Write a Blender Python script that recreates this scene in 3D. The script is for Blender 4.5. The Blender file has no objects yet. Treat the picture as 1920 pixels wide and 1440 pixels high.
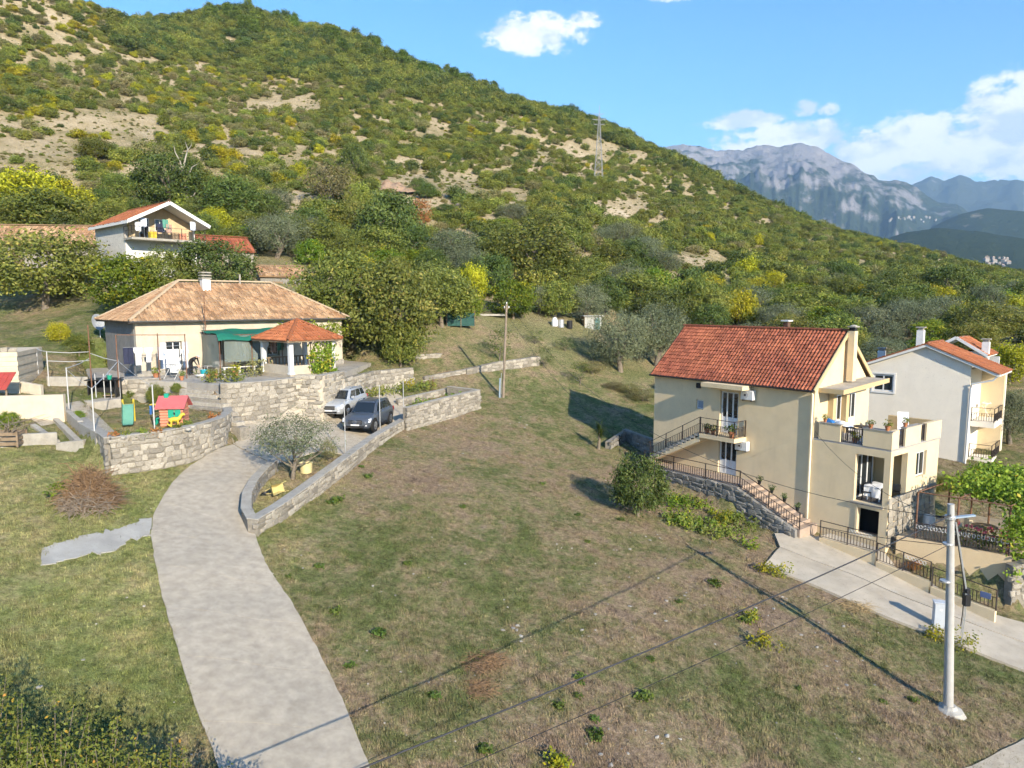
import bpy, bmesh, math, random
import numpy as np
from mathutils import Vector, Matrix
R = math.radians
random.seed(7)
rng = np.random.default_rng(11)
SC = bpy.context.scene
COL = SC.collection
# ---------------------------------------------------------------- camera, sky, sun, exposure
cam_d = bpy.data.cameras.new('camera')
cam_d.lens = 36 * 1333 / 1920
cam_d.sensor_width = 36
cam_d.clip_start = 0.2
cam_d.clip_end = 30000
cam = bpy.data.objects.new('camera', cam_d)
COL.objects.link(cam)
cam.location = (0, 0, 0)
cam.rotation_euler = (R(90 - 6.5), 0, 0)
SC.camera = cam
SUN_XY = (0.48, -0.877)
SUN_EL = R(23)
sun_vec = Vector((SUN_XY[0] * math.cos(SUN_EL), SUN_XY[1] * math.cos(SUN_EL), math.sin(SUN_EL))).normalized()
sl = bpy.data.lights.new('sun', 'SUN')
sl.energy = 5.0
sl.angle = R(0.5)
sl.color = (1.0, 0.89, 0.71)
sun = bpy.data.objects.new('sun', sl)
COL.objects.link(sun)
sun.location = (40, -60, 60)
sun.rotation_euler = (-sun_vec).to_track_quat('-Z', 'Y').to_euler()
SC.view_settings.view_transform = 'Standard'
SC.view_settings.look = 'None'
SC.view_settings.exposure = 1.22
SC.view_settings.gamma = 1.0
SC.view_settings.use_curve_mapping = False
SC.cycles.use_adaptive_sampling = True
SC.cycles.adaptive_threshold = 0.03
SC.cycles.adaptive_min_samples = 12
SC.cycles.max_bounces = 5
SC.cycles.diffuse_bounces = 2
SC.cycles.glossy_bounces = 2
SC.cycles.transmission_bounces = 4
SC.cycles.transparent_max_bounces = 6
SC.cycles.volume_bounces = 0
SC.cycles.use_denoising = True

W = bpy.data.worlds.new('World')
SC.world = W
W.use_nodes = True
W.cycles.sampling_method = 'MANUAL'
W.cycles.sample_map_resolution = 256
def build_world():
    nt = W.node_tree
    N, L = nt.nodes, nt.links
    N.clear()
    out = N.new('ShaderNodeOutputWorld')
    sky = N.new('ShaderNodeTexSky')
    sky.sky_type = 'NISHITA'
    sky.sun_disc = False
    sky.sun_elevation = SUN_EL
    sky.sun_rotation = math.atan2(SUN_XY[0], SUN_XY[1])
    sky.altitude = 100
    sky.air_density = 1.0
    sky.dust_density = 0.15
    sky.ozone_density = 3.5
    bg = N.new('ShaderNodeBackground'); bg.inputs[1].default_value = 0.125
    hs = N.new('ShaderNodeHueSaturation'); hs.inputs['Saturation'].default_value = 1.22; L.new(sky.outputs[0], hs.inputs['Color']); L.new(hs.outputs[0], bg.inputs[0])
    # clouds: soft cumulus banks given by direction, broken up by noise
    tc = N.new('ShaderNodeTexCoord')
    sep = N.new('ShaderNodeSeparateXYZ'); L.new(tc.outputs['Generated'], sep.inputs[0])
    def m(op, a, b=None, c=None, clamp=False):
        n = N.new('ShaderNodeMath'); n.operation = op; n.use_clamp = clamp
        for i, v in enumerate((a, b, c)):
            if v is None: continue
            if isinstance(v, (int, float)): n.inputs[i].default_value = v
            else: L.new(v, n.inputs[i])
        return n.outputs[0]
    az = m('ARCTAN2', sep.outputs[0], sep.outputs[1])
    hor = m('SQRT', m('ADD', m('MULTIPLY', sep.outputs[0], sep.outputs[0]), m('MULTIPLY', sep.outputs[1], sep.outputs[1])))
    el = m('ARCTAN2', sep.outputs[2], hor)
    # (azimuth, elevation, half width, half height) in degrees, all around the sky
    banks = [(1.7, 19.8, 4.0, 1.5), (5.4, 20.6, 1.5, .7), (12.3, 22.3, 2.2, .9), (17.6, 13.3, 3.0, .8), (21.6, 13.7, 1.1, .6), (23.2, 13.5, .8, .45),
             (20.6, 11.6, 5.4, 1.4), (26.3, 10.6, 3.8, 1.5), (29.2, 11.2, 3.4, 1.7), (33.4, 12.2, 2.8, 2.4), (33.4, 10.0, 5.6, 2.4), (28.2, 9.2, 6.0, 1.8), (36.3, 10.8, 3.6, 2.6), (44, 9, 6, 3.0), (60, 13, 5, 2), (78, 8, 10, 3),
             (120, 11, 14, 3), (178, 15, 8, 2.4), (240, 10, 12, 3), (300, 11, 10, 3)]
    cmb = N.new('ShaderNodeCombineXYZ'); L.new(az, cmb.inputs[0]); L.new(el, cmb.inputs[1])
    best = None
    for a, e, w, h in banks:
        q = N.new('ShaderNodeVectorMath'); q.operation = 'MULTIPLY_ADD'; L.new(cmb.outputs[0], q.inputs[0])
        a = a if a <= 180 else a - 360
        q.inputs[1].default_value = (1 / R(w), 1 / R(h), 0); q.inputs[2].default_value = (-a / w, -e / h, 0)
        d = N.new('ShaderNodeVectorMath'); d.operation = 'DOT_PRODUCT'; L.new(q.outputs[0], d.inputs[0]); L.new(q.outputs[0], d.inputs[1])
        best = d.outputs['Value'] if best is None else m('SMOOTH_MIN', best, d.outputs['Value'], .25)
    best = m('SUBTRACT', 1.0, best)
    best = m('MAXIMUM', best, -2.0)
    def noise(scale, det, vec, rough=.55):
        n = N.new('ShaderNodeTexNoise'); n.inputs['Scale'].default_value = scale; n.inputs['Detail'].default_value = det; n.inputs['Roughness'].default_value = rough
        L.new(vec, n.inputs['Vector']); return n.outputs[0]
    mp = N.new('ShaderNodeMapping'); mp.inputs['Scale'].default_value = (1, 1, 1.7); L.new(tc.outputs['Generated'], mp.inputs[0])
    n1 = noise(19, 9, mp.outputs[0], .66)
    mp2 = N.new('ShaderNodeMapping'); mp2.inputs['Scale'].default_value = (1, 1, 1.7); mp2.inputs['Location'].default_value = (.006, 0, .013); L.new(tc.outputs['Generated'], mp2.inputs[0])
    n2 = noise(17, 2, mp2.outputs[0], .5)
    dens = m('ADD', best, m('MULTIPLY', m('SUBTRACT', n1, 0.455), 4.6))
    mr = N.new('ShaderNodeMapRange'); mr.interpolation_type = 'SMOOTHSTEP'
    mr.inputs['From Min'].default_value = 0.02; mr.inputs['From Max'].default_value = .85
    L.new(dens, mr.inputs['Value'])
    # sunlit and shaded sides are painted into the cloud colour from shifted noise
    lit = m('ADD', 0.6, m('MULTIPLY', m('SUBTRACT', n1, n2), 3.2), clamp=True)
    rp = N.new('ShaderNodeValToRGB')
    rp.color_ramp.elements[0].position = .25; rp.color_ramp.elements[0].color = (.50, .56, .66, 1)
    rp.color_ramp.elements[1].position = .72; rp.color_ramp.elements[1].color = (.80, .79, .77, 1)
    L.new(lit, rp.inputs[0])
    bc = N.new('ShaderNodeBackground'); bc.inputs[1].default_value = 0.80
    L.new(rp.outputs[0], bc.inputs[0])
    mx = N.new('ShaderNodeMixShader')
    L.new(m('MULTIPLY', mr.outputs[0], 0.93), mx.inputs[0]); L.new(bg.outputs[0], mx.inputs[1]); L.new(bc.outputs[0], mx.inputs[2])
    L.new(mx.outputs[0], out.inputs[0])
build_world()
# ---------------------------------------------------------------- terrain
# metres, camera at the origin, y = forward; every control point is (picture x, picture y, distance forward)
F_PX = 1333.0
PITCH = math.radians(6.5)
def ray(px, py):
    a, b = (px - 960) / F_PX, (720 - py) / F_PX
    return np.array([a, math.cos(PITCH) + b * math.sin(PITCH), -math.sin(PITCH) + b * math.cos(PITCH)])
def P(px, py, d):
    r = ray(px, py)
    return r * (d / r[1])
def PL(px, py, z):
    r = ray(px, py)
    return r * (z / r[2])
def pln(x, y):
    return -13.18 - 0.165 * x + 0.095 * y
CP = []
for _y in (2, 12, 22, 31):
    for _x in (-45, -30, -18, -9, 0, 9, 18, 30, 45):
        CP.append((_x, _y, max(-14.8, pln(_x, _y))))
for _q in ((-60, 20, -4.5), (-60, 40, -2), (-10, -15, -13), (30, -15, -16), (70, 10, -17), (-45, -15, -8)):
    CP.append(_q)
for _x, _y in ((-26, 36), (-18, 38), (-9, 40), (-2, 40), (-4, 48), (3, 36), (-14, 45), (-24, 44), (-33, 44), (-33, 36)):
    CP.append((_x, _y, pln(_x, _y)))
for _q in ((9, 38, -11.3), (13, 33, -12.2), (18, 30, -13.1), (24, 28, -14.0), (16, 41, -11.5), (22, 38, -12.2), (30, 34, -13.2), (8, 46, -10.4), (28, 46, -10.8), (38, 44, -10.8), (34, 52, -10), (18, 55, -9.8), (7, 54, -9.0), (2, 50, -8.4)):
    CP.append(_q)
for _q in ((30, 600, 62), (120, 590, 62), (30, 520, 72), (250, 540, 66), (400, 530, 64), (300, 480, 76), (640, 640, 58), (760, 650, 60), (850, 600, 68), (943, 745, 55), (1000, 690, 62),
           (900, 580, 74), (1090, 605, 76), (1190, 680, 70), (1000, 520, 96), (1230, 600, 88), (1400, 590, 98), (1600, 585, 92), (1780, 620, 78), (1900, 640, 72), (1900, 720, 60),
           (600, 470, 90), (800, 480, 98), (450, 430, 92), (200, 400, 95), (30, 400, 98), (60, 320, 112), (250, 320, 118), (350, 330, 116), (0, 200, 150), (120, 220, 155), (100, 100, 205), (250, 240, 160),
           (500, 310, 140), (740, 345, 140), (600, 210, 215), (450, 200, 215), (350, 120, 260), (700, 140, 285), (900, 260, 225), (1000, 360, 168), (1120, 342, 205), (900, 420, 120), (1150, 430, 135), (1300, 490, 140), (1400, 440, 190), (1500, 520, 140), (1700, 560, 120), (1850, 570, 110), (1620, 480, 215), (1800, 520, 170), (1250, 380, 230),
           (-100, -60, 240), (60, -35, 245), (150, 5, 250), (215, 55, 290), (-300, 0, 200), (-300, 300, 110), (-300, 500, 70)):
    CP.append(tuple(P(*_q)))
SKYLINE = ((330, 42, 330), (430, 32, 345), (560, 58, 350), (700, 100, 345), (850, 168, 340), (1000, 216, 335), (1110, 242, 335), (1250, 305, 330), (1350, 356, 320), (1480, 424, 310), (1600, 458, 300), (1750, 490, 285), (1920, 530, 270), (2150, 575, 250))
for _q in SKYLINE:
    _p = P(*_q)
    CP.append(tuple(_p))
    CP.append(tuple(_p * (1 + 60 / _q[2]) + np.array([0, 0, -18 - _p[2] * 60 / _q[2]])))
    CP.append(tuple(_p * (1 + 220 / _q[2]) + np.array([0, 0, -95 - _p[2] * 220 / _q[2]])))
for _q in ((100, 55, -14), (150, 90, -14), (140, 20, -18), (220, 150, -20), (-110, 60, 4), (-150, 120, 40), (-220, 250, 110), (-330, 420, 100), (-90, 20, -1)):
    CP.append(_q)
CP = np.array(CP, float)
def _tps_k(r2):
    return 0.5 * r2 * np.log(r2 + 1e-9)
def _tps_fit(C, lam=6.0):
    X = C[:, :2] / 50.0
    n = len(X)
    K = _tps_k(((X[:, None] - X[None]) ** 2).sum(-1)) + lam * 1e-3 * np.eye(n)
    Pm = np.hstack([np.ones((n, 1)), X])
    A = np.zeros((n + 3, n + 3))
    A[:n, :n] = K; A[:n, n:] = Pm; A[n:, :n] = Pm.T
    return np.linalg.solve(A, np.concatenate([C[:, 2], np.zeros(3)])), X
TW, TX = _tps_fit(CP)
def _inpoly(x, y, poly):
    ins = np.zeros(np.shape(x), bool)
    n = len(poly)
    for i in range(n):
        x0, y0 = poly[i]; x1, y1 = poly[(i + 1) % n]
        c = (y0 > y) != (y1 > y)
        ins ^= c & (x < (x1 - x0) * (y - y0) / ((y1 - y0) or 1e-9) + x0)
    return ins
def inside1(x, y, poly):
    c = False; j = len(poly) - 1
    for i in range(len(poly)):
        x0, y0 = poly[i]; x1, y1 = poly[j]
        if (y0 > y) != (y1 > y) and x < (x1 - x0) * (y - y0) / (y1 - y0) + x0: c = not c
        j = i
    return c
def _polydist(x, y, poly):
    d = np.full(np.shape(x), 1e9)
    n = len(poly)
    for i in range(n):
        ax, ay = poly[i]; bx, by = poly[(i + 1) % n]
        ex, ey = bx - ax, by - ay
        t = np.clip(((x - ax) * ex + (y - ay) * ey) / (ex * ex + ey * ey + 1e-9), 0, 1)
        d = np.minimum(d, np.hypot(x - ax - t * ex, y - ay - t * ey))
    return d
PADS = []      # (polygon, level, margin): ground cut or filled flat under terraces
def terr(x, y):
    x = np.asarray(x, float); y = np.asarray(y, float)
    q = np.stack([x.ravel(), y.ravel()], -1) / 50.0
    out = np.zeros(len(q))
    for i in range(0, len(q), 20000):
        qq = q[i:i + 20000]
        k = _tps_k(((qq[:, None] - TX[None]) ** 2).sum(-1))
        out[i:i + 20000] = k @ TW[:-3] + TW[-3] + qq @ TW[-2:]
    z = out.reshape(x.shape)
    # beyond the hill the sheet settles to the valley floor
    r = np.hypot(x / 1.25, y - 170)
    w = np.clip((r - 230) / 260, 0, 1); w = w * w * (3 - 2 * w)
    z = z * (1 - w) + (-95) * w
    # uneven ground further up the slope
    a = np.clip((np.hypot(x, y) - 70) / 60, 0, 1)
    z = z + a * (0.9 * np.sin(x * .13 + 1.3 * np.sin(y * .09)) * np.cos(y * .11 + .7) + .45 * np.sin(x * .41 + y * .23) * np.sin(y * .37 - x * .11)) * (1 - w)
    b = 1 - a
    z = z + b * (.05 * np.sin(x * .9 + 1.1 * np.sin(y * .7)) * np.cos(y * .8) + .03 * np.sin(x * 2.1 + y * 1.3))
    for poly, lev, mg in PADS:
        x0 = min(p[0] for p in poly) - mg; x1 = max(p[0] for p in poly) + mg
        y0 = min(p[1] for p in poly) - mg; y1 = max(p[1] for p in poly) + mg
        bb = (x > x0) & (x < x1) & (y > y0) & (y < y1)
        if not np.any(bb):
            continue
        ins = _inpoly(x, y, poly)
        t = np.where(ins, 1.0, np.clip(1 - _polydist(x, y, poly) / mg, 0, 1)) * bb
        L = lev(x, y) if callable(lev) else lev
        z = z * (1 - t) + L * t
    return z
def gz(x, y):
    return float(terr(np.array([x]), np.array([y]))[0])
def G(px, py, dmax=420):
    """where the line of sight through a picture point meets the ground"""
    r = ray(px, py)
    ds = np.concatenate([np.arange(8, 60, .5), np.arange(60, dmax, 1.5)])
    pts = r[None] * (ds / r[1])[:, None]
    g = pts[:, 2] - terr(pts[:, 0], pts[:, 1])
    i = np.argmax(g < 0)
    if g[i] >= 0:
        return None
    lo, hi = ds[max(i - 1, 0)], ds[i]
    for _ in range(12):
        m = (lo + hi) / 2
        p = r * (m / r[1])
        if p[2] - gz(p[0], p[1]) < 0: hi = m
        else: lo = m
    p = r * (hi / r[1])
    return np.array([p[0], p[1], gz(p[0], p[1])])
# ---------------------------------------------------------------- helpers
def tag(o, label=None, cat=None, group=None, kind=None):
    if label: o['label'] = label
    if cat: o['category'] = cat
    if group: o['group'] = group
    if kind: o['kind'] = kind
    return o
def empty(name, loc=(0, 0, 0), rz=0, parent=None, **t):
    o = bpy.data.objects.new(name, None); COL.objects.link(o)
    o.location = loc; o.rotation_euler = (0, 0, rz); o.empty_display_size = .2; o.parent = parent
    return tag(o, **t)
def link(name, me, mat=None, parent=None, loc=(0, 0, 0), rot=(0, 0, 0), scale=(1, 1, 1), **t):
    o = bpy.data.objects.new(name, me); COL.objects.link(o)
    o.location = loc; o.rotation_euler = rot; o.scale = scale; o.parent = parent
    if mat is not None and not me.materials: me.materials.append(mat)
    return tag(o, **t)
def mesh_np(name, V, Fc, mat=None, tint=None, smooth=False):
    """V (n,3); Fc (m,k) array of equal-sized faces"""
    me = bpy.data.meshes.new(name)
    V = np.asarray(V, np.float32); Fc = np.asarray(Fc, np.int32)
    k = Fc.shape[1]
    me.vertices.add(len(V)); me.vertices.foreach_set('co', V.ravel())
    me.loops.add(Fc.size); me.loops.foreach_set('vertex_index', Fc.ravel())
    me.polygons.add(len(Fc)); me.polygons.foreach_set('loop_start', np.arange(len(Fc), dtype=np.int32) * k)
    if smooth: me.polygons.foreach_set('use_smooth', np.ones(len(Fc), bool))
    me.update(calc_edges=True)
    if tint is not None:
        a = me.attributes.new('tint', 'FLOAT', 'FACE'); a.data.foreach_set('value', np.asarray(tint, np.float32))
    if mat: me.materials.append(mat)
    return me
class MB:
    def __init__(s): s.v = []; s.f = []
    def add(s, V, Fs):
        b = len(s.v); s.v += [tuple(map(float, p)) for p in V]; s.f += [tuple(b + i for i in f) for f in Fs]; return s
    def box(s, x0, x1, y0, y1, z0, z1, M=None):
        V = [(x, y, z) for z in (z0, z1) for y in (y0, y1) for x in (x0, x1)]
        if M is not None: V = [M @ Vector(p) for p in V]
        return s.add(V, [(0, 2, 3, 1), (4, 5, 7, 6), (0, 1, 5, 4), (2, 6, 7, 3), (0, 4, 6, 2), (1, 3, 7, 5)])
    def cbox(s, c, d, rz=0):
        M = Matrix.Translation(Vector([float(k) for k in c])) @ Matrix.Rotation(rz, 4, 'Z')
        return s.box(-d[0] / 2, d[0] / 2, -d[1] / 2, d[1] / 2, 0, d[2], M)
    def beam(s, p, q, w, h=None):
        p = Vector([float(k) for k in p]); q = Vector([float(k) for k in q]); h = h or w; d = q - p; L = d.length
        if L < 1e-6: return s
        M = Matrix.Translation(p) @ d.to_track_quat('X', 'Z').to_matrix().to_4x4()
        return s.box(0, L, -w / 2, w / 2, -h / 2, h / 2, M)
    def tube(s, pts, r, n=8):
        pts = [Vector([float(k) for k in p]) for p in pts]
        rs = r if hasattr(r, '__len__') else [r] * len(pts)
        V = []; Fs = []
        for i, p in enumerate(pts):
            d = (pts[min(i + 1, len(pts) - 1)] - pts[max(i - 1, 0)]); d = d.normalized() if d.length > 1e-9 else Vector((0, 0, 1))
            a = Vector((0, 0, 1)) if abs(d.z) < .9 else Vector((1, 0, 0))
            x = d.cross(a).normalized(); y = d.cross(x)
            for k in range(n):
                t = 2 * math.pi * k / n; V.append(p + (x * math.cos(t) + y * math.sin(t)) * rs[i])
        for i in range(len(pts) - 1):
            for k in range(n):
                k2 = (k + 1) % n; Fs.append((i * n + k, i * n + k2, (i + 1) * n + k2, (i + 1) * n + k))
        Fs.append(tuple(range(n))); Fs.append(tuple(range((len(pts) - 1) * n + n - 1, (len(pts) - 1) * n - 1, -1)))
        return s.add(V, Fs)
    def lathe(s, prof, c=(0, 0, 0), n=12):
        V = [(c[0] + r * math.cos(2 * math.pi * k / n), c[1] + r * math.sin(2 * math.pi * k / n), c[2] + z) for r, z in prof for k in range(n)]
        Fs = [(i * n + k, i * n + (k + 1) % n, (i + 1) * n + (k + 1) % n, (i + 1) * n + k) for i in range(len(prof) - 1) for k in range(n)]
        Fs.append(tuple(range(n - 1, -1, -1))); Fs.append(tuple(range((len(prof) - 1) * n, len(prof) * n)))
        return s.add(V, Fs)
    def prism(s, poly, z0, z1):
        """poly: list of (x, y); z0/z1 number or list"""
        n = len(poly)
        a = z0 if hasattr(z0, '__len__') else [z0] * n; b = z1 if hasattr(z1, '__len__') else [z1] * n
        V = [(p[0], p[1], a[i]) for i, p in enumerate(poly)] + [(p[0], p[1], b[i]) for i, p in enumerate(poly)]
        return s.add(V, [tuple(range(n - 1, -1, -1)), tuple(range(n, 2 * n))] + [(i, (i + 1) % n, n + (i + 1) % n, n + i) for i in range(n)])
    def mesh(s, name, mat=None, smooth=None, bevel=0):
        me = bpy.data.meshes.new(name); me.from_pydata(s.v, [], s.f); me.validate()
        bm = bmesh.new(); bm.from_mesh(me)
        bmesh.ops.recalc_face_normals(bm, faces=bm.faces)
        if bevel:
            bmesh.ops.bevel(bm, geom=[e for e in bm.edges if len(e.link_faces) == 2 and e.calc_face_angle(0) > .6], offset=bevel, segments=1, affect='EDGES', profile=.6, clamp_overlap=True)
        bm.to_mesh(me); bm.free()
        if smooth:
            me.polygons.foreach_set('use_smooth', [True] * len(me.polygons)); me.set_sharp_from_angle(angle=R(smooth))
        if mat: me.materials.append(mat)
        return me
    def build(s, name, mat, parent=None, smooth=None, bevel=0, loc=(0, 0, 0), rz=0, **t):
        return link(name, s.mesh(name, mat, smooth, bevel), None, parent, loc, (0, 0, rz), **t)
def part(name, mat, parent, fn, **k):
    b = MB(); fn(b); return b.build(name, mat, parent, **k)
def boxpart(name, mat, parent, *a, **k):
    return MB().box(*a).build(name, mat, parent, **k)
def copy_tree(o, parent=None, **t):
    c = o.copy(); COL.objects.link(c); c.parent = parent
    for ch in list(o.children): copy_tree(ch, c)
    return tag(c, **t)
# ---------------------------------------------------------------- materials
MATS = {}
def mat(name, col, rough=.8, var=.18, scale=3.0, bump=.15, bscale=40, metal=0, spec=.3, col2=None, tint=0, rnd=0, dirt=0):
    """procedural: base colour broken up by two noises, fine bump; tint = per-piece value, rnd = per-object value"""
    if name in MATS: return MATS[name]
    m = bpy.data.materials.new(name); m.use_nodes = True; MATS[name] = m
    nt = m.node_tree; N, L = nt.nodes, nt.links
    b = N['Principled BSDF']
    b.inputs['Roughness'].default_value = rough; b.inputs['Metallic'].default_value = metal
    b.inputs['Specular IOR Level'].default_value = spec
    tc = N.new('ShaderNodeTexCoord')
    n1 = N.new('ShaderNodeTexNoise'); n1.inputs['Scale'].default_value = scale; n1.inputs['Detail'].default_value = 6; n1.inputs['Roughness'].default_value = .62
    L.new(tc.outputs['Object'], n1.inputs['Vector'])
    rp = N.new('ShaderNodeValToRGB')
    c2 = col2 or tuple(c * (1 - var) for c in col)
    c1 = col if col2 else tuple(min(1, c * (1 + var * .6)) for c in col)
    rp.color_ramp.elements[0].position = .32; rp.color_ramp.elements[0].color = (*c2, 1)
    rp.color_ramp.elements[1].position = .68; rp.color_ramp.elements[1].color = (*c1, 1)
    L.new(n1.outputs[0], rp.inputs[0])
    cur = rp.outputs[0]
    def hsv(src, amt, c):
        h = N.new('ShaderNodeHueSaturation'); mr = N.new('ShaderNodeMapRange')
        mr.inputs['To Min'].default_value = 1 - amt; mr.inputs['To Max'].default_value = 1 + amt
        L.new(src, mr.inputs[0]); L.new(mr.outputs[0], h.inputs['Value']); L.new(c, h.inputs['Color']); return h.outputs[0]
    if tint:
        a = N.new('ShaderNodeAttribute'); a.attribute_name = 'tint'; cur = hsv(a.outputs['Fac'], tint, cur)
    if rnd:
        oi = N.new('ShaderNodeObjectInfo'); cur = hsv(oi.outputs['Random'], rnd, cur)
    if dirt:
        n3 = N.new('ShaderNodeTexNoise'); n3.inputs['Scale'].default_value = .7; n3.inputs['Detail'].default_value = 8; n3.inputs['Roughness'].default_value = .7
        mp = N.new('ShaderNodeMapping'); mp.inputs['Scale'].default_value = (2.2, 2.2, .5); L.new(tc.outputs['Object'], mp.inputs[0]); L.new(mp.outputs[0], n3.inputs['Vector'])
        r3 = N.new('ShaderNodeMapRange'); r3.inputs['From Min'].default_value = .5; r3.inputs['From Max'].default_value = .8; r3.inputs['To Max'].default_value = dirt
        L.new(n3.outputs[0], r3.inputs[0])
        mx = N.new('ShaderNodeMix'); mx.data_type = 'RGBA'; mx.inputs['B'].default_value = (col[0] * .5, col[1] * .47, col[2] * .42, 1)
        L.new(r3.outputs[0], mx.inputs['Factor']); L.new(cur, mx.inputs['A']); cur = mx.outputs['Result']
    L.new(cur, b.inputs['Base Color'])
    if bump:
        n2 = N.new('ShaderNodeTexNoise'); n2.inputs['Scale'].default_value = bscale; n2.inputs['Detail'].default_value = 4
        L.new(tc.outputs['Object'], n2.inputs['Vector'])
        bp = N.new('ShaderNodeBump'); bp.inputs['Strength'].default_value = bump; bp.inputs['Distance'].default_value = .02
        L.new(n2.outputs[0], bp.inputs['Height']); L.new(bp.outputs[0], b.inputs['Normal'])
    return m
def leaf_mat(name, a, b_, c=None, trans=.28, rnd=.25):
    """leaves: two greens by leaf clump, a value shift by plant, some light through the blade"""
    m = bpy.data.materials.new(name); m.use_nodes = True
    a, b_ = [tuple(q * k for q, k in zip(v, (1.5, 1.62, 1.25))) for v in (a, b_)]; c = c and tuple(q * k for q, k in zip(c, (1.4, 1.45, 1.15)))
    nt = m.node_tree; N, L = nt.nodes, nt.links
    p = N['Principled BSDF']; p.inputs['Roughness'].default_value = .55; p.inputs['Specular IOR Level'].default_value = .25
    at = N.new('ShaderNodeAttribute'); at.attribute_name = 'tint'
    rp = N.new('ShaderNodeValToRGB'); e = rp.color_ramp.elements
    e[0].position = 0; e[0].color = (*a, 1); e[1].position = .8; e[1].color = (*b_, 1)
    if c: q = e.new(1.0); q.color = (*c, 1)
    L.new(at.outputs['Fac'], rp.inputs[0])
    oi = N.new('ShaderNodeObjectInfo'); mr = N.new('ShaderNodeMapRange'); mr.inputs['To Min'].default_value = 1 - rnd; mr.inputs['To Max'].default_value = 1 + rnd
    L.new(oi.outputs['Random'], mr.inputs[0])
    h = N.new('ShaderNodeHueSaturation'); L.new(mr.outputs[0], h.inputs['Value']); L.new(rp.outputs[0], h.inputs['Color'])
    hm = N.new('ShaderNodeMath'); hm.operation = 'MULTIPLY_ADD'; hm.inputs[1].default_value = .035; hm.inputs[2].default_value = .4825
    mm = N.new('ShaderNodeMath'); mm.operation = 'FRACT'; m7 = N.new('ShaderNodeMath'); m7.operation = 'MULTIPLY'; m7.inputs[1].default_value = 7.31
    L.new(oi.outputs['Random'], m7.inputs[0]); L.new(m7.outputs[0], mm.inputs[0]); L.new(mm.outputs[0], hm.inputs[0]); L.new(hm.outputs[0], h.inputs['Hue'])
    L.new(h.outputs[0], p.inputs['Base Color'])
    t = N.new('ShaderNodeBsdfTranslucent'); L.new(h.outputs[0], t.inputs[0])
    mx = N.new('ShaderNodeMixShader'); mx.inputs[0].default_value = trans
    L.new(p.outputs[0], mx.inputs[1]); L.new(t.outputs[0], mx.inputs[2])
    L.new(mx.outputs[0], N['Material Output'].inputs[0])
    return m
def glass_mat(name='window_glass', col=(.02, .025, .03)):
    if name in MATS: return MATS[name]
    m = mat(name, col, rough=.06, var=.1, bump=0, spec=.8); return m
# ---------------------------------------------------------------- the setting
T_HOUSE = -4.65      # terrace of the old stone house
T_PLAY = -5.95      # play lawn above the curved wall
YA = np.array([9.171, 45.405, -10.05]); YU = np.array([.61454, -.78889]); YV = np.array([.78889, .61454])
def yel(u, v, z=0.0):
    return np.array([YA[0] + YU[0] * u + YV[0] * v, YA[1] + YU[1] * u + YV[1] * v, YA[2] + z])
Y_RZ = math.atan2(YU[1], YU[0])
HA = R(43)
H0 = P(253, 607, 45.0)
HU = np.array([math.cos(HA), math.sin(HA)]); HV = np.array([-math.sin(HA), math.cos(HA)])
H_L, H_W = 14.6, 7.2
def old(u, v, z=0.0):
    return np.array([H0[0] + HU[0] * u + HV[0] * v, H0[1] + HU[1] * u + HV[1] * v, T_HOUSE + z])
def TP(px, v, z=0.0):
    """terrace point at picture column px, v metres in front of the house wall"""
    q = (px - 960) / F_PX / math.cos(PITCH) * .995; b = old(0, v); u = (q * b[1] - b[0]) / (HU[0] - q * HU[1]); return old(u, v, z)
play_poly = [tuple(PL(px, py, T_PLAY)[:2]) for px, py in ((208, 822), (300, 810), (380, 795), (425, 780), (418, 768), (380, 768), (345, 760), (262, 752), (182, 765), (150, 790), (172, 815))]
terr_poly = [tuple(PL(px, py, T_HOUSE)[:2]) for px, py in ((225, 712), (350, 716), (410, 722), (545, 712), (633, 702))] + [tuple(old(16.5, -1)[:2]), tuple(old(16, 8.5)[:2]), tuple(old(-1.2, 8.5)[:2]), tuple(old(-2.5, 1)[:2])]
PADS.append((terr_poly, T_HOUSE - .3, .7))
PADS.append((play_poly, T_PLAY - .04, .25))
PADS.append(([tuple(yel(*q)[:2]) for q in ((-.3, -1.75), (7.6, -1.75), (7.6, 6.2), (-.3, 6.2))], YA[2] - .35, .5))
PADS.append(([tuple(yel(*q)[:2]) for q in ((7.8, -1.7), (11.0, -1.7), (11.0, 0), (7.8, 0))], YA[2] - 2.0, .3))
PADS.append(([tuple(yel(*q)[:2]) for q in ((11.0, .1), (14.8, .1), (14.8, 5.8), (11.0, 5.8))], YA[2] - 1.9, .4))
PADS.append(([tuple(yel(*q)[:2]) for q in ((15.1, .5), (19.7, 1.5), (19.2, 9), (15.1, 8))], YA[2] - 1.6, .5))

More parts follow.
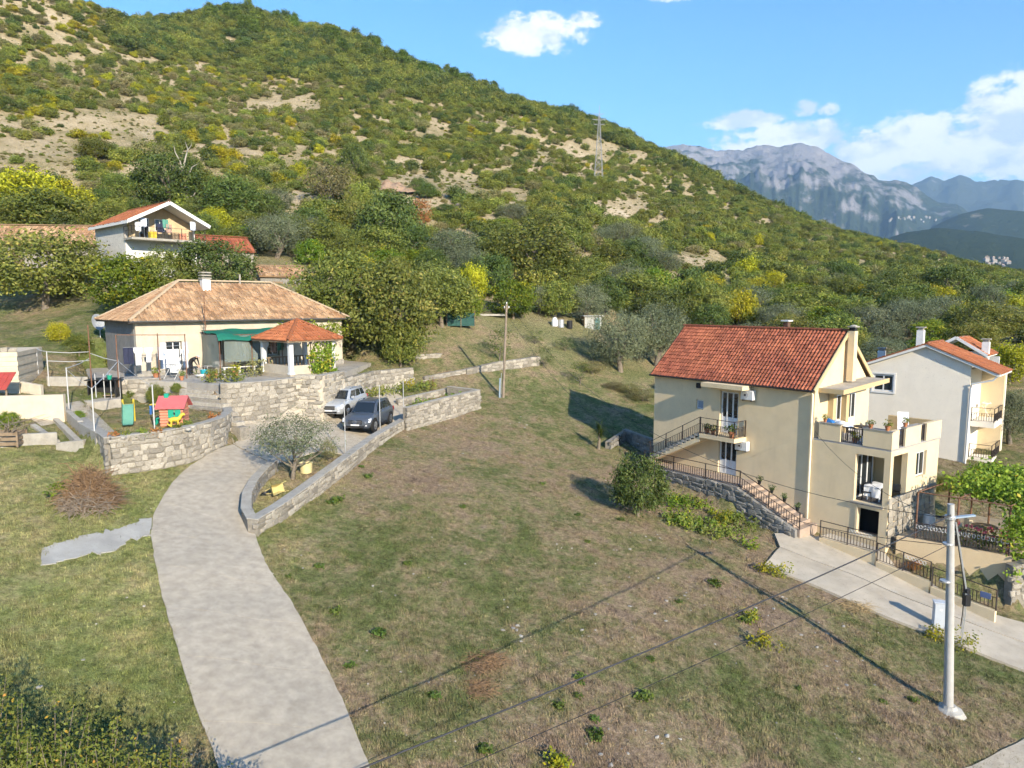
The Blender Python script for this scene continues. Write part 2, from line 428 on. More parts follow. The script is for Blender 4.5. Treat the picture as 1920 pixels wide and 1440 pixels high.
_gx = np.arange(-46, 46.01, .5); _gy = np.arange(6, 72.01, .5)
_gzz = terr(*np.meshgrid(_gx, _gy))
def gz(x, y):
    i, j = (x + 46) / .5, (y - 6) / .5
    if not (0 <= i < len(_gx) - 1 and 0 <= j < len(_gy) - 1): return float(terr(np.array([x]), np.array([y]))[0])
    a, b = int(i), int(j); u, v = i - a, j - b
    return float((_gzz[b, a] * (1 - u) + _gzz[b, a + 1] * u) * (1 - v) + (_gzz[b + 1, a] * (1 - u) + _gzz[b + 1, a + 1] * u) * v)
def G(px, py, dmax=420):
    """where the line of sight through a picture point meets the ground"""
    r = ray(px, py); d, st, prev = 8.0, .6, 8.0
    while d < dmax:
        p = r * (d / r[1])
        if p[2] < gz(p[0], p[1]): break
        prev = d; d += st if d < 72 else 2.5
    else: return None
    lo, hi = prev, d
    for _ in range(9):
        m = (lo + hi) / 2; p = r * (m / r[1])
        if p[2] < gz(p[0], p[1]): hi = m
        else: lo = m
    p = r * (hi / r[1]); return np.array([p[0], p[1], gz(p[0], p[1])])

def ground_color(nt, grass=False):
    N, L = nt.nodes, nt.links
    g = N.new('ShaderNodeNewGeometry'); sep = N.new('ShaderNodeSeparateXYZ'); L.new(g.outputs['Position'], sep.inputs[0])
    def noise(s, d, rough=.6):
        n = N.new('ShaderNodeTexNoise'); n.inputs['Scale'].default_value = s; n.inputs['Detail'].default_value = d; n.inputs['Roughness'].default_value = rough
        L.new(g.outputs['Position'], n.inputs['Vector']); return n.outputs[0]
    def m(op, a, b=0.0, clamp=False):
        n = N.new('ShaderNodeMath'); n.operation = op; n.use_clamp = clamp
        for i, v in enumerate((a, b)):
            if isinstance(v, (int, float)): n.inputs[i].default_value = v
            else: L.new(v, n.inputs[i])
        return n.outputs[0]
    def rng_(v, a, b, c=0.0, d=1.0):
        n = N.new('ShaderNodeMapRange'); n.inputs[1].default_value = a; n.inputs[2].default_value = b; n.inputs[3].default_value = c; n.inputs[4].default_value = d
        L.new(v, n.inputs[0]); return n.outputs[0]
    def ramp(v, els):
        r = N.new('ShaderNodeValToRGB'); e = r.color_ramp.elements
        e[0].position = els[0][0]; e[0].color = (*els[0][1], 1); e[1].position = els[-1][0]; e[1].color = (*els[-1][1], 1)
        for p_, c_ in els[1:-1]: q = e.new(p_); q.color = (*c_, 1)
        L.new(v, r.inputs[0]); return r.outputs[0]
    def mix(f, a, b):
        x = N.new('ShaderNodeMix'); x.data_type = 'RGBA'; L.new(f, x.inputs['Factor']); L.new(a, x.inputs['A']); L.new(b, x.inputs['B']); return x.outputs['Result']
    big, mid, fine, micro = noise(.13, 3), noise(1.1, 5, .65), noise(5, 5, .7), noise(38, 3, .7)
    v = m('ADD', m('ADD', m('MULTIPLY', big, .70), m('MULTIPLY', mid, .62)), m('ADD', m('MULTIPLY', fine, .34), m('MULTIPLY', micro, .34)))   # about .8
    # the mown strips west of the drive and behind the walls are greener than the stony lot
    lawn = m('MULTIPLY', rng_(sep.outputs[0], -6.5, -11.5), rng_(sep.outputs[1], 36, 30))
    v = m('ADD', m('ADD', m('SUBTRACT', v, .475), m('MULTIPLY', lawn, .07)), m('MULTIPLY', rng_(sep.outputs[1], 46, 54), m('ADD', .05, rng_(sep.outputs[0], -20, -28, 0, .06))))
    k = 1.36 if grass else 1.24
    c = lambda r_, g_, b_: (r_ * k, g_ * k, b_ * k)
    near = ramp(v, [(.26, c(.105, .078, .056)), (.36, c(.18, .13, .09)), (.45, c(.21, .158, .098)), (.53, c(.165, .142, .072)), (.62, c(.105, .112, .044)), (.75, c(.072, .092, .026))])
    lawnc = ramp(v, [(.26, c(.205, .16, .095)), (.40, c(.255, .21, .115)), (.50, c(.22, .196, .09)), (.60, c(.17, .172, .066)), (.72, c(.12, .138, .044))])
    near = mix(lawn, near, lawnc)
    w = m('ADD', m('MULTIPLY', noise(.05, 5, .65), .5), m('ADD', m('MULTIPLY', noise(.35, 5, .7), .3), m('MULTIPLY', noise(2.2, 4, .7), .25)))
    hill = ramp(w, [(.36, (.15, .135, .055)), (.46, (.24, .20, .10)), (.54, (.35, .28, .17)), (.62, (.42, .34, .225)), (.72, (.46, .40, .31))])
    far = rng_(m('ADD', sep.outputs[1], m('MULTIPLY', mid, 20.0)), 72, 108)
    res = mix(far, near, hill)
    gr = m('ADD', m('ADD', rng_(noise(4.2, 5, .7), .38, .62, .70, 1.26), rng_(noise(15, 4, .75), .38, .62, -.26, .26)), rng_(noise(46, 2, .7), .4, .6, -.16, .18))  # random grain; its dark specks also stand in for tiny grass shadows
    hs = N.new('ShaderNodeHueSaturation'); L.new(gr, hs.inputs['Value']); L.new(res, hs.inputs['Color'])
    return hs.outputs[0]
def ground_mat():
    m = bpy.data.materials.new('meadow_ground'); m.use_nodes = True
    nt = m.node_tree; p = nt.nodes['Principled BSDF']; p.inputs['Roughness'].default_value = .95; p.inputs['Specular IOR Level'].default_value = .1
    nt.links.new(ground_color(nt), p.inputs['Base Color'])
    g = nt.nodes.new('ShaderNodeNewGeometry'); n = nt.nodes.new('ShaderNodeTexNoise'); n.inputs['Scale'].default_value = 16; n.inputs['Detail'].default_value = 5; n.inputs['Roughness'].default_value = .7
    nt.links.new(g.outputs['Position'], n.inputs['Vector'])
    b = nt.nodes.new('ShaderNodeBump'); b.inputs['Strength'].default_value = .7; b.inputs['Distance'].default_value = .06
    nt.links.new(n.outputs[0], b.inputs['Height']); nt.links.new(b.outputs[0], p.inputs['Normal'])
    return m
M_GROUND = ground_mat()
def axis(lo, hi, step, far, grow=1.18):
    a = list(np.arange(lo, hi + 1e-6, step))
    s, x = step, hi
    while x < far[1]: s *= grow; x += s; a.append(x)
    s, x = step, lo
    while x > far[0]: s *= grow; x -= s; a.insert(0, x)
    return np.array(a)
def make_ground():
    xs = axis(-46, 46, .5, (-9000, 9000), 1.06); ys = axis(6, 72, .5, (-9000, 9000), 1.045)
    X, Y = np.meshgrid(xs, ys)
    Z = terr(X, Y)
    V = np.stack([X, Y, Z], -1).reshape(-1, 3)
    nx, ny = len(xs), len(ys)
    i = (np.arange(ny - 1)[:, None] * nx + np.arange(nx - 1)[None]).ravel()
    me = mesh_np('ground', V, np.stack([i, i + 1, i + nx + 1, i + nx], -1), M_GROUND, smooth=True)
    return link('ground', me, kind='structure', label='grassy hillside falling to the right')
ground = make_ground()

M_CONC = mat('old_concrete', (.43, .375, .295), rough=.92, var=.2, scale=3.0, bump=.5, bscale=60, dirt=.38)
M_CONC2 = mat('pale_concrete', (.455, .40, .32), rough=.9, var=.2, scale=.7, bump=.2, bscale=40, dirt=.3)
def resample(pts, n):
    pts = np.array(pts, float); s = np.concatenate([[0], np.cumsum(np.hypot(*np.diff(pts[:, :2], axis=0).T))])
    t = np.linspace(0, s[-1], n)
    # Catmull-Rom through the points
    out = []
    for q in t:
        i = int(np.clip(np.searchsorted(s, q) - 1, 0, len(pts) - 2)); f = (q - s[i]) / max(s[i + 1] - s[i], 1e-9)
        p0, p1, p2, p3 = pts[max(i - 1, 0)], pts[i], pts[i + 1], pts[min(i + 2, len(pts) - 1)]
        out.append(.5 * ((2 * p1) + (-p0 + p2) * f + (2 * p0 - 5 * p1 + 4 * p2 - p3) * f * f + (-p0 + 3 * p1 - 3 * p2 + p3) * f ** 3))
    return np.array(out)
def slab_strip(name, Lp, Rp, m, parent, dz=.05, th=.25, nw=10, rag=0):
    """a sheet of concrete between two edges, lying on the ground, with its edge faces"""
    n = len(Lp); b = MB(); V = []
    for i in range(n):
        for j in range(nw + 1):
            t = j / nw; x = Lp[i][0] * (1 - t) + Rp[i][0] * t; y = Lp[i][1] * (1 - t) + Rp[i][1] * t
            V.append((x, y))
    V = np.array(V); z = terr(V[:, 0], V[:, 1]) + dz
    if rag: z += 0
    k = nw + 1
    top = [(V[i, 0], V[i, 1], z[i]) for i in range(len(V))]
    Fs = [(i * k + j, i * k + j + 1, (i + 1) * k + j + 1, (i + 1) * k + j) for i in range(n - 1) for j in range(nw)]
    ring = [j for j in range(k)] + [i * k + nw for i in range(1, n)] + [(n - 1) * k + j for j in range(nw - 1, -1, -1)] + [i * k for i in range(n - 2, 0, -1)]
    base = len(top); top += [(V[i, 0], V[i, 1], z[i] - th) for i in ring]
    Fs += [(ring[a], ring[(a + 1) % len(ring)], base + (a + 1) % len(ring), base + a) for a in range(len(ring))]
    b.add(top, Fs)
    return b.build(name, m, parent, smooth=40)
def gpts(px): return [G(*q) for q in px]
drive = empty('driveway', G(480, 1100), kind='structure', label='curving concrete drive up to the old stone house')
def nib(a, s):
    r_ = np.random.default_rng(s); a[:, :2] += r_.normal(0, .014, (len(a), 2)); return a
dl = nib(resample(gpts([(425, 1500), (410, 1440), (358, 1300), (325, 1190), (300, 1100), (285, 1010), (292, 960), (318, 915), (350, 880), (392, 853), (436, 834)]), 73), 4)
dr = nib(resample(gpts([(722, 1500), (692, 1440), (640, 1310), (585, 1200), (535, 1115), (500, 1060), (478, 1003), (461, 960), (470, 918), (488, 892), (512, 872)]), 73), 5)
loc0 = np.array(drive.location)
def shifted(a, o): return [np.array(p) - np.array([o[0], o[1], 0]) for p in a]
for k in range(9):
    a, b = k * 8, k * 8 + 8
    A_, B_ = dl[a:b + 1].copy(), dr[a:b + 1].copy()
    for E_, O_ in ((A_, dl), (B_, dr)):      # a finger-wide joint between pours
        d0 = O_[b] - O_[b - 1]; E_[-1] = E_[-1] - d0 / np.linalg.norm(d0) * (.010 if k < 8 else 0)
    o = slab_strip('slab', A_, B_, M_CONC, None, .06, .3)
    o.parent = drive; o.matrix_parent_inverse = drive.matrix_world.inverted() if False else Matrix.Translation(-Vector(drive.location))
pad = slab_strip('parking_pad', resample(gpts([(438, 833), (434, 805), (470, 780), (520, 772), (575, 757), (640, 742), (700, 728), (745, 722)]), 20), resample(gpts([(513, 871), (548, 862), (580, 852), (610, 846), (640, 853), (690, 828), (730, 803), (768, 776)]), 20), M_CONC, None, .05, .25, 12)
tag(pad, 'concrete parking pad between stone walls under the two cars', kind='structure')
# ragged cement patch on the grass
cl = gpts([(78, 1030), (95, 1022), (118, 1018), (140, 1012), (165, 1004), (190, 998), (215, 995), (240, 985), (262, 976), (285, 972)])
cr = gpts([(77, 1050), (92, 1058), (112, 1052), (140, 1046), (170, 1038), (200, 1036), (222, 1030), (246, 1012), (268, 1008), (284, 992)])
def ragged(a, s):
    a = resample(a, 34); r_ = np.random.default_rng(s)
    a[1:-1, :2] += r_.normal(0, .09, (len(a) - 2, 2)); return a
tag(slab_strip('cement_patch', ragged(cl, 1), ragged(cr, 2), mat('cement_skim', (.38, .365, .33), .9, .2, 1.2, .4, 25, dirt=.2), None, .035, .1, 5), 'ragged grey cement patch on the lawn beside the drive', 'patch')
# lane below the yellow house: ribbed run and smooth ramp
lane_o = empty('lane', G(1600, 1100), kind='structure', label='pale concrete lane sloping past the yellow house')
l0 = resample(gpts([(1432, 1062), (1520, 1098), (1620, 1142), (1700, 1175), (1780, 1205), (1860, 1238), (1960, 1275)]), 30)
l1 = resample(gpts([(1462, 1030), (1560, 1068), (1650, 1105), (1740, 1142), (1800, 1166), (1880, 1196), (1980, 1228)]), 30)
l2 = resample(gpts([(1452, 1004), (1560, 1005), (1660, 1050), (1735, 1090), (1790, 1128), (1868, 1158), (1978, 1190)]), 30)
for q0, q1, mm_, dz_ in ((l0, l1, M_CONC2, .05), (l1 + np.array([.03, .05, 0]), l2, mat('ramp_concrete', (.465, .41, .33), .9, .15, 1.5, .2, 50, dirt=.25), .07)):
    o = slab_strip('slab', q0, q1, mm_, None, dz_ + .06, .4, 22); o.parent = lane_o; o.matrix_parent_inverse = Matrix.Translation(-Vector(lane_o.location))
tag(slab_strip('road', resample(gpts([(1800, 1445), (1850, 1425), (1925, 1385)]), 6), resample(gpts([(1830, 1500), (1900, 1480), (1990, 1440)]), 6), M_CONC, None, .05, .2, 4), 'corner of a paved road at the lower right', kind='structure')

# ---------------------------------------------------------------- far mountains
from mathutils import noise as MN
def rock_mat(name, rock, rock2, green, lo, hi, gscale):
    m = bpy.data.materials.new(name); m.use_nodes = True
    nt = m.node_tree; N, L = nt.nodes, nt.links; p = N['Principled BSDF']; p.inputs['Roughness'].default_value = .95; p.inputs['Specular IOR Level'].default_value = .05
    g = N.new('ShaderNodeNewGeometry'); sp = N.new('ShaderNodeSeparateXYZ'); L.new(g.outputs['Position'], sp.inputs[0]); sn = N.new('ShaderNodeSeparateXYZ'); L.new(g.outputs['Normal'], sn.inputs[0])
    def noise(s, d, r_=.62):
        n = N.new('ShaderNodeTexNoise'); n.inputs['Scale'].default_value = s; n.inputs['Detail'].default_value = d; n.inputs['Roughness'].default_value = r_; L.new(g.outputs['Position'], n.inputs['Vector']); return n.outputs[0]
    def m2(op, a, b):
        n = N.new('ShaderNodeMath'); n.operation = op
        for i, v in enumerate((a, b)):
            if isinstance(v, (int, float)): n.inputs[i].default_value = v
            else: L.new(v, n.inputs[i])
        return n.outputs[0]
    hgt = N.new('ShaderNodeMapRange'); hgt.inputs[1].default_value = lo; hgt.inputs[2].default_value = hi; hgt.inputs[3].default_value = .46; hgt.inputs[4].default_value = -.22; L.new(sp.outputs[2], hgt.inputs[0])
    f = m2('ADD', m2('ADD', m2('MULTIPLY', noise(gscale, 8, .7), 1.5), hgt.outputs[0]), m2('MULTIPLY', sn.outputs[2], .45))
    st = N.new('ShaderNodeMapRange'); st.inputs[1].default_value = .98; st.inputs[2].default_value = 1.14; L.new(f, st.inputs[0])
    rk = N.new('ShaderNodeMix'); rk.data_type = 'RGBA'; L.new(noise(gscale * 3, 6), rk.inputs['Factor']); rk.inputs['A'].default_value = (*rock, 1); rk.inputs['B'].default_value = (*rock2, 1)
    gr = N.new('ShaderNodeMix'); gr.data_type = 'RGBA'; L.new(noise(gscale * 8, 6, .75), gr.inputs['Factor']); gr.inputs['A'].default_value = (*[c * .55 for c in green], 1); gr.inputs['B'].default_value = (*[c * 1.5 for c in green], 1)
    mx = N.new('ShaderNodeMix'); mx.data_type = 'RGBA'; L.new(st.outputs[0], mx.inputs['Factor']); L.new(rk.outputs['Result'], mx.inputs['A']); L.new(gr.outputs['Result'], mx.inputs['B'])
    L.new(mx.outputs['Result'], p.inputs['Base Color'])
    bp = N.new('ShaderNodeBump'); bp.inputs['Strength'].default_value = .9; bp.inputs['Distance'].default_value = 26; L.new(noise(gscale * 2.6, 9, .72), bp.inputs['Height']); L.new(bp.outputs[0], p.inputs['Normal'])
    return m
def mountain(name, sky_px, r0, r1, rb, m, rough, label, na=330, nr=140, seed=0., gmul=1.3):
    az = np.array([math.degrees(math.atan2(ray(a, b)[0], ray(a, b)[1])) for a, b in sky_px])
    te = np.array([ray(a, b)[2] / math.hypot(ray(a, b)[0], ray(a, b)[1]) for a, b in sky_px])
    A_ = np.linspace(az[0], az[-1], na); Rr = np.concatenate([np.linspace(r0, r1, nr), np.linspace(r1 * 1.02, rb, 14)])
    V = np.zeros((len(Rr), na, 3)); base = -96
    for j, a in enumerate(A_):
        H = np.interp(a, az, te) * r1
        for i, r in enumerate(Rr):
            x, y = r * math.sin(R(a)), r * math.cos(R(a))
            t = min(1, max(0, (r - r0) / (r1 - r0)))
            n = .55 * (MN.ridged_multi_fractal(Vector((x / 620 + seed, y / 620, seed)), .9, 2.2, 7, .9, 2.0) - 1.2) + .38 * (MN.ridged_multi_fractal(Vector((a * .30 + seed + x / 1500, r / 1500, seed + 3)), .8, 2.3, 6, .9, 2.0) - 1.2)
            q = t ** gmul
            z = base + (H - base) * q + n * rough * (1 - t ** 14) * math.sin(math.pi * min(1, t * 1.02 + .0)) ** .7 if t < 1 else base + (H - base) - (r - r1) * .45 + n * rough * .1
            n2 = MN.fractal(Vector((x / 140, y / 140, 3 + seed)), 1.0, 2.0, 4)
            V[i, j] = (x, y, max(base - 2, z + n2 * rough * .16))
    k = len(Rr)
    i = (np.arange(k - 1)[:, None] * na + np.arange(na - 1)[None]).ravel()
    me = mesh_np(name, V.reshape(-1, 3), np.stack([i, i + 1, i + na + 1, i + na], -1), m, smooth=True)
    return link(name, me, kind='structure', label=label)
M_MTN = rock_mat('limestone_mountain', (.30, .28, .28), (.15, .14, .15), (.035, .05, .03), -100, 900, .0062)
M_MTN2 = rock_mat('far_range', (.27, .25, .25), (.17, .16, .16), (.045, .055, .04), 0, 1900, .004)
M_FOOT = rock_mat('wooded_foothill', (.30, .27, .2), (.25, .22, .16), (.035, .052, .022), -400, 900, .012)
mountain('mountain', [(1100, 330), (1180, 300), (1235, 284), (1262, 275), (1290, 271), (1318, 276), (1345, 284), (1400, 281), (1440, 276), (1470, 271), (1505, 275), (1545, 286), (1585, 303), (1622, 322), (1660, 336), (1700, 350), (1750, 372), (1800, 392), (1860, 420), (1950, 450), (2100, 490)], 1500, 4400, 5600, M_MTN, 210, 'bare limestone mountain fading into blue haze', seed=2.3, gmul=1.25)
mountain('mountain_range', [(1560, 420), (1640, 380), (1690, 352), (1720, 337), (1742, 330), (1770, 336), (1800, 326), (1822, 331), (1850, 340), (1885, 334), (1920, 336), (1980, 350), (2080, 345), (2200, 370), (2400, 420)], 3200, 6600, 7800, M_MTN2, 210, 'distant bluish mountain range at the right', na=150, nr=70, seed=7.7, gmul=1.5)
mountain('foothill', [(1500, 520), (1580, 480), (1640, 455), (1700, 434), (1760, 428), (1830, 432), (1920, 446), (2000, 440), (2120, 455), (2300, 480)], 700, 1900, 2600, M_FOOT, 26, 'dark wooded foothill below the mountains', na=140, nr=60, seed=4.1, gmul=1.1)
mountain('wooded_ridge', [(1680, 470), (1750, 425), (1800, 400), (1850, 391), (1920, 396), (2000, 402), (2150, 430)], 2000, 3000, 3600, M_FOOT, 40, 'dark wooded ridge behind the foothill', na=90, nr=40, seed=9.1, gmul=1.0)
# ---------------------------------------------------------------- plants
L_OLIVE = leaf_mat('olive_leaves', (.065, .072, .05), (.135, .142, .10), (.185, .19, .14), .2, .15)
L_WALNUT = leaf_mat('walnut_leaves', (.075, .083, .022), (.17, .168, .046), (.29, .24, .08), .3, .2)
L_CITRUS = leaf_mat('citrus_leaves', (.05, .085, .012), (.14, .175, .02), (.30, .27, .02), .25, .2)
L_OAK = leaf_mat('oak_leaves', (.038, .055, .016), (.09, .11, .032), (.14, .15, .05), .2, .2)
L_BROAD = leaf_mat('broad_leaves', (.07, .085, .022), (.155, .165, .042), (.25, .22, .06), .28, .25)
L_YELLOW = leaf_mat('yellow_leaves', (.15, .14, .015), (.34, .29, .02), (.46, .36, .03), .3, .18)
L_RUSSET = leaf_mat('russet_leaves', (.16, .075, .03), (.30, .14, .06), (.38, .2, .09), .3, .2)
L_DRAB = leaf_mat('drab_leaves', (.10, .09, .045), (.19, .165, .085), (.26, .22, .13), .22, .2)
L_PINE = leaf_mat('pine_needles', (.055, .08, .015), (.12, .15, .028), (.18, .2, .05), .12, .2)
L_SCRUB = leaf_mat('scrub_leaves', (.07, .082, .018), (.16, .165, .036), (.25, .23, .06), .2, .3)
L_VINE = leaf_mat('vine_leaves', (.07, .10, .015), (.19, .22, .03), (.36, .26, .05), .35, .25)
M_BARK = mat('grey_bark', (.20, .165, .125), .95, .35, 6, .6, 22)
M_DEAD = mat('dead_wood', (.42, .38, .32), .9, .25, 5, .5, 25)
def crown(seed, rx, rz, n_cl, per, leaf, cz=0., spread=.33, flat=.0, cone=0., fill=.55, lobes=5, wild=.0):
    """leaf blades gathered in clumps through an uneven volume; returns verts, faces, tint"""
    r_ = np.random.default_rng(seed)
    d = r_.normal(size=(n_cl * 2, 3)); d /= np.linalg.norm(d, axis=1)[:, None]
    d = d[(d[:, 2] > -.75)][:n_cl]
    n_cl = len(d)
    lob = r_.normal(size=(lobes, 3)); lob /= np.linalg.norm(lob, axis=1)[:, None]; lob[:, 2] = np.abs(lob[:, 2]) * .8
    bulge = .74 + .40 * np.max(np.clip(d @ lob.T, 0, 1) ** 3, axis=1) + r_.normal(0, .05, n_cl)
    rad = (fill + (1 - fill) * r_.random(n_cl) ** .6) * bulge
    rad *= np.where(r_.random(n_cl) < .1 + wild, 1 + .22 * r_.random(n_cl) * (1 + 2 * wild), 1)
    c = d * rad[:, None] * np.array([rx, rx, rz])
    if cone:
        h = (c[:, 2] / rz + 1) / 2
        c[:, :2] *= (1.15 - cone * h)[:, None]
    c[:, 2] += cz
    ctint = np.clip(r_.normal(.45, .26, n_cl), 0, 1)
    n = n_cl * per
    idx = np.repeat(np.arange(n_cl), per)
    off = r_.normal(0, spread, (n, 3)) * np.array([1, 1, .72])
    pos = c[idx] + off
    nrm = r_.normal(size=(n, 3)) + d[idx] * .75 + np.array([0, 0, .45]); nrm /= np.linalg.norm(nrm, axis=1)[:, None]
    t = r_.normal(size=(n, 3)); t -= (t * nrm).sum(1)[:, None] * nrm; t /= np.linalg.norm(t, axis=1)[:, None]
    s = np.cross(nrm, t)
    L_ = (leaf * (.6 + .8 * r_.random(n)))[:, None]
    W_ = L_ * (.5 if not flat else flat)
    V = np.stack([pos - t * L_ * .5, pos + s * W_ * .5 + nrm * W_ * .12, pos + t * L_ * .5, pos - s * W_ * .5 + nrm * W_ * .12], 1).reshape(-1, 3)
    tint = np.clip(ctint[idx] + r_.normal(0, .16, n), 0, 1)
    return V, np.arange(n * 4).reshape(-1, 4), tint
def limbs(seed, h, r, n=5, spread=1.6, top=1.6, lean=.2, twist=.25, trunk_top=None):
    """tapered trunk with forking limbs"""
    r_ = np.random.default_rng(seed + 500); b = MB()
    p = np.zeros(3); pts = [p.copy()]; a = r_.normal(0, lean, 2)
    for k in range(4):
        p = p + np.array([a[0] * h / 8 + r_.normal(0, twist * .08 * h), a[1] * h / 8 + r_.normal(0, twist * .08 * h), h / 4]); pts.append(p.copy())
    pts[0] -= np.array([0, 0, .25])
    b.tube(pts, [r * 1.25, r, r * .85, r * .75, r * .62], 8)
    for k in range(n):
        az = 2 * math.pi * (k + .6 * r_.random()) / n; q = pts[2 + (k % 3)].copy(); L0 = spread * (.7 + .5 * r_.random())
        qs = [q]; dd = np.array([math.cos(az), math.sin(az), .7 + .7 * r_.random()])
        for s in range(3):
            q = q + dd / np.linalg.norm(dd) * L0 / 3 * (top if s == 2 else 1.1) + r_.normal(0, .08, 3); qs.append(q); dd = dd * np.array([.8, .8, 1.1]) + r_.normal(0, .12, 3)
        b.tube(qs, [r * .5, r * .38, r * .24, r * .07], 6)
        for s in (1, 2):
            e = qs[s] + np.array([r_.normal(0, .5), r_.normal(0, .5), .5 + .4 * r_.random()]) * L0 * .5
            b.tube([qs[s], (qs[s] + e) / 2 + r_.normal(0, .06, 3), e], [r * .26, r * .16, r * .04], 5)
    return b
PROTO = {}
def proto(kind, var, lm, crown_args, trunk_args, bark=None):
    V, Fc, t = crown(**crown_args)
    cm = mesh_np(kind + '_crown', V, Fc, lm, t)
    tm = limbs(*trunk_args[0], **trunk_args[1]).mesh(kind + '_trunk', bark or M_BARK, 50) if trunk_args else None
    ex = (np.percentile(np.hypot(V[:, 0], V[:, 1]), 96), V[:, 2].max())
    PROTO.setdefault(kind, []).append((cm, tm, ex))
for s in range(3):
    proto('walnut', s, L_WALNUT, dict(seed=10 + s, rx=3.4, rz=3.1, n_cl=230, per=46, leaf=.25, cz=3.1, spread=.42, lobes=7, wild=.1), ((10 + s, 3.0, .2), dict(spread=2.4)))
    proto('olive', s, L_OLIVE, dict(seed=20 + s, rx=2.7, rz=2.3, n_cl=230, per=52, leaf=.19, cz=2.5, spread=.34, flat=.3, lobes=8, wild=.05), ((20 + s, 1.8, .24), dict(spread=1.9, twist=.6)))
    proto('young_olive', s, L_OLIVE, dict(seed=25 + s, rx=2.5, rz=1.6, n_cl=120, per=44, leaf=.17, cz=3.0, spread=.34, flat=.3, lobes=9, wild=.2), ((25 + s, 1.7, .13), dict(spread=2.1, n=7))) if s == 0 else None
    proto('citrus', s, L_CITRUS, dict(seed=30 + s, rx=2.1, rz=2.1, n_cl=170, per=48, leaf=.19, cz=1.75, spread=.26, lobes=6), ((30 + s, 1.2, .12), dict(spread=1.2)))
    proto('oak', s, L_OAK, dict(seed=40 + s, rx=3.0, rz=2.8, n_cl=210, per=46, leaf=.23, cz=2.35, spread=.34, lobes=8), ((40 + s, 2.0, .22), dict(spread=2.0)))
    proto('broad', s, L_BROAD, dict(seed=50 + s, rx=2.6, rz=2.5, n_cl=180, per=46, leaf=.23, cz=2.15, spread=.36, lobes=7, wild=.08), ((50 + s, 1.8, .15), dict(spread=1.7)))
for s in range(2):
    proto('yellow', s, L_YELLOW, dict(seed=60 + s, rx=2.1, rz=1.8, n_cl=120, per=42, leaf=.23, cz=1.55, spread=.34, wild=.1), ((60 + s, 1.2, .1), dict(spread=1.2)))
    proto('drab', s, L_DRAB, dict(seed=70 + s, rx=2.3, rz=2.2, n_cl=110, per=30, leaf=.21, cz=2.7, spread=.38, wild=.2), ((70 + s, 1.7, .13), dict(spread=2.0, n=7)))
    proto('pine', s, L_PINE, dict(seed=80 + s, rx=2.0, rz=3.4, n_cl=120, per=26, leaf=.42, cz=4.0, spread=.36, flat=.3, cone=.75), ((80 + s, 3.4, .16), dict(spread=1.0)))
proto('russet', 0, L_RUSSET, dict(seed=90, rx=1.7, rz=2.3, n_cl=80, per=34, leaf=.25, cz=2.8, spread=.32, wild=.1), ((90, 1.8, .12), dict(spread=1.2)))
proto('sparse', 0, L_OAK, dict(seed=95, rx=1.4, rz=1.7, n_cl=46, per=22, leaf=.15, cz=2.0, spread=.26, wild=.25), ((95, 1.3, .06), dict(spread=1.0, n=7)))
TREE_N = 0
def plant(kind, x, y, h, w, label, cat='tree', group=None, name=None, z=None, var=None):
    """one tree or bush standing on the ground: crown and trunk under one root"""
    global TREE_N
    TREE_N += 1
    L_ = PROTO[kind]; cm, tm, (er, ez) = L_[(TREE_N if var is None else var) % len(L_)]
    sx, sz = w / (2 * er), h / ez
    o = empty(name or (kind + '_tree'), (x, y, (gz(x, y) if z is None else z) - .05), random.uniform(0, 6.28), label=label, cat=cat, group=group)
    o.scale = (sx, sx, sz)
    link('crown', cm, None, o)
    if tm: link('trunk', tm, None, o)
    return o
def plant_px(kind, px, base, hpx, wpx, label, d=None, **k):
    """standing at a picture point, its size read at that distance"""
    g = G(px, base) if d is None else P(px, base, d)
    s = F_PX / math.hypot(g[1], 0)
    return plant(kind, g[0], g[1], hpx / s, wpx / s, label, **k)
